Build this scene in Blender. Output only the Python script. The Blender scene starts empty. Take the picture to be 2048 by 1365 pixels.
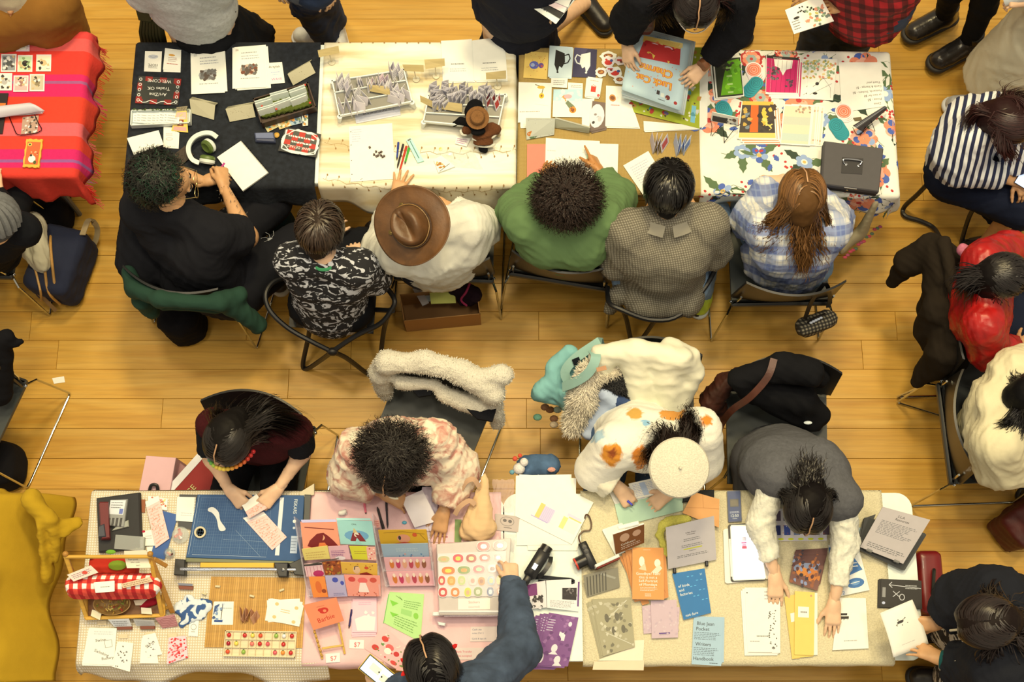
import bpy,bmesh,math,random
import numpy as np
from math import sin,cos
import openvdb as vdb
from mathutils import Vector,Matrix
# ------------------------------------------------------------------ camera, world, lights, exposure
H,FOC,PITCH=6.43,2520.,math.radians(15.5)
SC=bpy.context.scene
COL=SC.collection
cam=bpy.data.objects.new('camera',bpy.data.cameras.new('camera'))
COL.objects.link(cam)
cam.location=(0,0,H)
cam.rotation_euler=(PITCH,0,0)
cam.data.sensor_width=36.
cam.data.lens=FOC/2048*36.
cam.data.clip_end=60
SC.camera=cam
SC.view_settings.view_transform='Standard'
SC.view_settings.look='None'
SC.view_settings.exposure=0.
SC.view_settings.gamma=1.
SC.view_settings.use_curve_mapping=False
world=bpy.data.worlds.new('world')
SC.world=world
world.use_nodes=True
bg=world.node_tree.nodes['Background']
bg.inputs[0].default_value=(1.,.84,.6,1)
bg.inputs[1].default_value=.56
LAMPS=[ # x, y, z, aim x, aim y, size, watts, colour : the hall's ceiling lamps, then an added fill
(-1.8,3.4,9.6,-1.5,2.9,.9,440,(1.,.8,.44)),
(2.2,3.6,9.6,1.6,2.9,.9,480,(1.,.8,.44)),
(.3,5.2,9.2,.2,4.,1.1,820,(1.,.78,.38)),
(-3.,.4,9.8,-1.4,1.2,.9,190,(1.,.86,.6)),
(2.8,.2,9.8,1.4,1.,.9,200,(1.,.86,.6)),
(.3,1.5,10.2,.1,1.5,1.1,330,(1.,.86,.6)),  # added fill above the middle, lightens the shaded floor between the rows
]
for i,(x,y,z,ax,ay,s,w,lc)in enumerate(LAMPS):
 ld=bpy.data.lights.new('ceiling_lamp_or_fill','AREA')
 ld.shape='DISK';ld.size=s;ld.energy=w*.48;ld.color=lc
 lo=bpy.data.objects.new('ceiling_lamp_or_fill',ld);COL.objects.link(lo)
 lo.location=(x,y,z)
 lo.rotation_euler=(Vector((ax,ay,0))-Vector((x,y,z))).to_track_quat('-Z','Y').to_euler()
 # ------------------------------------------------------------------ helpers
RX=Matrix.Rotation(PITCH,3,'X')
def P(px,py,z=0.):
 """world point at height z that the photograph shows at (px, py)"""
 d=RX@Vector(((px-1024)/FOC,-(py-682.5)/FOC,-1))
 t=(z-H)/d.z
 return Vector((0,0,H))+d*t
def PP(q):return P(*q)
def V(*a):return Vector(a)
TINT=(1.,.86,.62)
def lin(c):c=c/255.;return c/12.92 if c<=.04045 else((c+.055)/1.055)**2.4
def A(c,g=1.):
 """colour as seen under the hall's warm lamps -> albedo"""
 return tuple(min(.9,max(.0025,lin(v)/(t*1.12)*g))for v,t in zip(c,TINT))
MATS={}
def _nt(name):
 m=bpy.data.materials.new(name);m.use_nodes=True
 nt=m.node_tree;b=nt.nodes['Principled BSDF']
 return m,nt,b
def N(nt,t,**kw):
 n=nt.nodes.new(t)
 for k,v in kw.items():setattr(n,k,v)
 return n
def coord(nt):return N(nt,'ShaderNodeTexCoord').outputs['Object']
def noise(nt,scale,detail=3,co=None,dist=0.):
 n=N(nt,'ShaderNodeTexNoise');n.inputs['Scale'].default_value=scale
 n.inputs['Detail'].default_value=detail;n.inputs['Distortion'].default_value=dist
 nt.links.new(co or coord(nt),n.inputs['Vector']);return n
def ramp(nt,src,stops,interp='LINEAR'):
 r=N(nt,'ShaderNodeValToRGB');r.color_ramp.interpolation=interp
 e=r.color_ramp.elements
 while len(e)<len(stops):e.new(.5)
 for el,(p,c)in zip(e,stops):
  el.position=p;el.color=(*c,1)if len(c)==3 else c
 nt.links.new(src,r.inputs[0]);return r
def mixc(nt,fac,a,b,mode='MIX'):
 m=N(nt,'ShaderNodeMix',data_type='RGBA',blend_type=mode)
 for sock,v in((m.inputs[0],fac),(m.inputs[6],a),(m.inputs[7],b)):
  if isinstance(v,bpy.types.NodeSocket):nt.links.new(v,sock)
  elif isinstance(v,(int,float)):sock.default_value=v
  else:sock.default_value=(*v,1)
 return m.outputs[2]
def bump(nt,b,h,s,d=.002):
 n=N(nt,'ShaderNodeBump');n.inputs['Strength'].default_value=s;n.inputs['Distance'].default_value=d
 nt.links.new(h,n.inputs['Height']);nt.links.new(n.outputs[0],b.inputs['Normal'])
def math_(nt,op,a,b=None,c=None):
 n=N(nt,'ShaderNodeMath',operation=op)
 for i,v in enumerate((a,b,c)):
  if v is None:continue
  if isinstance(v,bpy.types.NodeSocket):nt.links.new(v,n.inputs[i])
  else:n.inputs[i].default_value=v
 return n.outputs[0]
def dotv(nt,vec,co=None):
 n=N(nt,'ShaderNodeVectorMath',operation='DOT_PRODUCT')
 nt.links.new(co or coord(nt),n.inputs[0]);n.inputs[1].default_value=vec
 return n.outputs['Value']
def M(col,kind='paper',rough=None,name=None):
 """procedural material of one kind, cached"""
 key=(tuple(col),kind,rough)
 if key in MATS:return MATS[key]
 m,nt,b=_nt(name or kind)
 c=A(col)
 dk=tuple(v*.86 for v in c)
 R0={'paper':.7,'cloth':.9,'plastic':.42,'metal':.25,'wood':.5,'skin':.5,'fleece':1,'leather':.38,
'card':.8,'rubber':.6,'matte':.8,'knit':.95,'gloss':.15,'denim':.9,'chrome':.12,'hair':.6}
 b.inputs['Roughness'].default_value=rough if rough is not None else R0.get(kind,.6)
 if kind in('chrome','metal'):b.inputs['Metallic'].default_value=1.
 if kind in('cloth','fleece','knit','denim'):b.inputs['Specular IOR Level'].default_value=.12 if max(c)<.05 else .3
 if kind=='hair':b.inputs['Specular IOR Level'].default_value=.12
 if kind=='skin':
  n=noise(nt,30,3);cr=ramp(nt,n.outputs[0],[(.3,tuple(v*.88 for v in c)),(.7,c)])
  nt.links.new(cr.outputs[0],b.inputs[0]);b.inputs['Subsurface Weight'].default_value=.08
  b.inputs['Subsurface Radius'].default_value=(.012,.005,.003)
  bump(nt,b,noise(nt,220,2).outputs[0],.15,.001)
 elif kind=='cloth':
  n=noise(nt,9,4);cr=ramp(nt,n.outputs[0],[(.25,dk),(.75,c)])
  nt.links.new(cr.outputs[0],b.inputs[0]);bump(nt,b,noise(nt,260,2).outputs[0],.35,.0015)
 elif kind=='denim':
  n=noise(nt,14,5);cr=ramp(nt,n.outputs[0],[(.3,tuple(v*.65 for v in c)),(.72,tuple(min(.9,v*1.3)for v in c))])
  nt.links.new(cr.outputs[0],b.inputs[0]);bump(nt,b,noise(nt,400,2).outputs[0],.3,.001)
 elif kind in('fleece','knit'):
  n=noise(nt,150 if kind=='fleece' else 60,4,dist=.6);cr=ramp(nt,n.outputs[0],[(.3,tuple(v*.8 for v in c)),(.65,c)])
  nt.links.new(cr.outputs[0],b.inputs[0]);bump(nt,b,n.outputs[0],.7,.006 if kind=='fleece' else .003)
 elif kind=='leather':
  n=noise(nt,12,5,dist=.5);cr=ramp(nt,n.outputs[0],[(.3,tuple(v*.6 for v in c)),(.75,tuple(min(.9,v*1.2)for v in c))])
  nt.links.new(cr.outputs[0],b.inputs[0]);bump(nt,b,noise(nt,90,4).outputs[0],.3,.002)
 elif kind=='wood':
  mp=N(nt,'ShaderNodeMapping');mp.inputs['Scale'].default_value=(2,30,30)
  nt.links.new(coord(nt),mp.inputs[0]);n=noise(nt,3,4,mp.outputs[0])
  cr=ramp(nt,n.outputs[0],[(.3,tuple(v*.8 for v in c)),(.7,c)]);nt.links.new(cr.outputs[0],b.inputs[0])
 elif kind in('paper','card'):
  n=noise(nt,25,3);cr=ramp(nt,n.outputs[0],[(.2,tuple(v*.95 for v in c)),(.7,c)])
  nt.links.new(cr.outputs[0],b.inputs[0])
 else:
  n=noise(nt,40,2);cr=ramp(nt,n.outputs[0],[(.2,tuple(v*.93 for v in c)),(.8,c)])
  nt.links.new(cr.outputs[0],b.inputs[0])
 MATS[key]=m;return m
def MC(rough=.7,metal=0.,sheen=0.):
 """vertex-coloured material (flat print, hair strands)"""
 key=('vc',rough,metal,sheen)
 if key in MATS:return MATS[key]
 m,nt,b=_nt('printed_colour')
 a=N(nt,'ShaderNodeVertexColor',layer_name='Col');n=noise(nt,300,1)
 nt.links.new(mixc(nt,.06,a.outputs[0],n.outputs[0],'MULTIPLY'),b.inputs[0])
 b.inputs['Roughness'].default_value=rough;b.inputs['Metallic'].default_value=metal
 b.inputs['Sheen Weight'].default_value=sheen
 MATS[key]=m;return m
def MG(col=(235,235,225),alpha=.25,rough=.08):
 key=('clear',tuple(col),alpha)
 if key in MATS:return MATS[key]
 m,nt,b=_nt('clear_plastic')
 b.inputs[0].default_value=(*A(col),1);b.inputs['Alpha'].default_value=alpha
 b.inputs['Roughness'].default_value=rough
 n=noise(nt,20,2);bump(nt,b,n.outputs[0],.2,.002)
 MATS[key]=m;return m
def ME(col,strength=1.):
 key=('em',tuple(col),strength)
 if key in MATS:return MATS[key]
 m,nt,b=_nt('lit_screen')
 c=tuple(lin(v)for v in col)
 b.inputs[0].default_value=(*c,1);b.inputs['Emission Color'].default_value=(*c,1)
 b.inputs['Emission Strength'].default_value=strength;b.inputs['Roughness'].default_value=.2
 MATS[key]=m;return m
ORG={}
def thing(name,lbl,cat,loc,grp=None):
 o=bpy.data.objects.new(name,None);o.empty_display_size=.05
 COL.objects.link(o);o.location=loc
 tag(o,lbl,cat,grp);ORG[o.name]=Vector(loc);return o
def tag(o,lbl=None,cat=None,grp=None,kind=None):
 if lbl:o['label']=lbl
 if cat:o['category']=cat
 if grp:o['group']=grp
 if kind:o['kind']=kind
 return o
def mk(name,v,f,mat,par=None,smooth=False,cols=None,org=None):
 """one mesh object from world-space vertices"""
 v=np.asarray(v,dtype=np.float64).reshape(-1,3)
 if par is not None:o0=ORG[par.name]
 elif org is not None:o0=Vector(org)
 else:o0=Vector(((v[:,0].min()+v[:,0].max())/2,(v[:,1].min()+v[:,1].max())/2,v[:,2].min()))
 me=bpy.data.meshes.new(name)
 vv=v-np.array(o0)
 if isinstance(f,np.ndarray):
  nv,nf,k=len(vv),len(f),f.shape[1]
  me.vertices.add(nv);me.vertices.foreach_set('co',vv.astype(np.float32).ravel())
  me.loops.add(nf*k);me.loops.foreach_set('vertex_index',f.astype(np.int32).ravel())
  me.polygons.add(nf);me.polygons.foreach_set('loop_start',np.arange(nf,dtype=np.int32)*k)
  me.update(calc_edges=True)
 else:
  me.from_pydata([tuple(x)for x in vv],[],f)
 if smooth:me.polygons.foreach_set('use_smooth',[True]*len(me.polygons))
 if cols is not None:
  ca=me.color_attributes.new('Col','FLOAT_COLOR','POINT')
  cc=np.ones((len(vv),4),dtype=np.float32);cc[:,:3]=cols
  ca.data.foreach_set('color',cc.ravel())
 me.materials.append(mat)
 o=bpy.data.objects.new(name,me);COL.objects.link(o)
 if par is not None:o.parent=par
 else:o.location=o0
 ORG[o.name]=o0
 return o
def dup(root,move,rot=0.,lbl=None,grp=None,par=None):
 c=root.copy();COL.objects.link(c)
 if par is not None:c.parent=par
 else:
  c.location=Vector(move)
  if rot:c.rotation_euler=(c.rotation_euler[0],c.rotation_euler[1],c.rotation_euler[2]+rot)
  if lbl:c['label']=lbl
  if grp:c['group']=grp
 ORG[c.name]=Vector(c.location)
 for ch in list(root.children):
  dup(ch,None,par=c)
 return c
def frames(pts):
 """parallel-transport frames along a path"""
 n=len(pts);T=[]
 for i in range(n):
  t=pts[min(i+1,n-1)]-pts[max(i-1,0)]
  T.append(t.normalized()if t.length>1e-9 else Vector((0,0,1)))
 u=T[0].orthogonal().normalized();out=[]
 for t in T:
  u=(u-t*u.dot(t));u=u.normalized()if u.length>1e-6 else t.orthogonal().normalized()
  out.append((u,t.cross(u),t))
 return out
def spl(pts,k=6,closed=False):
 """Catmull-Rom through points"""
 pts=[Vector(p)for p in pts];n=len(pts);out=[]
 if n<3:return pts
 rng=n if closed else n-1
 for i in range(rng):
  if closed:a,b,c,d=pts[(i-1)%n],pts[i],pts[(i+1)%n],pts[(i+2)%n]
  else:a,b,c,d=pts[max(i-1,0)],pts[i],pts[i+1],pts[min(i+2,n-1)]
  for j in range(k):
   t=j/k
   out.append(.5*((2*b)+(c-a)*t+(2*a-5*b+4*c-d)*t*t+(3*b-a-3*c+d)*t**3))
 if not closed:out.append(pts[-1])
 return out
class MB:
 """collects primitives into one mesh"""
 def __init__(s):s.v=[];s.f=[];s.c=[];s.col=(1,1,1)
 def add(s,v,f):
  b=len(s.v);s.v+=[tuple(x)for x in v];s.f+=[tuple(i+b for i in q)for q in f];s.c+=[s.col]*len(v);return s
 def box(s,c,size,R=None,bev=0.):
  c=Vector(c);hx,hy,hz=[k/2 for k in size];R=R or Matrix.Identity(3)
  if bev<=0:
   v=[c+R@Vector((x*hx,y*hy,z*hz))for z in(-1,1)for y in(-1,1)for x in(-1,1)]
   return s.add(v,[(0,2,3,1),(4,5,7,6),(0,1,5,4),(2,6,7,3),(0,4,6,2),(1,3,7,5)])
  b=min(bev,hx*.9,hy*.9,hz*.9);v=[]
  rings=[(-hz,b),(-hz+b,0),(hz-b,0),(hz,b)]
  for z,i in rings:
   X,Y=hx-i,hy-i;k=b*.6
   for(x,y)in((-X+k,-Y),(X-k,-Y),(X,-Y+k),(X,Y-k),(X-k,Y),(-X+k,Y),(-X,Y-k),(-X,-Y+k)):
    v.append(c+R@Vector((x,y,z)))
  f=[tuple(range(7,-1,-1)),tuple(range(24,32))]
  for r in range(3):
   for i in range(8):f.append((r*8+i,r*8+(i+1)%8,r*8+8+(i+1)%8,r*8+8+i))
  return s.add(v,f)
 def tube(s,pts,r,n=8,cap=True,flat=None):
  pts=[Vector(p)for p in pts];fr=frames(pts);v=[];m=len(pts)
  for i,(p,(a,b,t))in enumerate(zip(pts,fr)):
   ri=r[i]if isinstance(r,(list,tuple))else r
   for j in range(n):
    th=2*math.pi*j/n;w=a*cos(th)+b*sin(th)*(flat or 1)
    v.append(p+w*ri)
  f=[(i*n+j,i*n+(j+1)%n,(i+1)*n+(j+1)%n,(i+1)*n+j)for i in range(m-1)for j in range(n)]
  if cap:f+=[tuple(range(n-1,-1,-1)),tuple(range((m-1)*n,m*n))]
  return s.add(v,f)
 def strap(s,pts,w,th,up=(0,0,1),twist=None):
  """flat band along a path"""
  pts=[Vector(p)for p in pts];v=[];m=len(pts);up=Vector(up)
  for i,p in enumerate(pts):
   t=(pts[min(i+1,m-1)]-pts[max(i-1,0)]).normalized()
   sd=t.cross(up);sd=sd.normalized()if sd.length>1e-4 else t.orthogonal().normalized()
   nn=sd.cross(t).normalized()
   if twist:q=Matrix.Rotation(twist[i],3,t);sd,nn=q@sd,q@nn
   for(a,b)in((-1,-1),(1,-1),(1,1),(-1,1)):v.append(p+sd*a*w/2+nn*b*th/2)
  f=[(i*4+j,i*4+(j+1)%4,i*4+4+(j+1)%4,i*4+4+j)for i in range(m-1)for j in range(4)]
  f+=[(3,2,1,0),tuple(range((m-1)*4,m*4))]
  return s.add(v,f)
 def ball(s,c,r,R=None,n=12,m=8):
  c=Vector(c);r=r if isinstance(r,(tuple,list))else(r,r,r);R=R or Matrix.Identity(3)
  v=[c+R@Vector((0,0,-r[2]))]
  for i in range(1,m):
   ph=-math.pi/2+math.pi*i/m
   for j in range(n):
    th=2*math.pi*j/n
    v.append(c+R@Vector((r[0]*cos(ph)*cos(th),r[1]*cos(ph)*sin(th),r[2]*sin(ph))))
  v.append(c+R@Vector((0,0,r[2])));f=[]
  for j in range(n):f.append((0,1+(j+1)%n,1+j))
  for i in range(m-2):
   for j in range(n):
    a=1+i*n;f.append((a+j,a+(j+1)%n,a+n+(j+1)%n,a+n+j))
  l=len(v)-1;a=1+(m-2)*n
  for j in range(n):f.append((a+j,a+(j+1)%n,l))
  return s.add(v,f)
 def lathe(s,c,prof,n=24,R=None,flat=None,cap=True):
  """profile [(r,z)...] round the local z axis"""
  c=Vector(c);R=R or Matrix.Identity(3);v=[];m=len(prof)
  for r,z in prof:
   for j in range(n):
    th=2*math.pi*j/n
    v.append(c+R@Vector((r*cos(th),r*sin(th)*(flat or 1),z)))
  f=[(i*n+j,i*n+(j+1)%n,(i+1)*n+(j+1)%n,(i+1)*n+j)for i in range(m-1)for j in range(n)]
  if cap and prof[0][0]>1e-6:f.append(tuple(range(n-1,-1,-1)))
  if cap and prof[-1][0]>1e-6:f.append(tuple(range((m-1)*n,m*n)))
  return s.add(v,f)
 def prism(s,poly,dz,up=None):
  """polygon of points, raised by dz along up"""
  poly=[Vector(p)for p in poly];n=len(poly);up=Vector(up or(0,0,1))*dz
  v=poly+[p+up for p in poly]
  f=[tuple(range(n-1,-1,-1)),tuple(range(n,2*n))]+[(i,(i+1)%n,n+(i+1)%n,n+i)for i in range(n)]
  return s.add(v,f)
 def build(s,name,mat,par=None,smooth=False,vc=False):
  o=mk(name,s.v,s.f,mat,par,smooth,np.array(s.c)if vc else None)
  if smooth:
   try:o.data.set_sharp_from_angle(angle=math.radians(38))
   except Exception:pass
  return o
def rotz(a):return Matrix.Rotation(math.radians(a),3,'Z')
def basis(x,z):
 """rotation whose X column is x and Z column near z"""
 x=Vector(x).normalized();z=Vector(z);y=z.cross(x).normalized();z=x.cross(y)
 return Matrix((x,y,z)).transposed()
 # --- flat print: small coloured shapes laid on a surface through a map (u, v, lift) -> point
FC={}
def glyphs(text,font_size=1.):
 if text in FC:return FC[text]
 cu=bpy.data.curves.new('t','FONT');cu.body=text;cu.size=1;cu.resolution_u=2
 o=bpy.data.objects.new('t',cu);COL.objects.link(o)
 bpy.context.view_layer.update()
 me=bpy.data.meshes.new_from_object(o.evaluated_get(bpy.context.evaluated_depsgraph_get()))
 v=[tuple(x.co[:2])for x in me.vertices];f=[tuple(p.vertices)for p in me.polygons]
 bpy.data.objects.remove(o);bpy.data.meshes.remove(me);bpy.data.curves.remove(cu)
 w=max([x[0]for x in v]or[1]);FC[text]=(v,f,w);return FC[text]
def prints(entries,fmap,W,Hh,par,name='print',rough=.7,lift0=.0004):
 """entries in metres-free units: u right 0..1, v down 0..1; W,Hh the sheet's size in metres"""
 mb=MB();k=0
 for e in entries:
  if e[0]=='z':k=0;continue
  k+=1;L=lift0+min(k,60)*2.5e-5;t=e[0]
  def put(pts,faces,col,ex=0.):
   mb.col=A(col);mb.add([fmap(u,v,L+ex)for u,v in pts],faces)
  if t=='r':
   _,u0,v0,u1,v1,c=e;put([(u0,v1),(u1,v1),(u1,v0),(u0,v0)],[(0,1,2,3)],c)
  elif t=='e':
   _,u,v,ru,rv,c=e;n=14
   put([(u+ru*cos(-6.2832*j/n),v+rv*sin(-6.2832*j/n))for j in range(n)],[tuple(range(n))],c)
  elif t=='p':
   put(e[1],[tuple(range(len(e[1])))],e[2])
  elif t=='l':
   _,pts,w,c=e
   for a,b in zip(pts[:-1],pts[1:]):
    dx,dy=(b[0]-a[0])*W,(b[1]-a[1])*Hh;l=math.hypot(dx,dy)or 1e-6
    nx,ny=-dy/l*w/2/W,dx/l*w/2/Hh
    put([(a[0]+nx,a[1]+ny),(b[0]+nx,b[1]+ny),(b[0]-nx,b[1]-ny),(a[0]-nx,a[1]-ny)],[(0,1,2,3)],c)
  elif t=='t': # u, v baseline, height as fraction of sheet height, text, colour, align, slant angle
   _,u,v,sz,txt,c=e[:6];al=e[6]if len(e)>6 else 'l';ang=math.radians(e[7])if len(e)>7 else 0
   gv,gf,gw=glyphs(txt);s=sz*Hh;off={'l':0,'c':-gw/2,'r':-gw}[al]
   ca,sa=cos(ang),sin(ang)
   pts=[]
   for x,y in gv:
    X,Y=(x+off)*s,y*s
    pts.append((u+(X*ca-Y*sa)/W,v-(X*sa+Y*ca)/Hh))
   put(pts,gf,c)
  elif t=='w': # rows of writing: u0,v0,u1,v1,rows,colour,seed
   _,u0,v0,u1,v1,n,c=e[:7];rr=random.Random(e[7]if len(e)>7 else 3)
   for i in range(n):
    vv=v0+(v1-v0)*(i+.5)/n;u=u0;hh=(v1-v0)/n*.17;end=u1-rr.random()*(u1-u0)*.3
    while u<end:
     w=(u1-u0)*rr.uniform(.03,.12);j=rr.uniform(-.4,.4)*hh
     put([(u,vv+hh+j),(min(u+w,end),vv+hh-j),(min(u+w,end),vv-hh-j),(u,vv-hh+j)],[(0,1,2,3)],c)
     u+=w+(u1-u0)*.025
  elif t=='s': # scatter of little blobs: n,u0,v0,u1,v1,size(m),colours,seed
   _,n,u0,v0,u1,v1,sz,cs,sd=e;rr=random.Random(sd)
   for i in range(n):
    u,v=rr.uniform(u0,u1),rr.uniform(v0,v1);q=rr.randint(5,8);a0=rr.random()*6
    r=[sz*rr.uniform(.45,1.1)for _ in range(q)]
    put([(u+r[j]*cos(a0-6.2832*j/q)/W,v+r[j]*sin(a0-6.2832*j/q)/Hh)for j in range(q)],[tuple(range(q))],rr.choice(cs),i*4e-6)
 if not mb.v:return None
 return mb.build(name,MC(rough),par,vc=True)
def quadmap(q):
 a,b,c,d=q;n=(b-a).cross(d-a).normalized();n=-n
 if n.z<0 and abs(n.z)>.05:n=-n
 def f(u,v,L):return(a*(1-u)+b*u)*(1-v)+(d*(1-u)+c*u)*v+n*L
 return f,n,(b-a).length,(d-a).length
ORD='top second third fourth fifth sixth seventh eighth ninth tenth eleventh twelfth thirteenth fourteenth fifteenth sixteenth'.split()
NTH=['first']+ORD[1:]
TT=.75 # cloth surface on the tables
def sheet(name,lbl,cat,pts,dz=0.,th=.0012,col=(252,244,224),pr=None,grp=None,kind='paper',z=None,par=None,lift=None,bev=False):
 """a flat sheet / booklet / card given by its corners in the photo, in reading order TL TR BR BL; z may be one height per corner"""
 z0=TT if z is None else z
 zs=[z0+dz]*4 if not isinstance(z0,(list,tuple))else list(z0)
 q=[P(x,y,zz+th)for(x,y),zz in zip(pts,zs)]
 f,n,W,Hh=quadmap(q)
 mb=MB();dn=-n*th
 if isinstance(z0,(list,tuple))and not bev:
  g=5;v=[f(i/g,j/g,L)for L in(0,-th)for j in range(g+1)for i in range(g+1)];k=g+1;k2=k*k;fs=[]
  for j in range(g):
   for i in range(g):a=j*k+i;fs+=[(a+k,a+k+1,a+1,a),(a+k2,a+1+k2,a+k+1+k2,a+k+k2)]
   fs+=[(j,j+1,k2+j+1,k2+j),(g*k+j+1,g*k+j,k2+g*k+j,k2+g*k+j+1),(j*k+k,j*k,k2+j*k,k2+j*k+k),(j*k+g,j*k+k+g,k2+j*k+k+g,k2+j*k+g)]
  mb.add(v,fs)
 elif bev:
  ring=[]
  for(u,v)in((.04,0),(.96,0),(1,.03),(1,.97),(.96,1),(.04,1),(0,.97),(0,.03)):ring.append(f(u,v,0))
  ring=ring[::-1]if(ring[2]-ring[0]).cross(ring[4]-ring[2]).dot(n)<0 else ring
  mb.prism([r+dn for r in ring],th,n)
 else:
  ring=list(q)
  if(ring[1]-ring[0]).cross(ring[2]-ring[1]).dot(n)<0:ring=ring[::-1]
  mb.prism([r+dn for r in ring],th,n)
 o=mb.build(name,M(col,kind),par)
 if par is None:tag(o,lbl,cat,grp)
 elif lbl:o['label']=lbl
 if pr:prints(pr,f,W,Hh,o)
 return o
def crop(ox,oy,s):return lambda *p:[(ox+p[i]/s,oy+p[i+1]/s)for i in range(0,len(p),2)]
def at(cr,x,y,z=0):return P(*cr(x,y)[0],TT+z)
def rect(cx,cy,w,h,a=0):
 """corner pixels of a rotated rectangle (a degrees, clockwise in the picture)"""
 ca,sa=cos(math.radians(a)),sin(math.radians(a))
 return[(cx+x*ca-y*sa,cy+x*sa+y*ca)for x,y in((-w/2,-h/2),(w/2,-h/2),(w/2,h/2),(-w/2,h/2))]
def flip(q):return[q[2],q[3],q[0],q[1]]
# --- signed-distance modelling, for bodies and soft things
class Field:
 def __init__(s,pts,pad,h=.011):
  pts=np.array([tuple(p)for p in pts]);s.h=h
  s.lo=pts.min(0)-pad;hi=pts.max(0)+pad
  s.n=np.ceil((hi-s.lo)/h).astype(int)+1
  s.a=np.full(tuple(s.n),.08,dtype=np.float32)
  s.ax=[(s.lo[i]+h*np.arange(s.n[i])).astype(np.float32)for i in range(3)]
 def _sl(s,lo,hi):
  i0=np.clip(np.floor((np.array(lo)-s.lo)/s.h).astype(int),0,s.n);i1=np.clip(np.ceil((np.array(hi)-s.lo)/s.h).astype(int)+1,0,s.n)
  if(i1<=i0).any():return None
  sl=tuple(slice(a,b)for a,b in zip(i0,i1))
  X=s.ax[0][sl[0]][:,None,None];Y=s.ax[1][sl[1]][None,:,None];Z=s.ax[2][sl[2]][None,None,:]
  return sl,X,Y,Z
 def _bl(s,sl,d,k):
  a=s.a[sl];h=np.clip(.5+.5*(a-d)/k,0,1);s.a[sl]=a*(1-h)+d*h-k*h*(1-h)
 def cap(s,a,b,ra,rb=None,k=.02,sq=None,fl=0.,flat=False):
  """tapered capsule a->b; sq = axis along which it is thinner by the factor fl; flat cuts it square at b"""
  rb=ra if rb is None else rb;a=np.array(a,dtype=np.float32);b=np.array(b,dtype=np.float32);m=max(ra,rb)+.06+k
  r=s._sl(np.minimum(a,b)-m,np.maximum(a,b)+m)
  if r is None:return s
  sl,X,Y,Z=r;x,y,z=X-a[0],Y-a[1],Z-a[2];d=b-a;L=float(d@d)+1e-9
  t=np.clip((x*d[0]+y*d[1]+z*d[2])/L,0,1)
  qx,qy,qz=x-t*d[0],y-t*d[1],z-t*d[2]
  if sq is not None:
   e=qx*sq[0]+qy*sq[1]+qz*sq[2];dist=np.sqrt(np.maximum(qx*qx+qy*qy+qz*qz+e*e*(fl*fl-1),0))
  else:dist=np.sqrt(qx*qx+qy*qy+qz*qz)
  D=dist-(ra+(rb-ra)*t)
  if flat:u=d/math.sqrt(L);D=np.maximum(D,(X-b[0])*u[0]+(Y-b[1])*u[1]+(Z-b[2])*u[2])
  s._bl(sl,D,k);return s
 def chain(s,pts,rs,k=.02,**kw):
  for i in range(len(pts)-1):s.cap(pts[i],pts[i+1],rs[i],rs[i+1],k,**kw)
  return s
 def _ell(s,c,R,rad):
  c=np.array(c,dtype=np.float32);m=max(rad)+.08
  r=s._sl(c-m,c+m)
  if r is None:return None
  sl,X,Y,Z=r;R=np.array(R)if R is not None else np.eye(3);q=[]
  x,y,z=X-c[0],Y-c[1],Z-c[2]
  for i in range(3):q.append((x*R[0][i]+y*R[1][i]+z*R[2][i])/rad[i])
  g=np.sqrt(q[0]**2+q[1]**2+q[2]**2);return sl,(g-1)*min(rad)*(.5+.5*np.minimum(1,g))
 def ell(s,c,rad,R=None,k=.02):
  r=s._ell(c,R,rad)
  if r:s._bl(r[0],r[1].astype(np.float32),k)
  return s
 def sub(s,c,rad,R=None):
  r=s._ell(c,R,rad)
  if r:s.a[r[0]]=np.maximum(s.a[r[0]],-r[1])
  return s
 def box(s,c,half,R=None,rnd=.01,k=.01):
  c=np.array(c,dtype=np.float32);m=float(np.linalg.norm(half))+.06
  r=s._sl(c-m,c+m)
  if r is None:return s
  sl,X,Y,Z=r;R=np.array(R)if R is not None else np.eye(3);x,y,z=X-c[0],Y-c[1],Z-c[2];q=[]
  for i in range(3):q.append(np.abs(x*R[0][i]+y*R[1][i]+z*R[2][i])-(half[i]-rnd))
  D=np.sqrt(sum(np.maximum(v,0)**2 for v in q))+np.minimum(np.maximum(np.maximum(q[0],q[1]),q[2]),0)-rnd
  s._bl(sl,D.astype(np.float32),k);return s
 def cut(s,p,n):
  """remove the side n points to"""
  X,Y,Z=s.ax[0][:,None,None],s.ax[1][None,:,None],s.ax[2][None,None,:]
  s.a=np.maximum(s.a,(X-p[0])*n[0]+(Y-p[1])*n[1]+(Z-p[2])*n[2]).astype(np.float32);return s
 def mesh(s):
  g=vdb.FloatGrid(.08);g.copyFromArray(np.ascontiguousarray(s.a,dtype=np.float32),tolerance=0)
  pts,q=g.convertToQuads(0.)
  if len(pts)==0:return np.zeros((0,3)),np.zeros((0,4),int)
  v=pts*s.h+s.lo;q=q.astype(int)
  a,b,c=v[q[:,0]],v[q[:,1]],v[q[:,2]];vol=np.einsum('ij,ij->i',a,np.cross(b,c)).sum()
  if vol<0:q=q[:,::-1]
  return v,q
def vnorm(v,q):
 n=np.cross(v[q[:,2]]-v[q[:,0]],v[q[:,3]]-v[q[:,1]]);o=np.zeros_like(v)
 for i in range(4):np.add.at(o,q[:,i],n)
 return o/(np.linalg.norm(o,axis=1,keepdims=True)+1e-12)
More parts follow.
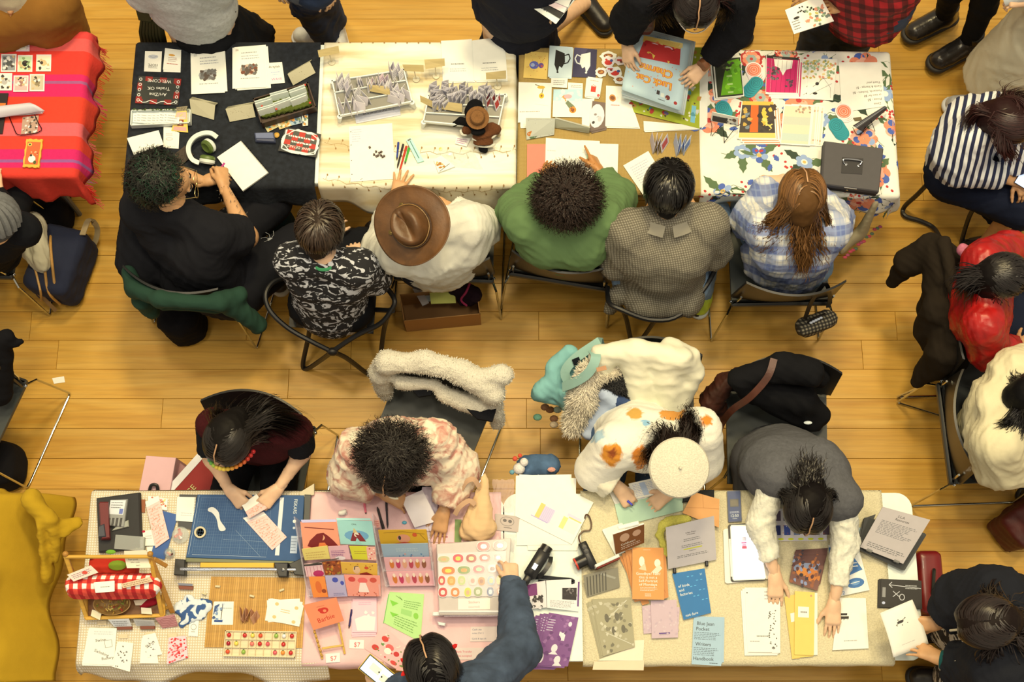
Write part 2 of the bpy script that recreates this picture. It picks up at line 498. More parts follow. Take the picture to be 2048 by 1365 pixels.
def folds(v,q,amp,scale,seed=0,stretch=(1,1,1),ridge=True):
 """soft wrinkles: displace along the normal by a few warped sine waves"""
 rs=np.random.RandomState(seed);n=vnorm(v,q);x=v/np.array(stretch)/(scale*1.3);d=np.zeros(len(v))
 w=x+.6*np.sin(x[:,[1,2,0]]*1.7+rs.rand(3)*6)
 for i in range(5):
  kv=rs.normal(size=3);kv/=np.linalg.norm(kv);s=np.sin((w@kv)*(3+2.2*i)+rs.rand()*6)
  d+=((1-np.abs(s))*1.3-.55 if ridge else s)/(1+.55*i)
 return v+n*(d*amp*.42)[:,None]
def soft(name,field,mat,par=None,amp=0,scale=.1,seed=0,stretch=(1,1,1),ridge=True,cols=None):
 v,q=field.mesh()
 if amp:v=folds(v,q,amp,scale,seed,stretch,ridge)
 return mk(name,v,q,mat,par,smooth=True,cols=cols)
 # ------------------------------------------------------------------ the setting: oak floor
def floor_mat():
 m,nt,b=_nt('oak')
 co=coord(nt);oi=N(nt,'ShaderNodeObjectInfo')
 off=N(nt,'ShaderNodeVectorMath',operation='SCALE');off.inputs[0].default_value=(37,11,5)
 nt.links.new(oi.outputs['Random'],off.inputs['Scale'])
 ad=N(nt,'ShaderNodeVectorMath',operation='ADD');nt.links.new(co,ad.inputs[0]);nt.links.new(off.outputs[0],ad.inputs[1])
 mp=N(nt,'ShaderNodeMapping');mp.inputs['Scale'].default_value=(.9,9,9);nt.links.new(ad.outputs[0],mp.inputs[0])
 n1=noise(nt,1.6,3,mp.outputs[0],.8)
 w=N(nt,'ShaderNodeTexWave',wave_type='BANDS',bands_direction='Y');w.inputs['Scale'].default_value=1.1
 w.inputs['Distortion'].default_value=9;w.inputs['Detail'].default_value=3;w.inputs['Detail Scale'].default_value=.8
 nt.links.new(mp.outputs[0],w.inputs['Vector'])
 mp2=N(nt,'ShaderNodeMapping');mp2.inputs['Scale'].default_value=(4,90,90);nt.links.new(ad.outputs[0],mp2.inputs[0])
 n2=noise(nt,2,3,mp2.outputs[0])
 c0,c1,c2=A((202,140,38),.95),A((218,160,56),.95),A((226,172,72),.95)
 base=ramp(nt,n1.outputs[0],[(.25,c0),(.5,c1),(.75,c2)]).outputs[0]
 g=ramp(nt,w.outputs[0],[(0.,(.84,)*3),(.35,(1,1,1))]).outputs[0]
 base=mixc(nt,.55,base,g,'MULTIPLY')
 g2=ramp(nt,n2.outputs[0],[(.3,(.86,)*3),(.6,(1,1,1))]).outputs[0]
 base=mixc(nt,.6,base,g2,'MULTIPLY')
 tone=ramp(nt,oi.outputs['Random'],[(0,(.86,.83,.78)),(.5,(.97,.96,.94)),(1,(1.05,1.04,1.02))]).outputs[0]
 base=mixc(nt,1.,base,tone,'MULTIPLY')
 nt.links.new(base,b.inputs[0]);b.inputs['Roughness'].default_value=.42
 bump(nt,b,n2.outputs[0],.12,.001)
 return m
OAK=floor_mat()
fl=mk('floor',*[x for x in(lambda m:(m.v,m.f))(MB().box((0,1.9,-.03),(10.5,10.4,.03)))],M((110,78,36),'wood'))
tag(fl,kind='structure')
PW=.1585;rng=random.Random(11)
lens=[1.15,1.55,1.9,2.2];pmesh={}
for i in range(-18,25):
 y=1.629+(i+.5)*PW;x=-4.6-rng.random()*1.6
 if i==0:x=-5.45
 while x<4.8:
  L=rng.choice(lens)
  if x+L>-4.7:
   if L not in pmesh:
    o=MB().box((0,0,-.0075),(L-.0014,PW-.0014,.015),bev=.0012).build('plank',OAK,fl);pmesh[L]=o.data
   else:
    o=bpy.data.objects.new('plank',pmesh[L]);COL.objects.link(o);o.parent=fl
   o.location=V(x+L/2,y,0)-ORG[fl.name]
  x+=L
  # local plank meshes were made around the floor's origin: shift them back once
for me in pmesh.values():
 me.transform(Matrix.Translation(ORG[fl.name]))
for o in list(fl.children):ORG[o.name]=Vector(o.location)
# ------------------------------------------------------------------ folding tables
def table(lbl,cx,cy,W,D,rot,grp='white folding tables'):
 T=.745;t=thing('folding_table',lbl,'table',(cx,cy,0),grp);R=rotz(rot);c=V(cx,cy,0)
 prof=[]
 for k in range(24):
  a=2*math.pi*k/24;r=.07
  sx,sy=(1 if cos(a)>=0 else-1),(1 if sin(a)>=0 else-1)
  prof.append(Vector((sx*(W/2-r)+r*cos(a),sy*(D/2-r)+r*sin(a),0)))
 mb=MB();mb.prism([c+R@(p+V(0,0,T-.04))for p in prof],.032)
 mb.prism([c+R@(p*.994+V(0,0,T-.008))for p in prof],.008)
 mb.build('tabletop',M((240,238,222),'plastic',.45),t)
 for sx in(-1,1):
  m2=MB();x=sx*(W/2-.22)
  path=[V(x,-D/2+.09,0.),V(x,-D/2+.12,T-.05)]
  for s in(-1,1):
   mb=MB();mb.tube([c+R@Vector((x,s*(D/2-.08),0)),c+R@Vector((x,s*(D/2-.12),T-.04))],.0135)
   mb.build('leg',M((120,118,110),'plastic'),t,True)
  m2.tube([c+R@Vector((x,-(D/2-.1),.3)),c+R@V(x,D/2-.1,.3)],.011)
  m2.tube([c+R@V(x,0,T-.05),c+R@V(x-sx*.35,0,T-.06)],.009)
  m2.build('crossbar',M((120,118,110),'plastic'),t,True)
 return t
table('white folding table under the black and the cream cloths, at the back left',-.935,2.745,1.875,.75,0)
table('white folding table under the mustard and the floral cloths, at the back right',.955,2.705,1.83,.75,-.9)
table('white folding table under the white and pink cloths, at the front left',-.965,.488,1.86,.735,-.1)
table('white folding table under the cream fleece, bare white corners at the front right',.885,.492,1.85,.74,.1)
table('folding table hidden under the red striped cloth at the left edge',-3.05,2.8,1.83,.76,0)
table('folding table hidden under the mustard yellow cloth at the lower left',-2.83,.47,.9,.76,0)
class Cloth:
 def __init__(s,cx,cy,W,D,rot,z=.7465,flare=.12,amp=.012,freq=22,r=.018,seed=0):
  s.c=V(cx,cy,0);s.R=rotz(rot);s.hx,s.hy=W/2,D/2;s.z=z;s.fl=flare;s.amp=amp;s.fr=freq;s.r=r;s.sd=seed
 def __call__(s,x,y,L=0.):
  ox=max(abs(x)-s.hx,0)*(1 if x>0 else-1);oy=max(abs(y)-s.hy,0)*(1 if y>0 else-1)
  d=math.hypot(ox,oy);bx,by=x-ox,y-oy
  if d<1e-7:
   w=.0006*sin(x*31+s.sd)*sin(y*27)
   return s.c+s.R@V(x,y,s.z+w+L)
  ux,uy=ox/d,oy/d;r=s.r
  if d<r*math.pi/2:
   a=d/r;out=(r+L)*sin(a);dn=r-(r+L)*cos(a)
  else:
   e=d-r*math.pi/2;q=min(1,e/.12)
   ph=(bx*s.fr+by*s.fr*.9+math.atan2(uy,ux)*3+s.sd)
   out=r+L+e*s.fl+s.amp*q*(sin(ph)+.5*sin(ph*2.3+1));dn=r+e*math.sqrt(max(0,1-s.fl**2))
  return s.c+s.R@Vector((bx+ux*out,by+uy*out,max(.01,s.z-dn)))
 def build(s,name,lbl,mat,x0,x1,near,far,nx=70,ny=46,grp=None,ends=None):
  """near/far: overhang (m) as numbers or functions of 0..1 along x; ends: wobble of the side edges"""
  fn=near if callable(near)else(lambda t:near);ff=far if callable(far)else(lambda t:far)
  v,f=[],[];s.x0,s.x1,s.fn,s.ff=x0,x1,fn,ff
  for L in(0,-.0016):
   for j in range(ny+1):
    for i in range(nx+1):v.append(s(*s.uv(i/nx,j/ny),L))
  n1=(nx+1)*(ny+1)
  for j in range(ny):
   for i in range(nx):
    a=j*(nx+1)+i;f.append((a+nx+1,a+nx+2,a+1,a));b=a+n1;f.append((b,b+1,b+nx+2,b+nx+1))
  for i in range(nx):
   f.append((i,i+1,n1+i+1,n1+i));a=ny*(nx+1)+i;f.append((a+1,a,n1+a,n1+a+1))
  for j in range(ny):
   a=j*(nx+1);f.append((a+nx+1,a,n1+a,n1+a+nx+1));a+=nx;f.append((a,a+nx+1,n1+a+nx+1,n1+a))
  s.o=mk(name,v,f,mat,smooth=True);tag(s.o,lbl,'tablecloth',grp);return s.o
 def uv(s,u,v):
  x=s.x0+(s.x1-s.x0)*u;y1=s.hy+s.ff(u);y0=-s.hy-s.fn(u);return x,y1+(y0-y1)*v
 def umap(s):return lambda u,v,L:s(*s.uv(u,v),L)
def black_cloth_mat():
 m,nt,b=_nt('black_matelasse');co=coord(nt)
 a=math_(nt,'SINE',dotv(nt,(70,0,0),co));n=noise(nt,40,3)
 nt.links.new(ramp(nt,n.outputs[0],[(.3,A((18,22,26))),(.7,A((34,38,42)))]).outputs[0],b.inputs[0])
 b.inputs['Roughness'].default_value=.95
 s=math_(nt,'ADD',math_(nt,'MULTIPLY',a,.4),n.outputs[0]);bump(nt,b,s,.6,.006);return m
def check_mat(name,c0,c1,k,strength=.5,rough=.9):
 m,nt,b=_nt(name);co=coord(nt)
 g=math_(nt,'MAXIMUM',math_(nt,'SINE',dotv(nt,(k,0,0),co)),math_(nt,'SINE',dotv(nt,(0,k,0),co)))
 n=noise(nt,30,2)
 c=ramp(nt,g,[(0.,A(c0)),(.9,A(c1))]).outputs[0]
 nt.links.new(mixc(nt,.1,c,n.outputs[0],'MULTIPLY'),b.inputs[0]);b.inputs['Roughness'].default_value=rough
 bump(nt,b,g,strength,.002);return m
def runner_mat(): # cream cloth with brown bands
 m,nt,b=_nt('banded_linen');co=coord(nt)
 mp=N(nt,'ShaderNodeMapping');mp.inputs['Scale'].default_value=(.6,6,1);nt.links.new(co,mp.inputs[0])
 n=noise(nt,2.2,4,mp.outputs[0],.4)
 c=ramp(nt,n.outputs[0],[(.34,A((212,184,128))),(.5,A((240,222,176))),(.66,A((250,238,204)))]).outputs[0]
 nt.links.new(c,b.inputs[0]);b.inputs['Roughness'].default_value=.9;bump(nt,b,noise(nt,8,4).outputs[0],.5,.006);return m
def stripe_mat(name,stops,axis=(0,1,0),off=0.,span=1.,rough=.9):
 m,nt,b=_nt(name);t=math_(nt,'MULTIPLY_ADD',dotv(nt,axis),1/span,off)
 c=ramp(nt,t,[(p,A(c))for p,c in stops],'CONSTANT').outputs[0]
 n=noise(nt,50,3);nt.links.new(mixc(nt,.15,c,n.outputs[0],'MULTIPLY'),b.inputs[0]);b.inputs['Roughness'].default_value=rough
 bump(nt,b,noise(nt,220,2).outputs[0],.3,.002);return m
rr=random.Random(4)
# black cloth (left third of the first table)
c_black=Cloth(-.935,2.745,1.875,.75,0,flare=.2,amp=.012,seed=2)
c_black.build('tablecloth','black textured cloth covering the left part of the back left table',black_cloth_mat(),-.9375-.1,-.9375+.915,lambda t:.13+.07*t+.01*sin(t*20),.1,60,50)
# cream cloth
c_cream=Cloth(-.935,2.745,1.875,.75,0,z=.7475,flare=.22,amp=.02,freq=14,seed=1)
c_cream.build('tablecloth','cream linen cloth with a brown vine border, beside the black cloth',runner_mat(),-.005,.9375+.16,lambda t:.15+.07*sin(t*3.1)+.05*t,.07)
for vv in(.035,.62,.815): # thin stitched vine borders
 en=[]
 n=34 if vv!=.62 else 30
 for i in range(n):
  u=.02+.88*i/n;du=.88/n
  w=.008*sin(i*1.9)
  en.append(('l',[(u,vv+w),(u+du,vv+.008*sin((i+1)*1.9))],.0022,(178,142,84)))
  en.append(('l',[(u+du/2,vv),(u+du*.7,vv+(.022 if i%2 else-.022))],.0018,(178,142,84)))
  en.append(('e',u+du*.75,vv+(.024 if i%2 else-.024),.0035,.006,(160,120,66)))
 prints([e for e in en],c_cream.umap(),1.1,1.,c_cream.o,'vine_border')
 # mustard burlap cloth
c_gold=Cloth(.955,2.705,1.83,.75,-.9,flare=.15,amp=.004,seed=3)
c_gold.build('tablecloth','mustard burlap cloth on the left half of the back right table',check_mat('burlap',(176,138,66),(206,168,92),1500,.6),-.915-.012,-.02,.05,.03,50,36)
# floral cloth
c_flor=Cloth(.955,2.705,1.83,.75,-.9,z=.7475,flare=.1,amp=.016,freq=16,seed=5)
c_flor.build('tablecloth','cream cloth with a coral, blue and green floral print on the back right table',M((250,238,204),'cloth'),-.035,.915+.2,lambda t:.09+.13*max(0,t-.45)/.55+.01*sin(t*30),.05,80,60)
def flower_entries(seed):
 r=random.Random(seed);E=[];W_,H_=1.15,.98
 coral,pink,red,blue,lb,green,dk,ye=(240,140,98),(246,176,140),(196,52,48),(74,98,160),(150,168,190),(88,110,66),(44,62,44),(232,176,90)
 def pet(u,v,n,ro0,ri0,c,c2=None,a0=0.):
  for k in range(n):
   a=a0+6.2832*k/n;ro,ri=ro0*1.45,ri0*1.45;cu,cv=u+ro*cos(a)/W_,v+ro*sin(a)/H_
   E.append(('e',cu,cv,ri/W_,ri/H_,c if(k%3 or not c2)else c2))
 def leaf(u,v,L,a,w,c):
  L*=1.35;w*=1.35
  ca,sa=cos(a),sin(a);pts=[]
  for k in range(9):
   t=k/8;ww=w*sin(math.pi*t)*(1+.18*(-1)**k);pts.append((t*L,ww))
  for k in range(7,0,-1):
   t=k/8;ww=w*sin(math.pi*t)*(1+.18*(-1)**k);pts.append((t*L,-ww))
  E.append(('p',[(u+(x*ca-y*sa)/W_,v+(x*sa+y*ca)/H_)for x,y in pts][::-1],c))
 spots=[]
 for i in range(6):
  for j in range(5):spots.append(((i+.5+r.uniform(-.28,.28)+(j%2)*.35)/6.3,(j+.5+r.uniform(-.25,.25))/5))
 K=1.45
 r.shuffle(spots)
 for k,(u,v)in enumerate(spots):
  E.append(('z',))
  a=r.random()*6;kind=k%5
  for q in range(3):leaf(u,v,r.uniform(.07,.11),a+q*2.1+r.random(),.016,r.choice([green,dk,green]))
  E.append(('l',[(u,v),(u+.05*cos(a),v+.06*sin(a)),(u+.09*cos(a+.4),v+.1*sin(a+.4))],.0025,green))
  if kind==0:
   pet(u,v,9,.034,.019,coral,blue,a);pet(u,v,7,.02,.013,pink,coral,a);pet(u,v,1,0,.01,red)
  elif kind==1:
   pet(u,v,10,.026,.014,red,None,a);pet(u,v,8,.02,.012,coral,pink,a);pet(u,v,6,.01,.009,(160,170,150));pet(u,v,1,0,.006,red)
  elif kind==2:
   pet(u,v,6,.018,.012,lb,None,a);pet(u,v,1,0,.011,(250,236,200));pet(u,v,1,0,.006,ye)
  elif kind==3:
   pet(u,v,8,.03,.017,pink,coral,a);pet(u,v,5,.026,.012,blue,lb,a+.4);pet(u,v,6,.012,.01,coral,None,a)
  else:
   pet(u,v,5,.02,.012,blue,lb,a);pet(u,v,1,0,.008,ye)
  for q in range(7):
   b=a+3+r.uniform(-.7,.7);d=r.uniform(.06,.12);E.append(('e',u+d*cos(b)/W_,v+d*sin(b)/H_,.007/W_,.007/H_,red))
  for q in range(2):
   b=r.random()*6;d=r.uniform(.06,.09);leaf(u+d*cos(b),v+d*sin(b),.035,b+1,.009,blue)
 return E
prints(flower_entries(8),c_flor.umap(),1.15,.98,c_flor.o,'floral_print',lift0=.0004)
q=[P(1745,425,.6),P(1766,445,.46),P(1740,490,.36),P(1690,512,.36)]
F=Field(q,.16);F.cap(P(1752,405,.68),P(1724,462,.42),.035,.06,sq=(.8,-.5,.2),fl=2.2);F.cap(P(1724,462,.42),P(1690,492,.38),.06,.05,sq=(.8,-.5,.2),fl=2.2)
vq,qq=F.mesh();o=mk('folded_corner',vq,qq,M((188,168,122),'cloth'),c_flor.o,True)
o['label']='plain beige underside of the cloth, folded over'
mb=MB()
for k in range(14):
 mb.col=A(rr.choice([(176,56,70),(80,98,70),(150,60,80)]));p=P(1690+k*5.4,516-k*5.+rr.uniform(-3,3),.4)
 mb.ball(p,(.012,.009,.004),n=6,m=4)
mb.build('floral_print',MC(),c_flor.o,True,vc=True)
# red striped cloth on the left table
S=[(0,(238,70,62)),(.1,(236,92,82)),(.17,(240,60,44)),(.3,(226,36,92)),(.335,(170,92,130)),(.35,(226,36,92)),(.42,(238,66,40)),(.56,(232,100,96)),
(.63,(240,64,44)),(.7,(222,34,96)),(.755,(160,90,140)),(.77,(222,34,96)),(.8,(238,62,44)),(.97,(240,96,90))]
c_red=Cloth(-3.05,2.8,1.83,.76,0,flare=.1,amp=.018,freq=26,seed=3)
def red_mat():
 m,nt,b=_nt('striped_cotton');t=math_(nt,'MULTIPLY_ADD',dotv(nt,(0,-1,0)),1/1.,.47)
 c=ramp(nt,t,[(p,A(c))for p,c in S],'CONSTANT').outputs[0];n=noise(nt,60,3)
 nt.links.new(mixc(nt,.18,c,n.outputs[0],'MULTIPLY'),b.inputs[0]);b.inputs['Roughness'].default_value=.95
 bump(nt,b,n.outputs[0],.4,.004);return m
c_red.build('tablecloth','red and pink striped cloth with a fringed edge on the left table',red_mat(),-.9,.915+.16,lambda t:.16+.09*t,lambda t:.03+.05*t,60,60)
mb=MB();cs=[c for _,c in S]
for k in range(130):
 v=k/129;a=c_red(*c_red.uv(1.,v));t=v*1.02
 col=[c for p,c in S if p<=t][-1];mb.col=A(col)
 d=Vector((rr.uniform(.3,1)*.016,rr.uniform(-.006,.006),rr.uniform(-.03,-.014)));mb.tube([a,a+d,a+d*1.9+Vector((0,rr.uniform(-.006,.006),0))],.0016,4)
mb.build('fringe',MC(),c_red.o,vc=True)
tag(bpy.data.objects[c_red.o.name])
# mustard cloth on the lower left table
c_must=Cloth(-2.83,.47,.9,.76,0,flare=.42,amp=.03,freq=9,r=.03,seed=1)
c_must.build('tablecloth','mustard yellow cloth with a knotted corner on the lower left table',M((206,160,34),'cloth',.95),-.45,.45+.5,.1,lambda t:.12,50,50)
F=Field([P(30,1010,.76),P(165,1130,.5)],.25)
F.cap(P(62,1000,.73),P(96,1036,.7),.05,.035);F.ell(P(97,1040,.68),(.05,.04,.04));F.cap(P(97,1042,.68),P(128,1056,.62),.025,.04,sq=(0,0,1),fl=1.8)
F.cap(P(128,1056,.62),P(152,1048,.6),.045,.03,sq=(0,0,1),fl=2);F.cap(P(110,1056,.64),P(112,1120,.55),.045,.02,sq=(.9,0,.2),fl=1.6);F.cap(P(80,1050,.7),P(96,1150,.5),.03,.05,sq=(1,0,0),fl=1.8)
o=soft('knot',F,M((196,152,30),'cloth',.95),c_must.o,.012,.1,3)
# white waffle cloth, pink cloth, cream fleece on the front tables
c_white=Cloth(-.965,.488,1.86,.735,-.1,flare=.55,amp=.022,freq=11,seed=4)
c_white.build('tablecloth','white waffle weave cloth on the left part of the front left table',check_mat('waffle',(250,232,196),(216,192,142),560,.5),-.93-.03,.16,lambda t:.12+.03*sin(t*9),.035,70,40)
c_pink=Cloth(-.965,.488,1.86,.735,-.1,z=.7485,flare=.35,amp=.01,seed=2)
c_pink.build('tablecloth','pale pink cloth on the right part of the front left table',M((250,200,182),'cloth'),.045,.915,.06,.012,60,40)
c_flc=Cloth(.885,.492,1.85,.74,.1,flare=.2,amp=.008,seed=2)
c_flc.build('tablecloth','cream fleece cloth over most of the front right table',M((232,212,160),'fleece'),-.575,.79,.05,.012,60,40)
# ------------------------------------------------------------------ chairs
def shell_mb(fn,nx,ny,th):
 """closed thin slab from fn(u,v)->(point, normal)"""
 mb=MB();v=[];f=[]
 for s in(0,1):
  for j in range(ny+1):
   for i in range(nx+1):
    p,n=fn(i/nx,j/ny);v.append(p-n*th*s)
 n1=(nx+1)*(ny+1)
 for j in range(ny):
  for i in range(nx):
   a=j*(nx+1)+i;f.append((a,a+1,a+nx+2,a+nx+1));b=a+n1;f.append((b+nx+1,b+nx+2,b+1,b))
 for i in range(nx):f.append((i+1,i,n1+i,n1+i+1));a=ny*(nx+1)+i;f.append((a,a+1,n1+a+1,n1+a))
 for j in range(ny):a=j*(nx+1);f.append((a,a+nx+1,n1+a+nx+1,n1+a));a+=nx;f.append((a+nx+1,a,n1+a,n1+a+nx+1))
 return mb.add(v,f)
CH0=None
def chair(px,py,face,lbl,z=.45):
 """black stacking chair; (px,py) = middle of the seat's rear edge; face = heading in degrees"""
 global CH0
 G='black stacking chairs with chrome sled frames'
 a=face-90;base=P(px,py,z);base.z=0
 if CH0 is None:
  t=thing('stacking_chair',lbl,'chair',(0,0,0),G)
  def seat(u,v):
   x=(u-.5)*.49*(1-.03*v);y=v*.46
   r=.03;ex=min(u,1-u)*.49;ey=min(v,1-v)*.46
   zz=.45-.018*sin(math.pi*u)*sin(math.pi*min(1,v*1.1))-(.02*max(0,v-.86)/.14)**1.
   return V(x,y,zz),V(0,0,1)
  shell_mb(seat,12,12,.022).build('seat',M((62,64,56),'plastic',.5),t,True)
  MB().box((0,-.008,.455),(.5,.03,.045),bev=.012).build('seat_lip',M((38,38,34),'plastic',.4),t,True)
  def back(u,v):
   s=(u-.5)*2;w=.255-.02*v
   c=.075*(s*s)+.012;y=-.005-.085*v+c*(.35+.65*v)
   return V(s*w,y,.49+.33*v-.02*s*s*v),V(0,1,.2).normalized()
  shell_mb(back,16,8,.011).build('backrest',M((30,29,26),'plastic',.38),t,True)
  for s in(-1,1):
   pth=[(s*.24,0,.44),(s*.262,-.045,.4),(s*.285,-.075,.02),(s*.285,-.06,.008),(s*.285,.42,.008),(s*.285,.45,.02),(s*.25,.43,.42),(s*.235,.4,.435)]
   MB().tube([Vector(p)for p in pth],.0058,8).build('side_frame',M((205,195,165),'chrome'),t,True)
   MB().tube([(s*.225,-.005,.46),(s*.228,-.012,.52),(s*.225,-.02,.6)],.006,6).build('back_post',M((205,195,165),'chrome'),t,True)
   MB().ball((s*.247,.005,.447),.011,n=8,m=6).build('frame_cap',M((235,228,205),'chrome'),t,True)
  MB().tube([(-.24,.1,.425),(.24,.1,.425)],.006,6).build('crossbar',M((205,195,165),'chrome'),t,True)
  CH0=t;t.location=base;t.rotation_euler=(0,0,math.radians(a));ORG[t.name]=base
  return t
 c=dup(CH0,base,0,lbl,G);c.rotation_euler=(0,0,math.radians(a));return c
chair(888,556,88,'black stacking chair under the person in the brown hat')
chair(1117,560,80,'black stacking chair under the person in the green sweatshirt')
chair(1562,604,91,'black stacking chair under the person in plaid, checked bag on its back')
chair(378,596,76,'black stacking chair with a dark green jacket over its back')
chair(530,850,262,'black stacking chair under the person in the maroon vest')
chair(888,786,249,'black stacking chair with a white fleece jacket over its back')
chair(1288,748,268,'black stacking chair under the white puffer coat and the sweater wearer')
chair(1552,782,268,'black stacking chair with a black coat and a brown leather bag on it')
chair(1903,668,-18,'black stacking chair under the person in red leather, dark coat on its back')
chair(1893,868,2,'black stacking chair under the person in the cream hoodie')
chair(-40,738,251,'black stacking chair at the left edge with black clothing over it')
chair(-72,548,88,'black stacking chair at the left edge under the grey hat wearer')
def tube_chair(lbl,seat,tubes,hub,grp,r=.0125):
 pts=[PP(p)for p in seat];c=sum(pts,Vector())/len(pts);c.z=0
 t=thing('folding_chair',lbl,'chair',c,grp)
 bl=M((26,25,24),'plastic',.45)
 MB().prism(pts if(pts[1]-pts[0]).cross(pts[2]-pts[1]).z>0 else pts[::-1],.004).build('seat',MG((70,56,34),.82,.7),t)
 for a,b in((0,1),(2,3)):
  MB().strap([pts[a],pts[b]],.034,.012).build('seat_rail',bl,t,True)
 for nm,pp,cl in tubes:
  MB().tube(spl([PP(p)for p in pp],5),r,8).build(nm,bl,t,True)
 if hub:MB().ball(PP(hub),(.03,.022,.026),n=10,m=6).build('hub',bl,t,True)
 return t
FG='black folding tube chairs'
tube_chair('black folding tube chair with a mesh seat, under the dinosaur shirt',
[(592,560,.43),(585,655,.42),(740,668,.42),(748,560,.43)],
[('back_frame',[(572,556,.55),(545,566,.6),(531,590,.62),(540,622,.6),(575,656,.56),(620,682,.52),(664,704,.47)],0),
('back_frame',[(748,556,.55),(772,575,.6),(789,600,.62),(783,620,.6),(760,648,.56),(712,672,.52),(664,704,.47)],0),
('leg',[(622,620,.42),(618,668,.24),(606,728,.03),(614,738,.02),(640,722,.2),(664,704,.44)],0),
('leg',[(664,704,.44),(692,716,.3),(735,748,.03),(748,752,.02),(758,735,.05),(768,660,.3),(780,620,.55)],0),
('stretcher',[(752,620,.5),(786,622,.6)],0)],(665,704,.47),FG)
tube_chair('black folding tube chair under the grey checked shirt wearer',
[(1250,500,.43),(1240,610,.42),(1400,610,.42),(1400,500,.43)],
[('back_frame',[(1215,575,.55),(1218,605,.6),(1238,618,.62),(1300,640,.6),(1360,630,.6),(1420,560,.62),(1438,500,.6),(1436,470,.55)],0),
('leg',[(1225,590,.45),(1250,630,.25),(1262,680,.03),(1273,688,.02),(1290,670,.1),(1320,625,.42)],0),
('leg',[(1320,600,.42),(1375,620,.1),(1398,632,.02),(1402,620,.03),(1398,560,.3)],0)],None,FG)
tube_chair('black folding tube chair under the striped top wearer',
[(1880,340,.43),(1900,400,.42),(1990,420,.42),(1990,330,.43)],
[('leg',[(1872,350,.42),(1836,388,.2),(1808,415,.03),(1810,432,.02),(1840,442,.02),(1866,455,.03),(1880,475,.1)],0),
('leg',[(1956,408,.42),(1940,430,.25),(1924,482,.02),(1932,490,.02),(1980,470,.02)],0),
('seat_frame',[(1868,322,.44),(1878,358,.43),(1912,392,.43),(1956,405,.43),(2010,410,.43)],0)],None,FG)
# ------------------------------------------------------------------ people
def tt2(name,c0,c1,scale,lo=.45,hi=.5,detail=2,dist=1.,stretch=(1,1,1),rough=.9,vor=False):
 m,nt,b=_nt(name);mp=N(nt,'ShaderNodeMapping');mp.inputs['Scale'].default_value=stretch
 nt.links.new(coord(nt),mp.inputs[0]);n=noise(nt,scale,detail,mp.outputs[0],dist)
 nt.links.new(ramp(nt,n.outputs[0],[(lo,A(c0)),(hi,A(c1))]).outputs[0],b.inputs[0]);b.inputs['Roughness'].default_value=rough
 bump(nt,b,noise(nt,300,2).outputs[0],.3,.001);return m
def plaid(name,base,bands,rough=.9):
 """bands: (axis, wavenumber, threshold, colour, strength)"""
 m,nt,b=_nt(name);co=coord(nt);wn=noise(nt,5,2,co)
 w=N(nt,'ShaderNodeVectorMath',operation='MULTIPLY_ADD');nt.links.new(wn.outputs['Color'],w.inputs[0]);w.inputs[1].default_value=(.02,)*3;nt.links.new(co,w.inputs[2])
 c=A(base)
 for ax,k,th,colr,st in bands:
  s=math_(nt,'SINE',dotv(nt,tuple(a*k for a in ax),w.outputs[0]))
  f=ramp(nt,math_(nt,'MULTIPLY_ADD',s,.5,.5),[(th-.06,(0,0,0)),(th+.06,(st,)*3)]).outputs[0]
  c=mixc(nt,f,c,A(colr))
 nt.links.new(c,b.inputs[0]);b.inputs['Roughness'].default_value=rough;bump(nt,b,noise(nt,300,2).outputs[0],.3,.001);return m
def spot_mat(name,base,spots,org,kind_rough=.95):
 m,nt,b=_nt(name);co=coord(nt);n=noise(nt,26,3,co,1.);c=A(base);sc=N(nt,'ShaderNodeVectorMath',operation='MULTIPLY');nt.links.new(co,sc.inputs[0]);sc.inputs[1].default_value=(1,1,.2)
 for p,r,colr in spots:
  d=N(nt,'ShaderNodeVectorMath',operation='DISTANCE');nt.links.new(sc.outputs[0],d.inputs[0]);w_=Vector(p)-Vector(org);d.inputs[1].default_value=(w_.x,w_.y,w_.z*.2)
  s=math_(nt,'MULTIPLY_ADD',n.outputs[0],.05,d.outputs['Value'])
  f=ramp(nt,math_(nt,'SUBTRACT',s,r+.02),[(0,(1,1,1)),(.012,(0,0,0))]).outputs[0]
  c=mixc(nt,f,c,A(colr))
 nt.links.new(c,b.inputs[0]);b.inputs['Roughness'].default_value=kind_rough;bump(nt,b,noise(nt,90,3).outputs[0],.5,.003);return m
def head_frame(yaw,pitch=0,roll=0):
 y=math.radians(yaw);f=Vector((cos(y),sin(y),0));r=V(f.y,-f.x,0);u=V(0,0,1)
 q=Matrix.Rotation(math.radians(-pitch),3,r);f,u=q@f,q@u
 q=Matrix.Rotation(math.radians(roll),3,f);r,u=q@r,q@u
 return Matrix((r,f,u)).transposed()
def head_geo(c,R,k=1.,nk=None):
 F=Field([c],.17,.0072);L=lambda x,y,z:c+R@V(x,y,z)*k
 F.ell(L(0,-.012,.035),(.074,.092,.086),R.transposed(),.02);F.ell(L(0,.028,-.032),(.058,.062,.08),R.transposed(),.025)
 F.cap(L(0,.078,.012),L(0,.101,-.022),.008,.0125,.008);F.cap(L(-.018,.088,-.055),L(.018,.088,-.055),.006,k=.008)
 F.cap(L(0,.07,-.095),L(0,.074,-.092),.02,k=.02)
 F.cap(L(-.045,.078,.03),L(.045,.078,.03),.008,k=.012)
 for s in(-1,1):
  F.ell(L(s*.077,-.004,-.002),(.012,.02,.031),R.transposed(),.006);F.sub(L(s*.031,.096,.008),(.017,.016,.011),R.transposed())
 F.cap(L(0,-.02,-.03),nk or L(0,-.035,-.12),.05,.054,.02)
 return F.mesh()
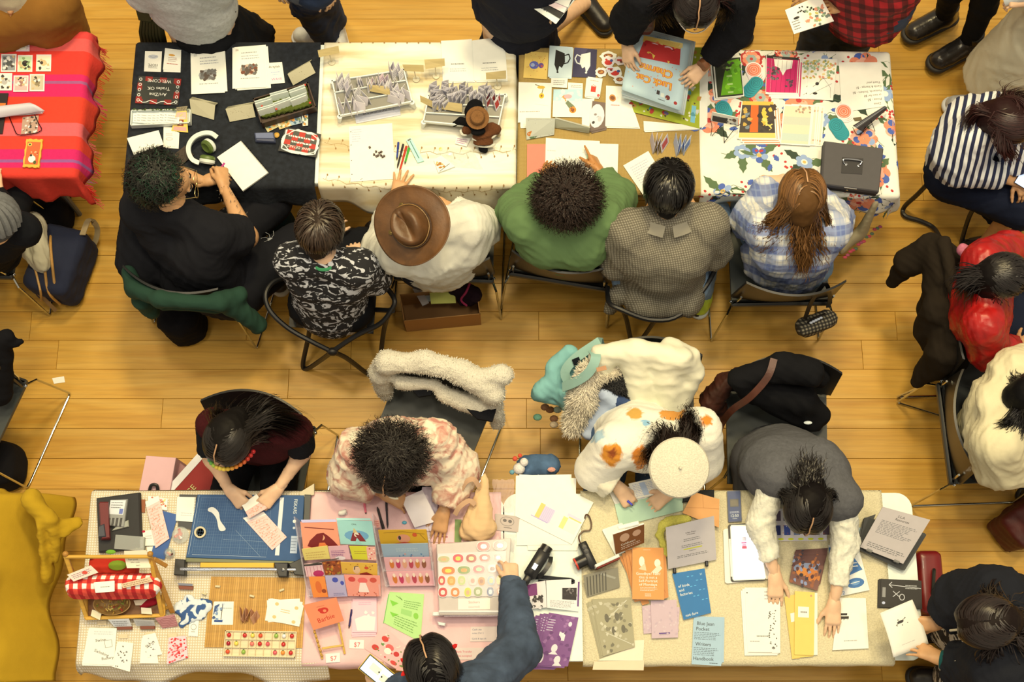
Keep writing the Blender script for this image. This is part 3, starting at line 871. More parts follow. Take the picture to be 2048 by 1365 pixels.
def hand_geo(w,tip,nrm,thumb,curl=.5,spread=.15,size=1.,pinch=0.):
 """hand rooted at wrist w pointing to tip; nrm = back of the hand; thumb = side vector the thumb leaves from; curl may be one value per finger"""
 d=(tip-w).normalized();n=Vector(nrm);n=(n-d*n.dot(d)).normalized();t=n.cross(d);t=t if t.dot(Vector(thumb))>0 else-t
 s=size;F=Field([w,w+d*.16*s],.085,.0049)
 pal=[w+d*.02*s,w+d*.085*s]
 for off,r in((-.026,.014),(-.009,.0155),(.009,.0155),(.025,.0145)):
  F.cap(w+d*.012*s+t*off*.55*s,w+d*.088*s+t*off*s,r*s*1.,r*s*.84,.014)
 F.cap(w-d*.03,w+d*.02*s,.024*s,.024*s,.02,sq=tuple(n),fl=1.25)
 cs=curl if isinstance(curl,(list,tuple))else[curl]*4
 for i,(off,L,r)in enumerate(((.027,.072,.0078),(.009,.08,.0082),(-.009,.075,.0078),(-.026,.06,.0068))):
  p=w+d*(.088-abs(off)*.12)*s+t*off*s;a=-cs[i]*.35;sp=(off/.027)*spread
  dd=(d*cos(sp)+t*sin(sp)).normalized();rad=r*s
  for j,fr in enumerate((.44,.31,.25)):
   a-=cs[i]*(.55 if j==0 else .8);v=dd*cos(a)+n*sin(a);q=p+v*L*fr*s
   F.cap(p,q,rad,rad*.9,.0035);rad*=.9;p=q
 p=w+d*.022*s+t*.02*s;a=.65-pinch*.3;v=(d*cos(a)+t*sin(a)-n*.25-n*pinch*.3).normalized()
 q=p+v*.048*s;F.cap(p,q,.0125*s,.0098*s,.01);v2=(d*.85+t*(.35-pinch*.6)-n*(.25+pinch*.4)).normalized();q2=q+v2*.032*s;F.cap(q,q2,.0096*s,.0088*s,.006)
 F.cap(q2,q2+(v2+d*.3-n*.1).normalized()*.024*s,.0088*s,.0066*s,.004)
 return F.mesh()
def join(ms):
 vs,qs,b=[],[],0
 for v,q in ms:
  if len(v):vs.append(v);qs.append(q+b);b+=len(v)
 return np.concatenate(vs),np.concatenate(qs)
SKIN={'tan':(216,158,100),'light':(240,190,140),'pale':(246,206,158),'brown':(170,110,66)}
def torso(F,J,off,shoulders=True,low=0.,g=1.):
 lat,pel,ch,nk,LS,RS=J['lat'],J['pel'],J['chest'],J['nb'],J['S'][0],J['S'][1]
 ax=(ch-pel).normalized();fr=tuple(lat.cross(ax).normalized())
 w=.105*g
 o=lat*.055*g
 for s in(-1,1):
  F.cap(pel+o*s*1.15,pel.lerp(ch,.45)+o*s*.8,w+off,w*.86+off,.05,sq=fr,fl=1.12)
  F.cap(pel.lerp(ch,.45)+o*s*.8,ch+o*s*1.15,w*.86+off,w*1.+off,.05,sq=fr,fl=1.15)
  S=LS if s<0 else RS
  if shoulders:
   m=ch.lerp(nk,.55)
   F.cap(ch+o*s*1.1,S*.8+m*.2,w*.92+off,.055*g+off,.05);F.cap(nk-ax*.03,S,.05*g+off*.7,.047*g+off,.04)
 F.cap(pel.lerp(ch,.6),pel.lerp(ch,.15),w*1.1+off,w*1.15+off,.05)
 if low:F.cap(pel,pel-ax*low,w*1.15+off,w*1.2+off,.05,sq=fr,fl=1.1)
def person(lbl,J,skin='tan',top=None,bottom=None,shoes=None,grp=None,child=1.,body_h=.019,brow=(30,22,16)):
 """J: pel, chest, neck, head, yaw (deg), hyaw/hpitch/hroll, arms=[[elbow,wrist,tip],[...]], legs=[[knee,ankle,toe],..]; all (px,py,z) or Vector"""
 W=lambda p:p if isinstance(p,Vector)else PP(p)
 g=J.get('g',1.);yaw=math.radians(J['yaw']);fwd=Vector((cos(yaw),sin(yaw),0));lat=V(fwd.y,-fwd.x,0)
 B={k:W(J[k])for k in('pel','chest','neck','head')}
 lat=(lat+Vector((0,0,J.get('tilt',0)))).normalized();B['lat']=lat;sw=J.get('sw',.165)
 up=(B['neck']-B['chest']).normalized();B['nb']=B['neck']
 B['S']=[W(J['SL'])if 'SL' in J else B['neck']-lat*sw-up*.05,W(J['SR'])if 'SR' in J else B['neck']+lat*sw-up*.05]
 arms=[[W(p)for p in a[:3]]for a in J['arms']]
 hips=[B['pel']-lat*.085*g,B['pel']+lat*.085*g];legs=[]
 for i in range(2):
  if 'legs' in J and J['legs'][i]:legs.append([W(p)for p in J['legs'][i]])
  elif J.get('stand'):
   h=hips[i];x=V(h.x,h.y,0)+fwd*.02;k=V(x.x,x.y,.5)+fwd*.03;an=V(x.x,x.y,.09)-fwd*.03;legs.append([k,an,an+fwd*.16-V(0,0,.05)])
  else:
   k=hips[i]+fwd*.43+lat*(.05 if i else-.05);k.z=.52;an=V(k.x,k.y,.1)-fwd*.02;legs.append([k,an,an+fwd*.16-V(0,0,.055)])
 c0=V(B['pel'].x,B['pel'].y,0);t=thing('person',lbl,'person',c0,grp);B['t']=t
 allp=[B['pel'],B['chest'],B['neck'],B['head']]+[p for a in arms for p in a]+[p for l in legs for p in l]
 F=Field(allp,.18,body_h);torso(F,B,0,g=g)
 F.cap(B['neck']-up*.03,B['head'].lerp(B['neck'],.35),.056*g,.05,.03)
 for i in range(2):
  e,w,tp=arms[i];S=B['S'][i];r=J.get('ar',1.)
  F.cap(S,e,.05*g*r,.039*g*r,.03);F.cap(e,w,.038*g*r,.024*r,.02)
  k,an,to=legs[i];h=hips[i]
  F.cap(h,k,.085*g,.058*g,.03);F.cap(k,an,.056*g,.036,.02);F.cap(an,to,.036,.028,.02);F.cap(an-(to-an).normalized()*.03-V(0,0,.03),an,.033,.033,.02)
 geo=[F.mesh()];R=head_frame(J.get('hyaw',J['yaw']),J.get('hpitch',20),J.get('hroll',0));B['R']=R;B['hc']=B['head']
 geo.append(head_geo(B['head'],R,child,B['neck']))
 for i,a in enumerate(J['arms']):
  o=dict(a[3])if len(a)>3 else{};e,w,tp=arms[i];ld=lat*(1 if i==0 else-1)
  geo.append(hand_geo(w,tp,o.get('n',(0,0,1)),o.get('th',tuple(ld)),o.get('curl',.35),o.get('spread',.12),o.get('size',.98),o.get('pinch',0)))
 v,q=join(geo);mk('body',v,q,M(SKIN[skin]if isinstance(skin,str)else skin,'skin'),t,True)
 for s in(-1,1):
  p=B['head']+R@V(s*.031,.083,.008);mb=MB();mb.col=A((240,235,220));mb.ball(p,.0115,n=10,m=8);mb.col=A((40,26,18));mb.ball(p+R@V(0,.0085,0),(.006,.006,.006),n=8,m=6);mb.build('eye',MC(.2),t,True,vc=True)
  MB().tube([B['head']+R@V(s*x,y,.033+z)for x,y,z in((.014,.088,0),(.03,.089,.004),(.046,.078,0))],[.003,.0035,.002],6).build('eyebrow',M(brow,'matte'),t)
 if top:
  off=top.get('off',.014);F=Field([p for p in allp]+B['S'],.22,.0115);torso(F,B,off,g=g,low=top.get('low',.04))
  sl=top.get('sleeve',2.);ss=sl if isinstance(sl,(list,tuple))else(sl,sl);lo=top.get('loose',0.)
  for i in range(2):
   e,w,tp=arms[i];S=B['S'][i];a,b=.052*g+off+lo*.5,.042*g+off+lo;s=ss[i]
   if s<=0:continue
   if s<=1:F.cap(S,S.lerp(e,s),a,a+(b-a)*s,.03,flat=True)
   else:
    F.cap(S,e,a,b,.03);cw=.027+off*.8+lo*top.get('cuff',.6);F.cap(e,e.lerp(w,s-1),b,b+(cw-b)*(s-1),.02,flat=True)
  if top.get('collar'):F.cap(B['neck']-up*.02,B['neck']+(B['head']-B['neck'])*.22,.062*g+off*.5,.056*g+off*.4,.02,flat=True)
  if top.get('hood'):F.ell(B['neck']-fwd*.07+V(0,0,-.005),(.11,.1,.06),None,.04);F.cap(B['neck']-lat*.08,B['neck']+lat*.08,.06,k=.04)
  for e in top.get('extra',()):F.cap(W(e[0]),W(e[1]),e[2],e[3],.03,**(e[4]if len(e)>4 else{}))
  o=soft(top.get('name','shirt'),F,top['mat'](t)if callable(top['mat'])else top['mat'],t,top.get('amp',.007),top.get('fs',.075),top.get('seed',1),top.get('st',(1,1,1)))
  if top.get('label'):o['label']=top['label']
 if top and top.get('sleeves2'):
  s2=top['sleeves2']
  for i in range(2):
   F=Field(list(arms[i])+[B['S'][i]],.1,.0105);e,w,tp=arms[i];S=B['S'][i];b=s2.get('r',.056);F.cap(S,e,b+.004,b,.03);F.cap(e,e.lerp(w,s2['to']-1),b,s2.get('cuff',.038),.02,flat=True)
   o=soft('sleeve',F,s2['mat'],t,s2.get('amp',.009),.06,3);o['label']=s2.get('label','long sleeves')
 if bottom:
  off=bottom.get('off',.012);F=Field([p for l in legs for p in l]+[B['pel']]+hips,.2,.018);kind=bottom.get('kind','trousers')
  F.cap(hips[0],hips[1],.105*g+off,.105*g+off,.03);F.cap(B['pel'],B['pel'].lerp(B['chest'],.2),(.1 if top and top.get('low')else .12)*g+off*.5,.09*g,.03)
  if kind=='skirt':
   k0=(legs[0][0]+legs[1][0])/2;an=(legs[0][1]+legs[1][1])/2;hm=bottom.get('hem',.35);w=bottom.get('w',.2)
   if J.get('stand'):
    p0=B['pel'];p1=V(p0.x,p0.y,hm)+bottom.get('sway',V(0,0,0));F.cap(p0-V(0,0,.08),p1,.125*g,w,.03,flat=True)
   else:
    F.cap(hips[0],legs[0][0],.11*g+off,.1*g+off,.05);F.cap(hips[1],legs[1][0],.11*g+off,.1*g+off,.05);F.cap(B['pel'],k0,.13*g,.12*g,.05);z=k0.copy();z.z=hm;F.cap(k0,z,.13,w,.05,flat=True)
  else:
   for i in range(2):
    k,an,to=legs[i];r=bottom.get('r',1.);F.cap(hips[i],k,(.088*g+off)*r,(.062*g+off)*r,.03)
    lg=bottom.get('len',1.)
    if lg>0:F.cap(k,k.lerp(an,lg),(.06*g+off)*r,bottom.get('cuff',.05),.03,flat=True)
    elif lg<0:pass
  o=soft(kind,F,bottom['mat'],t,bottom.get('amp',.006),.08,7)
  if bottom.get('label'):o['label']=bottom['label']
 if shoes is not None:
  for i in range(2):shoe(t,legs[i][1],legs[i][2],shoes)
 return t,B,legs,arms
def shoe(t,an,to,sp):
 col,sole=sp['c'],sp.get('sole',(30,28,26));d=to-an;d.z=0;d=d.normalized()if d.length>1e-4 else V(0,1,0);u=V(0,0,1)
 base=Vector((an.x,an.y,max(0.,an.z-.09)));k=sp.get('k',1.);F=Field([base-d*.08,base+d*.24,base+u*(.1+sp.get('shaft',0))],.07,.011);lt=d.cross(u)
 F.cap(base-d*.045*k+u*.055,base+d*.15*k+u*.045,.044*k,.048*k,.03);F.cap(base+u*.09,base+d*.1*k+u*.06,.048*k,.04*k,.03)
 F.cap(base-d*.02+u*.05,base+u*(.1+sp.get('shaft',0.)),.045*k,(.047 if sp.get('shaft')else .042)*k,.03,flat=True);F.cut(base+u*.022,(0,0,-1))
 o=soft('boot' if sp.get('shaft')else 'shoe',F,M(col,'leather',sp.get('rough',.4)),t,.002,.05,2)
 F=Field([base-d*.08,base+d*.24],.08,.012);F.cap(base-d*.05*k+u*.018,base+d*.155*k+u*.018,.052*k,.056*k,.02);F.cut(base+u*.036,(0,0,1));F.cut(base+u*.002,(0,0,-1))
 v,q=F.mesh();s=mk('sole',v,q,M(sole,'rubber'),o,True);s['label']='thick sole'
def ribbons(paths,w,nrm_c,cols,name,t,rough=.38,taper=True):
 """paths N x S x 3 -> one mesh of thin hair ribbons lying around the centre nrm_c"""
 N_,S_,_=paths.shape;T=np.gradient(paths,axis=1);T/=np.linalg.norm(T,axis=2,keepdims=True)+1e-9
 rad=paths-np.array(nrm_c);side=np.cross(T,rad);side/=np.linalg.norm(side,axis=2,keepdims=True)+1e-9
 tp=np.linspace(0,1,S_);prof=(1-.75*tp**3)if taper else np.ones(S_)
 off=side*(np.asarray(w).reshape(-1,1,1)*prof[None,:,None]*.5);v=np.stack([paths-off,paths+off],axis=2).reshape(-1,3)
 i=(np.arange(N_)[:,None]*S_+np.arange(S_-1)[None,:]).ravel()*2;q=np.stack([i,i+1,i+3,i+2],axis=1)
 return mk(name,v,q,MC(rough),t,True,cols=np.repeat(cols,S_*2,axis=0))
HE=np.array([.083,.102,.095]);HO=np.array([0,-.012,.035])
def strand_cols(rs,n,col,var=.35,tips=None):
 c=np.array(A(col))[None,:]*(1+(rs.rand(n,1)-.5)*2*var);return np.clip(c,.003,.9)
def cap_hair(t,B,col,grow=.008,name='hair',face=.018,k=1.,nape=False):
 c,R=B['hc'],B['R'];F=Field([c],.24,.009)
 F.ell(c+R@Vector(HO)*k,tuple((HE+grow)*k),R.transposed(),.01);F.cap(c+R@V(0,-.06,0),c+R@V(0,-.062,-.055),.05+grow,.04+grow,.03)
 p0=c+R@V(0,.062,.052);F.cut(p0,tuple(R@V(0,.8,-.6)))
 if nape:F.cap(c+R@V(0,-.065,.02),B['neck']+(c-B['neck'])*.05-R@V(0,.014,0),.07,.063,.03)
 return soft(name,F,M(tuple(int(x*.8)for x in col),'hair'),t,.004,.03,3)
def hair(t,B,col,style='crown',n=900,L=.16,part=0.,wave=0.,wfreq=60,width=.0035,tails=(),seed=0,lift=.01,rough=.38,var=.4,steps=16,shell=10,ds=.018,crown=(0,-.045),fallv=(0,0,-1),name='hair',cap=True,messy=.12,capcol=None,nape=None,scalp=True):
 n=int(n*.68);width*=1.2;c,R=np.array(B['hc']),np.array(B['R']);rs=np.random.RandomState(seed+5)
 base=cap_hair(t,B,capcol or col,name=name,nape=bool(tails)if nape is None else nape)if cap else t
 # start points on the scalp (head frame)
 d=rs.normal(size=(n*3,3));d/=np.linalg.norm(d,axis=1,keepdims=True)
 ok=(d[:,2]>-.35)&(.8*d[:,1]*HE[1]-.6*d[:,2]*HE[2]<.035);d=d[ok][:n];n=len(d)
 if style=='part':
  m=rs.rand(n)<.6;y=rs.uniform(-.6,.93,n);x=np.where(rs.rand(n)<.5,-1,1)*rs.uniform(.03,.12,n)+part/HE[0]
  z=np.sqrt(np.clip(1-x*x-y*y,.02,1));d[m]=np.stack([x,y,z],1)[m]
 p=d*HE;sgn=np.sign(p[:,0]-part+1e-6)
 if style=='part':tv=np.stack([sgn*1.,-.25+0*sgn,-.5+0*sgn],1)
 elif style=='back':tv=np.stack([-.2*p[:,0]/HE[0],-1+0*sgn,-.25+0*sgn],1)
 elif style=='fwd':tv=np.stack([.15*p[:,0]/HE[0],1+0*sgn,-.1+0*sgn],1)
 else:tv=np.stack([p[:,0]-part,p[:,1]-crown[1],p[:,2]*0-.05],1)
 tv=tv/(np.linalg.norm(tv,axis=1,keepdims=True)+1e-6)+rs.normal(size=(n,3))*messy
 P_=[];h=.008+lift*rs.uniform(.15,1.3,n)
 for k in range(shell):
  g=p/HE;ln=np.linalg.norm(g,axis=1,keepdims=True);ps=g/ln*(HE+(h*min(1,(k+1)/3))[:,None]);P_.append(ps)
  nn=g/HE;nn/=np.linalg.norm(nn,axis=1,keepdims=True);tt=tv-nn*(tv*nn).sum(1,keepdims=True);tt/=np.linalg.norm(tt,axis=1,keepdims=True)+1e-6
  if style in('part','crown'):tv=tt*.8+np.array([0,-.06,-.25])+(np.array([0,-.12,0])if style=='part' else 0)
  p=ps+tt*ds
 loc=np.stack(P_,1)+HO;wp=c+loc@R.T
 if steps>0:
  ex=wp[:,-1];dirn=wp[:,-1]-wp[:,-2];dirn/=np.linalg.norm(dirn,axis=1,keepdims=True)+1e-6;ext=[]
  if tails:
   tl=[]
   for tail in tails:
    pts=np.array([tuple(q)for q in spl([PP(x[:3])if not isinstance(x,Vector)else x for x in tail['p']],8)]);idx=np.linspace(0,len(pts)-1,steps);i0=idx.astype(int).clip(0,len(pts)-2);fr=(idx-i0)[:,None]
    tl.append(pts[i0]*(1-fr)+pts[i0+1]*fr)
   st=np.stack([x[0]for x in tl]);wts=np.array([tt.get('share',1.)for tt in tails]);dd=np.linalg.norm(ex[:,None]-st[None],axis=2)/wts[None];ch=np.argmin(dd+rs.rand(*dd.shape)*.05,axis=1)
   a1=rs.normal(size=(n,3));lens=rs.uniform(.72,1.,n)
   for k in range(steps):
    f=(k+1)/steps*lens*(steps-1);i0=f.astype(int).clip(0,steps-2);fr=(f-i0)[:,None]
    tp=np.stack([tl[j]for j in range(len(tl))]);q=tp[ch,i0]*(1-fr)+tp[ch,i0+1]*fr
    ww=np.array([tails[j].get('w',.03)for j in range(len(tl))])[ch];wz=np.array([tails[j].get('wz',.012)for j in range(len(tl))])[ch]
    s=(k+1)/steps;bl=max(0,1-s*2.2)**2;o=a1*np.stack([ww,ww,wz],1)*(.6+.4*s);o[:,2]=np.abs(o[:,2]);ext.append(q+o*(1-bl)+(ex-tp[ch,0])*bl)
  else:
   q=ex.copy();fv=np.array(fallv,dtype=float);stp=L*rs.uniform(.6,1.1,n)[:,None]/steps
   for k in range(steps):dirn=dirn*.72+fv*.3+rs.normal(size=(n,3))*messy*.2;dirn/=np.linalg.norm(dirn,axis=1,keepdims=True);q=q+dirn*stp;ext.append(q.copy())
  wp=np.concatenate([wp,np.stack(ext,1)],1)
 if style=='part' and scalp:
  pts=[]
  for k in range(9):
   a=math.radians(74-k*14);x=part+.002*sin(k*2.3);pts.append(Vector(tuple(c+R@(np.array([x,(HE[1]+.0172)*cos(math.radians(90)-math.radians(90)+0)*sin(a),(HE[2]+.0172)*cos(a)])+HO))))
  MB().strap(pts,.0055,.003,up=tuple(R@np.array([0,.2,1]))).build('parting',M((196,146,98),'skin'),base,True)
 if wave:
  S_=wp.shape[1];s=np.arange(S_)[None,:]*.018;ph=rs.rand(n,1)*6.28 if wfreq>90 else rs.rand(n,1)*2.2;T=np.gradient(wp,axis=1);sd=np.cross(T,wp-c);sd/=np.linalg.norm(sd,axis=2,keepdims=True)+1e-9
  amp=wave*np.linspace(.1,1.3,S_)[None,:];wp=wp+sd*(np.sin(s*wfreq+ph)*amp)[:,:,None]
 return ribbons(wp,np.full(n,width)*rs.uniform(.6,1.3,n),c,strand_cols(rs,n,col,var),'hair_strands',base,rough),base
def curls(t,B,col,r0,r1,n=1500,cr=.008,freq=3.2,seed=0,name='hair',squash=(1,1,1),cen=(0,-.02,.04),low=-.35,width=.0035,var=.45,col2=None,share2=0.,front=.3,nape=0):
 """a mass of radial curly locks"""
 n=int(n*.75);width*=1.15;c,R=np.array(B['hc']),np.array(B['R']);rs=np.random.RandomState(seed);cc=Vector(B['hc'])+B['R']@Vector(cen)
 F=Field([cc],r1+.05,.009);F.ell(cc,tuple(r0*s for s in squash),B['R'].transposed(),.01);F.cut(B['hc']+B['R']@V(0,.075,.03),tuple(B['R']@V(0,.8,-.6)))
 if nape:F.cap(cc,B['neck']+(B['hc']-B['neck'])*.2-B['R']@V(0,.02,0),r0*.9,.07,.03)
 base=soft(name,F,M(tuple(int(x*.7)for x in col),'leather',.8),t,.012,.03,seed)
 d=rs.normal(size=(n*3,3));d/=np.linalg.norm(d,axis=1,keepdims=True);d=d[(d[:,2]>low)&(.8*d[:,1]-.6*d[:,2]<front)][:n];n=len(d);S_=14
 u=np.cross(d,[.3,.5,.8]);u/=np.linalg.norm(u,axis=1,keepdims=True);w=np.cross(d,u);t_=np.linspace(0,1,S_)[None,:,None]
 Rr=(r0*.85+(r1-r0*.85)*t_*rs.uniform(.75,1.1,n)[:,None,None]);ph=rs.rand(n)[:,None,None]*6.28;fr=freq*rs.uniform(.7,1.3,n)[:,None,None]*6.28
 p=d[:,None,:]*Rr+cr*(u[:,None,:]*np.cos(ph+fr*t_)+w[:,None,:]*np.sin(ph+fr*t_))*(.4+t_);p=p*np.array(squash)+rs.normal(size=(n,1,3))*.004
 p=np.array(cc)+p@R.T;cols=strand_cols(rs,n,col,var)
 if col2:m=rs.rand(n)<share2;cols[m]=strand_cols(rs,int(m.sum()),col2,.4)
 return ribbons(p,np.full(n,width),np.array(cc),cols,'hair_strands',base,.55),base
def hp(B,x,y,z):return B['hc']+B['R']@V(x,y,z)
WV=lambda x,y,z:V(x,y,z)
BLACK=M((24,24,25),'cloth');NAVY=M((30,34,46),'cloth');JEANS=M((58,72,92),'denim');LJEANS=M((128,148,160),'denim');BLK2=M((30,29,30),'cloth')
SH_B=dict(c=(36,32,28));SH_W=dict(c=(226,216,192),sole=(236,228,206))
# --- back row, seated with their backs to us
t,B,_,_=person('person in black with dark curly hair and gold glasses, leaning over the sketchbook',
dict(pel=(430,552,.52),chest=(372,478,.86),neck=(345,418,1.1),head=(338,366,1.22),yaw=55,hyaw=8,hpitch=28,g=1.38,SL=(285,420,1.),SR=(430,470,.97),
arms=[[(330,340,.84),(410,363,.79),(448,352,.79),dict(n=(0,0,1),th=(0,1,0),curl=.8,pinch=.6)],[(494,474,.82),(447,372,.82),(440,322,.82),dict(n=(.6,0,.8),th=(-1,0,0),curl=.9,pinch=.8)]],
legs=[[(540,405,.5),(545,430,.09),(560,380,.04)],[(598,488,.52),(548,552,.09),(535,530,.04)]]),'tan',
dict(mat=BLK2,sleeve=(.95,.85),loose=.02,off=.022,amp=.01,low=.06,extra=[((300,380,.8),(290,520,.62),.12,.14),((420,590,.6),(360,560,.62),.1,.1)]),dict(mat=BLK2,kind='leggings',r=1.1,cuff=.06,lbl='black leggings with a spider print'),dict(c=(40,36,32),sole=(206,188,150)))
curls(t,B,(22,24,17),.108,.15,1500,.01,2.2,3,cen=(0,-.058,.03),front=.12,col2=(18,56,32),share2=.2,width=.0042,low=-.6)
mb=MB()
for s in(-1,1):
 c=hp(B,s*.034,.118,.004);mb.tube([c+B['R']@Vector((.032*cos(a),.004*abs(cos(a)),.028*sin(a)))for a in[k*math.pi/8 for k in range(17)]],.0016,6)
 mb.tube([hp(B,s*.066,.116,.012),hp(B,s*.08,.06,.014),hp(B,s*.08,-.002,.01)],.0016,6)
mb.tube([hp(B,-.004,.12,.01),hp(B,.004,.12,.01)],.0016,6)
g1=mb.build('glasses',M((226,190,110),'metal'),None,True);tag(g1,'gold wire glasses worn by the person in black at the sketchbook','glasses')
mb=MB();r=random.Random(5) # spider print on the leggings, tattoos on the arm
c=P(541,480,.615);mb.col=A((150,146,136));mb.ball(c,(.016,.012,.004),n=8,m=4)
for k in range(8):
 a=k*.78+.3;mb.tube([c,c+V(cos(a)*.03,sin(a)*.03,-.002),c+V(cos(a+.3)*.05,sin(a+.3)*.05,-.008)],.0013,4)
mb.build('spider_print',MC(),t,vc=True)
mb=MB();mb.col=A((96,84,70))
for k in range(46):
 f=r.random();ax=PP((447,380,.82)).lerp(PP((492,468,.82)),f);rad=.03+.016*f;th=r.uniform(.3,2.6);dd=(PP((492,468,.82))-PP((447,380,.82))).normalized();sd=dd.cross(V(0,0,1)).normalized()
 p=ax+(sd*cos(th)+V(0,0,1)*sin(th))*(rad+.0145*f+.003);mb.tube([p,p+dd*r.uniform(-.01,.01)+sd*r.uniform(-.008,.008)],.0011,4)
mb.build('tattoo',MC(),t,vc=True)
t,B,_,_=person('person in a black shirt printed with white dinosaur skeletons, short dark brown hair',
dict(pel=(662,612,.53),chest=(655,552,.86),neck=(650,520,1.06),head=(641,462,1.17),yaw=84,hyaw=80,hpitch=28,g=1.06,sw=.15,child=.96,
arms=[[(590,520,.78),(655,470,.66),(668,450,.64)],[(752,560,.74),(716,522,.7),(703,478,.66),dict(n=(0,0,1),th=(-1,0,0),curl=.5)]],
legs=[[(690,500,.52),(690,520,.09),(700,480,.04)],[(724,486,.52),(740,505,.09),(745,480,.04)]]),'light',
dict(mat=tt2('dinosaur_print',(28,27,28),(205,198,184),15,.55,.57,2.5,2.2,(1,1.7,1.3)),sleeve=.98,off=.022,loose=.02,amp=.008,seed=4,low=.05),dict(mat=BLACK,cuff=.05),SH_B,brow=(50,34,22))
hair(t,B,(58,42,28),'crown',1500,.05,wave=.002,steps=3,lift=.016,width=.0045,seed=4,shell=9,crown=(0,-.06),messy=.18)
MB().tube(spl([B['neck']+V(-.05,.02,.02),B['neck']+V(-.03,-.05,.03),B['neck']+V(.03,-.05,.03),B['neck']+V(.055,.02,.02)],5),.008,6,flat=.5).build('lanyard',M((70,150,90),'cloth'),t,True)
wb=MB();w=PP((716,521,.7));dd=(PP((703,478,.66))-w).normalized()
wb.tube([w+(dd.orthogonal().normalized()*cos(a)+dd.cross(dd.orthogonal().normalized())*sin(a))*.031 for a in[k*math.pi/6 for k in range(13)]],.004,6)
wb.build('bracelet',M((40,38,36),'rubber'),t,True)
t,B,_,_=person('person in a loose white shirt and jeans, face hidden by a brown leather hat',
dict(pel=(886,512,.53),chest=(885,492,.88),neck=(868,450,1.06),head=(842,440,1.16),yaw=112,hyaw=125,hpitch=38,g=1.18,SL=(800,505,.97),SR=(935,450,1.),
arms=[[(770,500,.78),(790,400,.76),(800,366,.765),dict(curl=.1,spread=.35,n=(0,0,1))],[(955,455,.76),(885,408,.76),(860,400,.76)]],
legs=[[(845,440,.52),(850,440,.09),(850,400,.04)],[(905,402,.53),(910,440,.09),(905,410,.04)]]),'tan',
dict(mat=M((236,224,190),'cloth'),off=.032,loose=.03,sleeve=(1.7,1.75),amp=.014,fs=.09,seed=6,low=.09,extra=[((790,515,.85),(820,525,.7),.07,.07)]),dict(mat=M((38,44,58),'denim'),cuff=.06),dict(c=(90,58,36)))
hair(t,B,(70,46,26),'crown',300,.04,steps=3,seed=5)
t,B,_,_=person('person in a green sweatshirt with a big round dark afro',
dict(pel=(1125,488,.53),chest=(1128,478,.88),neck=(1130,432,1.05),head=(1133,402,1.16),yaw=88,hpitch=40,g=1.2,SL=(1052,448,1.),SR=(1205,438,1.),
arms=[[(1035,420,.8),(1085,362,.77),(1100,335,.765)],[(1232,398,.82),(1200,345,.79),(1176,296,.77),dict(curl=[0.,1.5,1.6,1.6],n=(.8,.1,.6),th=(-1,0,0),spread=0,pinch=.5)]]),(196,130,66),
dict(mat=M((104,128,74),'cloth'),off=.026,loose=.025,sleeve=(2,1.9),amp=.013,fs=.1,seed=9,low=.05,name='sweatshirt'),dict(mat=BLACK),SH_B)
curls(t,B,(44,27,18),.118,.182,3400,.006,2.6,8,squash=(1,1,.95),cen=(0,-.02,.03),low=-.9,width=.0034,front=.75,var=.5,nape=1)
t,B,_,_=person('person in a grey checked overshirt with short straight black hair',
dict(pel=(1322,560,.54),chest=(1325,500,.88),neck=(1335,432,1.08),head=(1336,382,1.2),yaw=84,hpitch=38,hyaw=86,g=1.22,SL=(1250,462,1.),SR=(1415,448,1.),
arms=[[(1236,520,.76),(1290,440,.7),(1310,410,.7)],[(1424,500,.76),(1385,420,.7),(1370,395,.7)]],legs=[[(1290,450,.52),(1290,480,.09),(1290,440,.04)],[(1425,430,.52),(1405,595,.09),(1410,560,.04)]]),'tan',
dict(mat=plaid('fine_check',(152,140,112),[((1,.35,0),560,.55,(96,86,66),.8),((-.2,.9,.5),560,.55,(96,86,66),.8)]),off=.026,loose=.02,sleeve=1.95,amp=.011,fs=.11,seed=12,low=.06,name='overshirt',
extra=[((1235,590,.56),(1222,618,.5),.05,.035),((1290,600,.58),(1370,600,.58),.1,.09)]),dict(mat=LJEANS),dict(c=(206,220,60),sole=(236,232,214)))
hair(t,B,(20,17,14),'crown',1900,.06,steps=4,lift=.02,width=.0045,seed=6,shell=9,crown=(0,-.035),messy=.1,rough=.3)
cl=MB();nk=B['neck']
for s in(-1,1):cl.strap(spl([nk+V(s*.02,-.085,.02),nk+V(s*.1,-.05,.01),nk+V(s*.13,.03,-.01)],4),.055,.006,up=(s*.3,-.5,.8))
cl.build('collar',M((158,146,118),'cloth'),t,True)
t,B,_,_=person('person in a blue and white plaid shirt with long wavy light brown hair',
dict(pel=(1580,528,.54),chest=(1588,492,.86),neck=(1602,440,1.05),head=(1602,398,1.16),yaw=88,hpitch=42,hyaw=92,g=1.05,SL=(1530,458,.98),SR=(1662,462,.98),
arms=[[(1500,440,.8),(1540,362,.78),(1584,372,.78),dict(th=(0,1,0),curl=.6)],[(1668,440,.78),(1625,385,.77),(1590,372,.77),dict(th=(0,1,0),curl=.6)]],
legs=[[(1492,420,.52),(1500,440,.09),(1500,400,.04)],None]),'light',
dict(mat=plaid('blue_plaid',(232,222,196),[((1,.1,0),62,.62,(96,116,158),.55),((0,.8,.6),62,.58,(70,92,146),.75),((1,0,.1),250,.8,(150,160,176),.4),((0,.8,.6),250,.8,(150,160,176),.4)]),
off=.026,loose=.024,sleeve=1.95,amp=.011,seed=14,low=.05,extra=[((1492,500,.62),(1502,545,.5),.03,.03),((1515,510,.6),(1530,545,.55),.06,.06)]),dict(mat=LJEANS),SH_W)
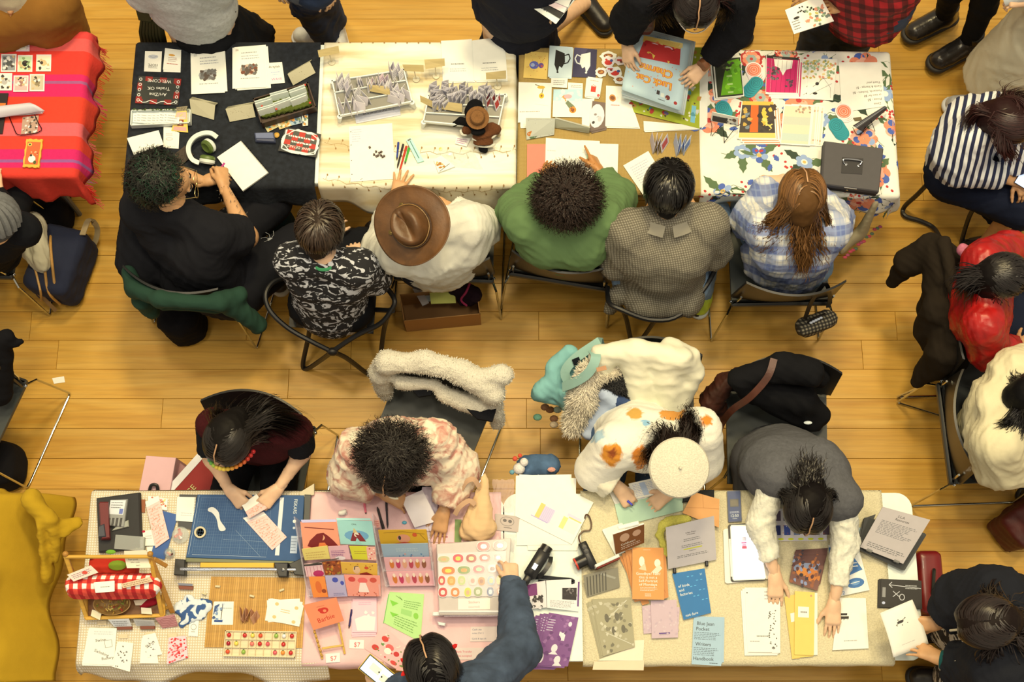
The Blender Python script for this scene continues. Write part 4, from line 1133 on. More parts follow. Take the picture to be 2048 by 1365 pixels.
hair(t,B,(122,80,38),'part',1500,.3,part=0.,wave=.01,wfreq=46,width=.0042,seed=9,steps=22,lift=.012,var=.5,tails=[
dict(p=[(1556,425,1.12),(1535,448,1.06),(1508,468,1.02)],w=.012),dict(p=[(1580,445,1.08),(1582,480,1.05),(1575,530,.92)],w=.022),dict(p=[(1605,450,1.09),(1608,490,1.05),(1604,550,.88)],w=.022,share=1.3),
dict(p=[(1630,440,1.09),(1640,480,1.04),(1645,535,.9)],w=.02),dict(p=[(1565,440,1.1),(1545,470,1.04),(1530,510,.95)],w=.02),dict(p=[(1648,425,1.1),(1662,462,1.04),(1676,492,.98)],w=.012)])
# --- front row, seated facing us
t,B,_,_=person('person in a maroon and black top with a rainbow beaded headband, holding a pink pamphlet',
dict(pel=(528,872,.54),chest=(510,872,.86),neck=(492,866,1.06),head=(462,872,1.17),yaw=262,hyaw=250,hpitch=62,g=1.02,SL=(592,862,1.),SR=(425,850,1.),
arms=[[(604,908,.84),(556,978,.81),(524,1012,.8),dict(curl=.55,pinch=.7,th=(-1,0,0),n=(.5,0,.8))],[(424,918,.86),(458,978,.82),(484,1008,.8),dict(curl=.7,pinch=.8,th=(1,0,0),n=(-.5,0,.8))]]),'light',
dict(mat=M((66,22,22),'knit'),sleeve=.12,off=.016,amp=.005,seed=3,name='vest'),dict(mat=BLACK,kind='trousers'),SH_B)
for i,e in enumerate(((604,908,.84),(424,918,.86))):
 F=Field([B['S'][i]],.2,.011);F.cap(B['S'][i]+(PP(e)-B['S'][i])*.1,B['S'][i].lerp(PP(e),.78),.072,.066,.02,flat=True)
 o=soft('sleeve',F,BLACK,t,.006,.06,3);o['label']='short black puffed sleeve'
hair(t,B,(26,20,15),'part',1500,.3,part=.004,wave=.004,wfreq=40,width=.0036,seed=11,steps=18,lift=.008,var=.5,tails=[
dict(p=[(500,850,1.16),(535,832,1.13),(580,845,1.08),(604,866,1.02)],w=.035,share=1.5),dict(p=[(480,840,1.18),(510,818,1.12),(545,815,1.)],w=.035),dict(p=[(440,840,1.15),(435,825,1.1),(440,815,1.)],w=.02,share=.7),
dict(p=[(505,880,1.14),(528,872,1.08),(540,890,1.)],w=.02,share=.8)])
beads=[(202,40,40),(204,44,40),(212,60,40),(226,100,44),(232,120,44),(236,140,50),(238,160,50),(240,190,60),(244,204,70),(244,210,80),(230,190,70),(170,196,70),(110,176,70),(80,150,110),(60,100,150),(60,80,150),(80,70,140),(110,60,110),(170,70,90),(226,110,70)]
hb=thing('beaded_headband','rainbow wooden bead headband on the maroon vest wearer','headband',hp(B,0,.05,.1));
for k,cc in enumerate(beads):
 a=math.pi*(k/(len(beads)-1));p=hp(B,-.094*cos(a),.085,-.02+.138*sin(a));mb=MB().ball(p,.0105,n=10,m=8);mb.build('bead',M(cc,'plastic',.35),hb,True)
mb=MB();mb.tube(spl([hp(B,.07,.1,.01),hp(B,.04,.118,.012),hp(B,0,.122,.01),hp(B,-.04,.118,.012),hp(B,-.07,.1,.01)],4),.002,6)
for s in(-1,1):mb.tube([hp(B,s*.034+.028*cos(a),.118,-.004+.024*sin(a))for a in[k*math.pi/8 for k in range(17)]],.0018,6)
g=mb.build('glasses',M((190,140,120),'metal'),None,True);tag(g,'thin rosy glasses below the rainbow bead headband','glasses')
t,B,_,_=person('person in a cream and pink patterned blouse with voluminous dark curly hair',
dict(pel=(838,905,.54),chest=(812,902,.86),neck=(798,902,1.05),head=(786,932,1.13),yaw=250,hyaw=258,hpitch=62,g=1.05,SL=(872,880,1.),SR=(716,898,.99),
arms=[[(915,938,.84),(888,1022,.8),(876,1072,.77),dict(curl=.15,th=(-1,0,0))],[(700,955,.84),(768,988,.8),(812,1008,.78),dict(curl=.5,th=(0,1,0),pinch=.4,n=(0,.3,1))]]),'tan',
dict(mat=tt2('marbled_print',(196,130,104),(246,220,176),14,.36,.56,4,1.5),off=.026,loose=.03,sleeve=(1.9,1.75),amp=.016,fs=.07,seed=5,name='blouse'),dict(mat=BLACK),SH_B)
hair(t,B,(24,17,13),'part',1100,.1,part=.006,wave=.004,wfreq=60,width=.0034,seed=21,steps=3,lift=.012,var=.5,rough=.45,messy=.1,nape=True)
curls(t,B,(26,18,13),.098,.165,2600,.013,1.7,23,name='curls',cen=(.01,-.075,-.005),low=-.8,width=.0034,front=.16,squash=(1.12,.95,1.05))
MB().lathe(hp(B,-.035,.058,.115),[(0,0),(.02,.002),(.022,.006),(.012,.01),(0,.011)],12,B['R'],flat=.45).build('hair_clip',M((236,216,170),'plastic'),t,True)
SWP=[((1222,912,1.),.045,(216,136,40)),((1222,912,1.),.02,(150,70,24)),((1196,880,.95),.03,(170,190,186)),((1345,822,1.02),.05,(226,150,60)),((1268,832,.95),.035,(214,160,70)),((1290,850,1.),.022,(150,190,200)),((1405,852,1.),.03,(230,130,40)),((1280,915,1.),.04,(220,130,44)),((1310,900,1.),.03,(200,60,40))]
t,B,_,_=person('person in a cream embroidered sweater and a white beret, writing',
dict(pel=(1272,868,.55),chest=(1296,882,.88),neck=(1330,888,1.04),head=(1350,925,1.1),yaw=262,hyaw=280,hpitch=62,g=1.1,SL=(1398,862,1.),SR=(1232,890,.98),
arms=[[(1400,920,.82),(1340,985,.78),(1320,1000,.77)],[(1196,940,.82),(1236,974,.8),(1262,1010,.775),dict(curl=.9,pinch=.9,th=(1,.3,0),n=(-.2,0,1))]]),'light',
dict(mat=lambda t:spot_mat('embroidered_wool',(246,232,196),[(PP(p),r,c)for p,r,c in SWP],ORG[t.name]),off=.034,loose=.022,sleeve=1.35,amp=.008,fs=.1,seed=7,name='sweater'),dict(mat=M((70,90,112),'denim')),SH_W)
for a_,b_,r0,r1 in(((1200,948,.84),(1226,966,.82),.072,.085),((1400,920,.82),(1350,975,.79),.06,.06)):
 F=Field([PP(a_),PP(b_)],.12,.01);F.cap(PP(a_),PP(b_),r0,r1,.02,flat=True);o=soft('cuff',F,M((244,228,186),'cloth'),t,.01,.05,4);o['label']='wide cream shirt cuff'
hair(t,B,(34,22,15),'part',1100,.25,wave=.013,wfreq=52,width=.0036,seed=31,steps=18,lift=.008,var=.5,messy=.2,tails=[
dict(p=[(1325,880,1.12),(1300,905,1.08),(1290,935,1.02)],w=.02,wz=.02),dict(p=[(1340,870,1.14),(1318,862,1.12),(1296,900,1.08)],w=.03,wz=.02),dict(p=[(1360,870,1.14),(1370,845,1.12),(1378,826,1.1),(1368,812,1.08)],w=.016,wz=.02),dict(p=[(1375,875,1.12),(1392,865,1.1),(1380,835,1.1)],w=.018,wz=.02)])
BR=Matrix.Rotation(math.radians(10),3,'X');bc=PP((1358,936,1.205));pr=[(0.,-.035),(.075,-.034),(.085,-.03),(.115,-.012),(.128,.004),(.122,.018),(.09,.03),(.04,.037),(.008,.038),(.006,.046),(.005,.056),(0,.057)]
v=MB().lathe(bc,pr,40,BR).build('beret',M((232,216,176),'fleece'),None,True);tag(v,'cream wool beret on the person writing at the front table','hat')
t,B,_,_=person('person in a grey knit vest over a white sweater, reaching across the front table',
dict(pel=(1562,925,.56),chest=(1590,942,.88),neck=(1622,972,1.),head=(1614,1008,1.05),yaw=268,hyaw=262,hpitch=66,g=1.2,SL=(1684,1000,.96),SR=(1552,950,.98),
arms=[[(1690,1085,.86),(1668,1205,.79),(1664,1280,.765),dict(curl=.2,th=(-1,0,0),spread=.05)],[(1520,1045,.86),(1550,1150,.79),(1552,1222,.765),dict(curl=.3,th=(1,0,0),spread=.05)]]),'light',
dict(mat=M((96,92,86),'knit'),sleeve=0.,off=.034,amp=.007,fs=.12,seed=2,low=.12,name='vest',extra=[((1520,935,.72),(1545,925,.7),.1,.11),((1640,940,.8),(1668,975,.9),.08,.08)],
sleeves2=dict(mat=M((246,234,196),'knit'),to=1.72,r=.06,cuff=.044,amp=.014,lbl='white ribbed sweater sleeves')),dict(mat=M((82,78,74),'cloth')),SH_B)
hair(t,B,(22,16,13),'part',1500,.2,part=-.004,wave=.006,wfreq=50,width=.0036,seed=41,steps=10,lift=.01,var=.45,messy=.2,tails=[
dict(p=[(1620,965,1.12),(1618,945,1.12),(1625,930,1.1)],w=.03,wz=.02,share=1.5),dict(p=[(1600,975,1.1),(1600,955,1.12),(1608,935,1.1)],w=.03,wz=.02),dict(p=[(1650,985,1.1),(1664,990,1.06),(1668,1020,1.)],w=.012),dict(p=[(1575,985,1.08),(1565,992,1.05),(1562,1015,1.)],w=.012)])
# --- standing behind the back tables
def stand_arms(a,b):return[a,b]
t,B,_,_=person('person in brown shorts and black shoes standing at the red table, holding a small card',
dict(pel=(40,6,.93),chest=(-14,-85,1.22),neck=(-45,-140,1.42),head=(-55,-160,1.54),yaw=-80,hpitch=40,g=1.15,stand=1,
arms=[[(75,-30,1.1),(40,-8,1.08),(22,10,1.06),dict(curl=.8,pinch=.7)],[(-30,-40,1.1),(-20,0,1.05),(5,12,1.03)]],
legs=[[(128,84,.5),(166,128,.1),(163,178,.04)],[(20,90,.5),(30,130,.1),(32,170,.04)]]),(206,146,92),
dict(mat=M((190,170,130),'cloth'),sleeve=.6,off=.014,low=0),dict(mat=M((150,98,34),'cloth'),kind='shorts',len=-1,r=1.3,off=.04,amp=.008),dict(c=(34,30,28)))
hair(t,B,(50,34,22),n=500)
sheet('trading_card','small pink printed card in the hand at the top left corner','card',[(18,-6),(30,0),(24,10),(12,4)],z=1.075,col=(246,206,190))
t,B,_,_=person('person in a light grey sweater and long black skirt behind the black table',
dict(pel=(385,8,.95),chest=(352,-52,1.22),neck=(345,-90,1.42),head=(342,-104,1.55),yaw=-92,hpitch=35,stand=1,g=1.1,
arms=[[(430,-30,1.12),(440,-70,1.1),(430,-90,1.1)],[(292,-20,1.1),(330,-30,1.05),(345,-30,1.05)]]),'light',
dict(mat=M((206,200,180),'knit'),off=.036,sleeve=1.9,low=.09,amp=.006,name='sweater',loose=.02),dict(mat=BLACK,kind='skirt',off=0.,hem=.36,w=.3,amp=.018,sway=V(.06,0.,0)),SH_B)
hair(t,B,(40,28,20),'part',n=600,L=.2)
o=thing('pleated_bag','olive green pleated bag hanging beside the black skirt','bag',P(296,55,.75));a0=P(292,40,.84)
for k in range(7):
 x=P(286+k*5.6,38+k*1.6,.86);MB().tube([x,P(284+k*6.6,62+k*1.2,.74),P(288+k*7.2,92+k*.8,.58)],[.016,.02,.017],8,flat=.6).build('pleat',M((66,62,30),'cloth'),o,True)
MB().strap(spl([P(274,-20,1.2),P(282,10,1.02),P(290,40,.88)],4),.06,.012,up=(0,-1,.4)).build('strap',M((74,70,36),'cloth'),o,True)
t,B,_,_=person('person in dark blue jeans and white sneakers walking behind the tables',
dict(pel=(604,-52,.93),chest=(600,-120,1.25),neck=(600,-165,1.43),head=(600,-175,1.56),yaw=-130,stand=1,
arms=[[(640,-90,1.1),(650,-20,.95),(660,0,.88)],[(560,-90,1.1),(560,-40,.95),(560,-20,.9)]],
legs=[[(612,8,.5),(652,72,.1),(618,76,.04)],[(640,-10,.5),(668,44,.1),(676,76,.04)]]),'light',
dict(mat=M((100,100,100),'cloth')),dict(mat=M((40,52,72),'denim'),r=1.15,cuff=.075,amp=.012),SH_W)
hair(t,B,(40,28,20),n=400)
t,B,_,_=person('person in a dark navy coat with a gold button, leaning over the cream table',
dict(pel=(1040,6,.95),chest=(1045,-50,1.22),neck=(1050,-95,1.42),head=(1050,-110,1.55),yaw=-95,hpitch=40,stand=1,g=1.2,
arms=[[(1105,-40,1.12),(1125,-6,1.1),(1110,16,1.08),dict(curl=.6)],[(985,-40,1.12),(1020,-20,1.1),(1050,-12,1.1),dict(curl=.6)]],
legs=[[(1080,60,.5),(1175,4,.1),(1182,22,.05)],None]),'light',
dict(mat=M((36,36,42),'cloth'),off=.035,low=.05,sleeve=1.9,name='coat'),dict(mat=M((34,34,40),'cloth'),kind='skirt',hem=.5,w=.215,amp=.012),SH_B)
hair(t,B,(40,28,20),'part',n=500)
MB().ball(P(1048,33,1.02),(.012,.012,.008)).build('button',M((210,170,80),'metal'),t,True)
MB().strap(spl([P(1005,-30,1.22),P(1020,0,1.15),P(1048,8,1.12)],4),.06,.02).build('scarf',M((92,112,104),'knit'),t,True)
for k,(c,lb)in enumerate([((240,236,222),'white printed flyer at the bottom of the held stack'),((40,40,38),'black printed flyer in the held stack'),((246,214,196),'pale pink flyer in the held stack'),((238,228,200),'cream flyer on top of the held stack')]):
 qd=[(1052+k*4,-26-k*3),(1165-k*3,-20-k*4),(1112+k*8,48-k*11),(1040+k*7,-2-k*5)]
 sheet('flyer',lb,'paper',qd,z=1.2+k*.006,th=.0015,col=c,grp='papers held over the cream table',pr=[('l',[(.5,.85),(.8,.4)],.008,(220,210,60))]if k==1 else[('w',.1,.2,.9,.9,6,(90,90,90))])
t,B,_,_=person('person in a black sweater with long dark hair holding the poster stack',
dict(pel=(1392,-40,.97),chest=(1388,-42,1.22),neck=(1388,-20,1.38),head=(1390,2,1.46),yaw=-90,hpitch=62,stand=1,g=1.15,SL=(1480,-8,1.3),SR=(1290,-4,1.3),
arms=[[(1468,62,1.1),(1410,130,.95),(1374,168,.92),dict(th=(-1,1,0),n=(.6,.2,.7),curl=.5,pinch=.5)],[(1258,38,1.1),(1254,84,.97),(1256,124,.92),dict(th=(1,0,0),n=(-.6,.2,.7),curl=.4,pinch=.5)]],
legs=[[(1455,-30,.5),(1476,14,.1),(1480,44,.05)],None]),'light',
dict(mat=M((26,25,26),'knit'),off=.026,sleeve=1.85,loose=.014,amp=.009,name='sweater'),dict(mat=BLACK,r=1.1,cuff=.07),dict(c=(110,60,34)))
hair(t,B,(30,21,17),'part',1500,.3,wave=.005,wfreq=40,width=.0038,seed=51,steps=14,lift=.01,rough=.28,tails=[
dict(p=[(1325,0,1.42),(1318,20,1.36),(1335,45,1.24)],w=.03),dict(p=[(1440,0,1.42),(1452,20,1.36),(1440,45,1.24)],w=.03),dict(p=[(1390,-30,1.5),(1390,-50,1.46),(1390,-60,1.3)],w=.05)])
MB().tube(spl([hp(B,-.07,.06,.08),hp(B,-.04,.092,.09),hp(B,0,.1,.1),hp(B,.04,.092,.09),hp(B,.07,.06,.08)],4),.003,6).build('hair_clip',M((220,200,170),'metal'),t,True)
MB().tube([P(1403,133,.985),P(1411,126,.985)],.031,12).build('bracelet',M((150,90,50),'leather'),t,True)
F=Field([P(1290,30,1.1)],.2,.01);F.box(P(1288,22,1.08),(.05,.09,.09),None,.03,.02);F.cap(P(1296,-30,1.3),P(1292,10,1.16),.016,.016,.02)
o=soft('shoulder_bag',F,M((74,44,28),'leather'),None,.012,.07,2);tag(o,'brown leather shoulder bag under the arm of the black sweater wearer','bag')
t,B,_,_=person('person in a red and black flannel shirt and jeans holding an illustrated zine',
dict(pel=(1728,-8,.95),chest=(1735,-55,1.24),neck=(1725,-90,1.42),head=(1715,-95,1.55),yaw=-115,hpitch=40,stand=1,g=1.25,SL=(1800,-60,1.32),
arms=[[(1790,-20,1.1),(1705,8,1.08),(1648,14,1.08),dict(curl=.35,pinch=.6,n=(0,0,1),th=(0,1,0),size=1.08)],[(1660,-60,1.1),(1640,-12,1.08),(1618,-4,1.07),dict(curl=.5)]],
legs=[[(1715,58,.5),(1690,125,.12),(1680,160,.05)],[(1645,46,.5),(1618,118,.12),(1600,150,.05)]]),'tan',
dict(mat=plaid('red_flannel',(186,30,34),[((1,0,.3),95,.6,(34,14,16),.65),((0,.5,.85),95,.6,(34,14,16),.65)]),off=.04,low=.16,sleeve=1.75,loose=.03,amp=.012,name='flannel_shirt',extra=[((1730,0,.95),(1745,25,.8),.19,.17)]),dict(mat=M((62,68,76),'denim'),r=1.15,cuff=.085,amp=.008),SH_B)
hair(t,B,(40,28,20),n=400)
sheet('zine','illustrated white zine held by the person in red flannel','zine',[(1570,20),(1640,-10),(1668,42),(1588,68)],z=1.13,th=.004,pr=[('s',30,.35,.3,.98,.98,.01,[(206,190,90),(160,180,130),(230,150,110),(120,130,110)],4),('s',12,.2,.1,.7,.4,.006,[(40,38,36)],6),('e',.2,.45,.08,.05,(40,38,36)),('w',.05,.5,.25,.9,4,(90,90,90))])
MB().tube([P(1680,8,1.09),P(1694,6,1.09)],.034,12).build('wristwatch',M((96,92,84),'metal'),t,True)
t,B,_,_=person('person in black trousers and chunky black boots standing at the top right',
dict(pel=(1968,-108,.95),chest=(1990,-180,1.25),neck=(2000,-220,1.43),head=(2000,-230,1.56),yaw=-145,stand=1,
arms=[[(2040,-130,1.1),(2040,-60,.95),(2035,-40,.9)],[(1930,-150,1.1),(1920,-90,.95),(1915,-70,.9)]],
legs=[[(1968,10,.5),(1937,86,.13),(1884,122,.05)],[(1905,-20,.5),(1888,30,.13),(1832,66,.05)]]),'light',
dict(mat=BLACK,sleeve=1.9),dict(mat=BLACK,cuff=.052,len=.94,r=.95),dict(c=(44,38,32),sole=(38,34,30),shaft=.1,k=1.16,rough=.25))
hair(t,B,(40,28,20),n=400)
t,B,_,_=person('person in a long beige skirt and a white sneaker at the right edge',
dict(pel=(2118,0,.95),chest=(2130,-60,1.25),neck=(2130,-110,1.43),head=(2130,-120,1.56),yaw=170,stand=1,g=1.15,
arms=[[(2100,20,1.1),(2062,2,1.06),(2040,2,1.05),dict(curl=.8,pinch=.6)],[(2130,-120,1.1),(2080,-80,1.1),(2060,-60,1.1)]],
legs=[[(2060,130,.5),(1968,204,.11),(1930,212,.05)],[(2070,100,.5),(2060,160,.11),(2020,170,.05)]]),'light',
dict(mat=M((190,176,150),'cloth'),sleeve=1.6),dict(mat=M((232,216,172),'cloth'),kind='skirt',hem=.2,w=.22,amp=.008,sway=V(0.,-.03,0)),SH_W)
hair(t,B,(60,40,25),n=400)
MB().lathe(P(2010,2,1.02),[(0,0),(.028,0),(.036,.09),(.034,.09),(.026,.004),(0,.004)],18,Matrix.Rotation(.9,3,'Y')).build('cup',MG((230,226,214),.6),None,True)
tag(bpy.data.objects['cup'],'clear plastic cup held at the top right corner','cup')
# --- right side, seated in profile
t,B,_,_=person('person in a navy and white striped top with dark red-brown hair, looking at a phone',
dict(pel=(1918,318,.54),chest=(1930,272,.86),neck=(1968,248,1.03),head=(2006,242,1.1),yaw=-25,hyaw=-30,hpitch=55,g=1.1,SL=(1985,222,1.),SR=(1938,272,.98),
arms=[[(2032,292,.8),(2034,352,.72),(2046,378,.7),dict(curl=.6)],[(1922,338,.8),(2012,356,.73),(2052,366,.72),dict(curl=.5,pinch=.5,n=(0,0,1),th=(0,1,0))]],
legs=[[(2075,330,.53),(2070,420,.1),(2100,430,.04)],[(2040,410,.53),(1966,492,.09),(1985,505,.04)]]),'tan',
dict(mat=plaid('navy_stripes',(238,230,208),[((.95,-.25,.2),190,.52,(34,40,66),1.)]),off=.024,sleeve=1.92,loose=.018,amp=.01,name='striped_top'),dict(mat=NAVY,kind='skirt',hem=.24,w=.16,amp=.012,lbl='long navy skirt'),dict(c=(26,24,24)))
hair(t,B,(52,26,22),'part',1600,.3,wave=.004,wfreq=40,width=.0036,seed=61,steps=16,lift=.012,scalp=False,messy=.2,tails=[
dict(p=[(1985,225,1.16),(1958,218,1.13),(1936,242,1.08),(1930,262,1.02)],w=.018),dict(p=[(2000,205,1.16),(2025,196,1.12),(2060,196,1.05)],w=.03),dict(p=[(2000,262,1.14),(2008,292,1.1),(2022,316,1.)],w=.022),dict(p=[(2030,262,1.12),(2045,285,1.08),(2056,310,.98)],w=.02)])
ph=thing('phone','lit phone in the hands of the striped top wearer','phone',P(2054,352,.745));R=head_frame(60,0)
MB().box(P(2056,350,.75),(.075,.15,.008),rotz(-35),bev=.006).build('case',M((20,20,22),'plastic'),ph);MB().box(P(2056,350,.7548),(.068,.142,.0012),rotz(-35)).build('screen',ME((196,214,246),.9),ph)
t,B,_,_=person('person in a red leather jacket with black hair and sunglasses on the head',
dict(pel=(1950,612,.54),chest=(1962,606,.88),neck=(1975,580,1.04),head=(1996,556,1.12),yaw=-8,hyaw=-5,hpitch=45,g=1.1,SL=(1968,520,1.),SR=(1966,652,1.),
arms=[[(2020,500,.82),(2080,540,.78),(2100,560,.76)],[(1978,704,.82),(2036,696,.76),(2060,680,.74),dict(curl=.5)]]),'tan',
dict(mat=M((176,22,18),'leather'),off=.026,sleeve=1.95,loose=.02,amp=.012,name='leather_jacket',seed=3,collar=1),dict(mat=NAVY,kind='skirt',hem=.3,w=.16),SH_B)
hair(t,B,(24,18,16),'back',1300,.2,wave=.004,width=.0038,seed=71,steps=12,lift=.01,tails=[
dict(p=[(1950,556,1.14),(1932,560,1.1),(1925,585,1.02)],w=.03),dict(p=[(1990,600,1.1),(2000,615,1.04),(2010,640,.98)],w=.02,share=.8)])
mb=MB()
for s in(-1,1):mb.lathe(hp(B,s*.036,.075,.118),[(0,0),(.03,0.),(.031,.004),(0,.006)],14,B['R']@Matrix.Rotation(-.5,3,'X'),flat=.7)
mb.tube([hp(B,-.075,-.02,.07),hp(B,-.066,.07,.115)],.003,6);mb.tube([hp(B,.075,-.02,.07),hp(B,.066,.07,.115)],.003,6)
o=mb.build('sunglasses',M((30,27,25),'plastic',.2),None,True);tag(o,'dark sunglasses pushed up on the red jacket wearer\'s hair','sunglasses')
t,B,_,_=person('person in a cream hooded sweatshirt with loose black hair at the right edge',
dict(pel=(1988,872,.54),chest=(2004,842,.88),neck=(2032,806,1.04),head=(2066,792,1.12),yaw=-10,hyaw=0,hpitch=40,g=1.22,SL=(2030,746,1.),SR=(1992,884,.98),
arms=[[(2080,730,.8),(2120,780,.77),(2140,800,.77)],[(2000,930,.8),(2080,940,.77),(2110,930,.77)]]),'tan',
dict(mat=M((232,212,158),'cloth'),off=.034,sleeve=1.95,loose=.03,amp=.015,fs=.11,name='hoodie',hood=1,low=.06),dict(mat=NAVY),SH_B)
hair(t,B,(18,15,14),'part',1300,.25,wave=.006,wfreq=40,seed=81,steps=14,width=.0038,messy=.25,tails=[
dict(p=[(2040,800,1.12),(2020,845,1.1),(1998,850,1.08)],w=.014),dict(p=[(2040,820,1.12),(2034,850,1.08),(2016,876,1.05)],w=.02),dict(p=[(2060,840,1.1),(2060,870,1.02),(2060,880,.95)],w=.03),dict(p=[(2040,770,1.12),(2030,760,1.08),(2040,745,1.02)],w=.02)])
# --- front edge, standing
t,B,_,_=person('person in a denim jacket with red hair bows reaching for the sticker box',
dict(pel=(905,1432,.95),chest=(905,1405,1.22),neck=(886,1370,1.38),head=(866,1338,1.45),yaw=92,hyaw=112,hpitch=50,stand=1,g=1.1,SL=(810,1395,1.3),SR=(955,1375,1.3),
arms=[[(770,1420,1.12),(752,1392,1.06),(744,1362,1.05),dict(th=(1,0,0),curl=.6,n=(-.6,-.2,.5))],[(1038,1300,1.08),(1026,1168,.93),(1016,1106,.87),dict(th=(-1,0,0),curl=[.5,.7,.9,1.],spread=.2,pinch=.4,n=(.3,0,1))]]),'light',
dict(mat=M((66,76,86),'denim'),off=.024,sleeve=1.97,loose=.022,cuff=.5,amp=.011,name='denim_jacket',collar=1),dict(mat=M((230,150,110),'cloth'),kind='skirt',hem=.45,w=.2),SH_W)
hair(t,B,(20,16,15),'part',1700,.12,wave=.003,width=.0036,seed=91,steps=6,lift=.012,messy=.14)
MB().tube([P(1022,1172,.94),P(1022,1160,.93)],.046,16).build('cuff',M((72,82,92),'denim'),t,True)
for x,y,z,lb in((.072,-.01,.055,'right'),(-.072,-.01,.055,'left')):
 c=hp(B,x,y,z);b=thing('hair_bow','red ribbon bow in the '+lb+' pigtail of the denim jacket wearer','hair bow',c,'red hair bows');red=M((206,30,26),'cloth')
 for k in(.6,2.5,3.9,5.4):d=V(cos(k),sin(k),.35);MB().ball(c+d*.026,(.026,.01,.006),basis(d,(0,0,1)),8,6).build('loop',red,b,True)
 MB().ball(c+V(0,0,.006),.008,n=8,m=6).build('knot',red,b,True)
ph=thing('phone','lit phone with a yellow case held by the denim jacket wearer','phone',P(755,1346,1.085));R=rotz(-38)
MB().box(P(757,1347,1.09),(.155,.079,.009),R,bev=.006).build('case',M((226,190,70),'plastic'),ph);MB().box(P(757,1347,1.0958),(.149,.073,.002),R).build('bezel',M((20,20,22),'plastic',.2),ph)
s=MB().box(P(757,1347,1.0975),(.142,.066,.0012),R).build('screen',ME((196,216,250),.85),ph)
mb=MB()
for(dx,dy,w,h,c)in((-.02,.005,.05,.03,(240,246,255)),(.03,-.005,.03,.03,(240,246,255)),(0.,.004,.006,.006,(40,60,110)),(.02,-.004,.006,.006,(40,60,110)),(.058,.004,.012,.05,(226,232,240))):
 mb.col=A(c);mb.box(P(757,1347,1.0985)+R@V(dx,dy,0),(w,h,.0006),R)
mb.build('screen_icon',MC(.3),ph,vc=True)
t,B,_,_=person('person in a dark hooded jacket at the lower right corner, holding up a white booklet',
dict(pel=(2035,1300,.95),chest=(2015,1270,1.22),neck=(1998,1250,1.38),head=(1978,1244,1.46),yaw=178,hyaw=185,hpitch=55,stand=1,g=1.3,SL=(2000,1350,1.3),SR=(1990,1190,1.3),
arms=[[(1950,1340,1.06),(1884,1320,.98),(1836,1298,.96),dict(th=(0,1,0),curl=.25,pinch=.5,spread=.25,n=(.2,.3,1))],[(1925,1200,1.08),(1880,1246,.98),(1838,1250,.96),dict(th=(0,-1,0),curl=.5,pinch=.5,n=(.2,-.3,1))]]),'tan',
dict(mat=M((34,34,36),'cloth'),off=.036,sleeve=1.85,loose=.03,cuff=.7,amp=.014,fs=.1,name='jacket',seed=5,hood=1,extra=[((1900,1200,.98),(1935,1195,1.),.05,.07),((2030,1230,1.1),(2060,1340,1.05),.17,.17)]),
dict(mat=tt2('black_white_print',(30,28,28),(196,184,158),9,.5,.53,3,2),r=1.3,cuff=.1,off=.03,lbl='loose black and white patterned trousers'),SH_B)
hair(t,B,(34,22,17),'part',1400,.3,wave=.006,wfreq=40,width=.004,seed=101,steps=14,lift=.012,scalp=False,tails=[dict(p=[(2010,1250,1.5),(2035,1260,1.45),(2060,1290,1.3)],w=.05),dict(p=[(1975,1290,1.46),(1985,1310,1.38),(2010,1330,1.28)],w=.03),dict(p=[(1980,1200,1.46),(1990,1190,1.38),(2010,1180,1.28)],w=.03)])
MB().tube([P(1892,1322,.99),P(1882,1320,.98)],.04,14).build('cuff',M((30,84,78),'knit'),t,True)
for(a,b)in(((1900,1262,1.16),(1950,1252,1.24)),((1925,1283,1.2),(1978,1280,1.26)),((1905,1325,1.1),(1926,1317,1.14))):
 MB().tube(spl([P(*a),P((a[0]+b[0])/2,a[1]-3,(a[2]+b[2])/2+.02),P(*b)],4),.005,6).build('drawstring',M((196,178,140),'cloth'),t,True)
t,B,_,_=person('person in dark clothes and a grey ribbed knit hat at the left edge',
dict(pel=(-40,500,.54),chest=(-30,470,.86),neck=(-22,450,1.04),head=(-8,452,1.14),yaw=85,hpitch=30,
arms=[[(-70,440,.8),(-60,380,.76),(-50,360,.76)],[(18,440,.8),(-5,385,.77),(-10,360,.77)]]),'light',dict(mat=BLACK,off=.024),dict(mat=BLACK),SH_B)
bt=MB()
for k in range(22):
 a=2*math.pi*k/22;pts=[]
 for j in range(8):
  ph=j/7*1.55;r=.112*cos(ph-.25)if j else .108;z=-.02+.125*sin(ph);pts.append(hp(B,r*cos(a),-.015+r*sin(a),.045+z))
 bt.tube(pts,.0165,6)
o=bt.build('knit_hat',M((112,108,98),'knit'),None,True);tag(o,'grey ribbed knit hat at the left edge','hat',kind=None)
F=Field([hp(B,0,0,.05)],.2,.01);F.ell(hp(B,0,-.01,.045),(.104,.108,.115),B['R'].transposed());v_,q_=F.mesh();mk('lining',v_,q_,M((86,84,78),'knit'),o,True)
# --- the leather hat
hc=P(824,452,1.3);R=Matrix.Rotation(math.radians(24),3,V(.75,-.66,0))@rotz(28)
ht=thing('leather_hat','wide-brimmed brown leather hat covering the white shirt wearer','hat',hc);lm=M((104,66,30),'leather',.42)
mb=MB();v,f=[],[];n=56
rs_=[.082,.1,.125,.148,.165,.172,.168,.145,.12,.095,.082];zt=[0,.002,.003,.004,.006,.01,.006,0.,-.002,-.003,-.004]
for i,(r,z)in enumerate(zip(rs_,zt)):
 for j in range(n):
  a=2*math.pi*j/n;w=max(0,(r-.08)/.09)**2;v.append(hc+R@Vector((r*1.02*cos(a),r*(1.02-0.)*sin(a),z-.018*w*cos(2*a)*1.+.004*w*sin(3*a+1))))
for i in range(len(rs_)-1):
 for j in range(n):f.append((i*n+j,i*n+(j+1)%n,(i+1)*n+(j+1)%n,(i+1)*n+j))
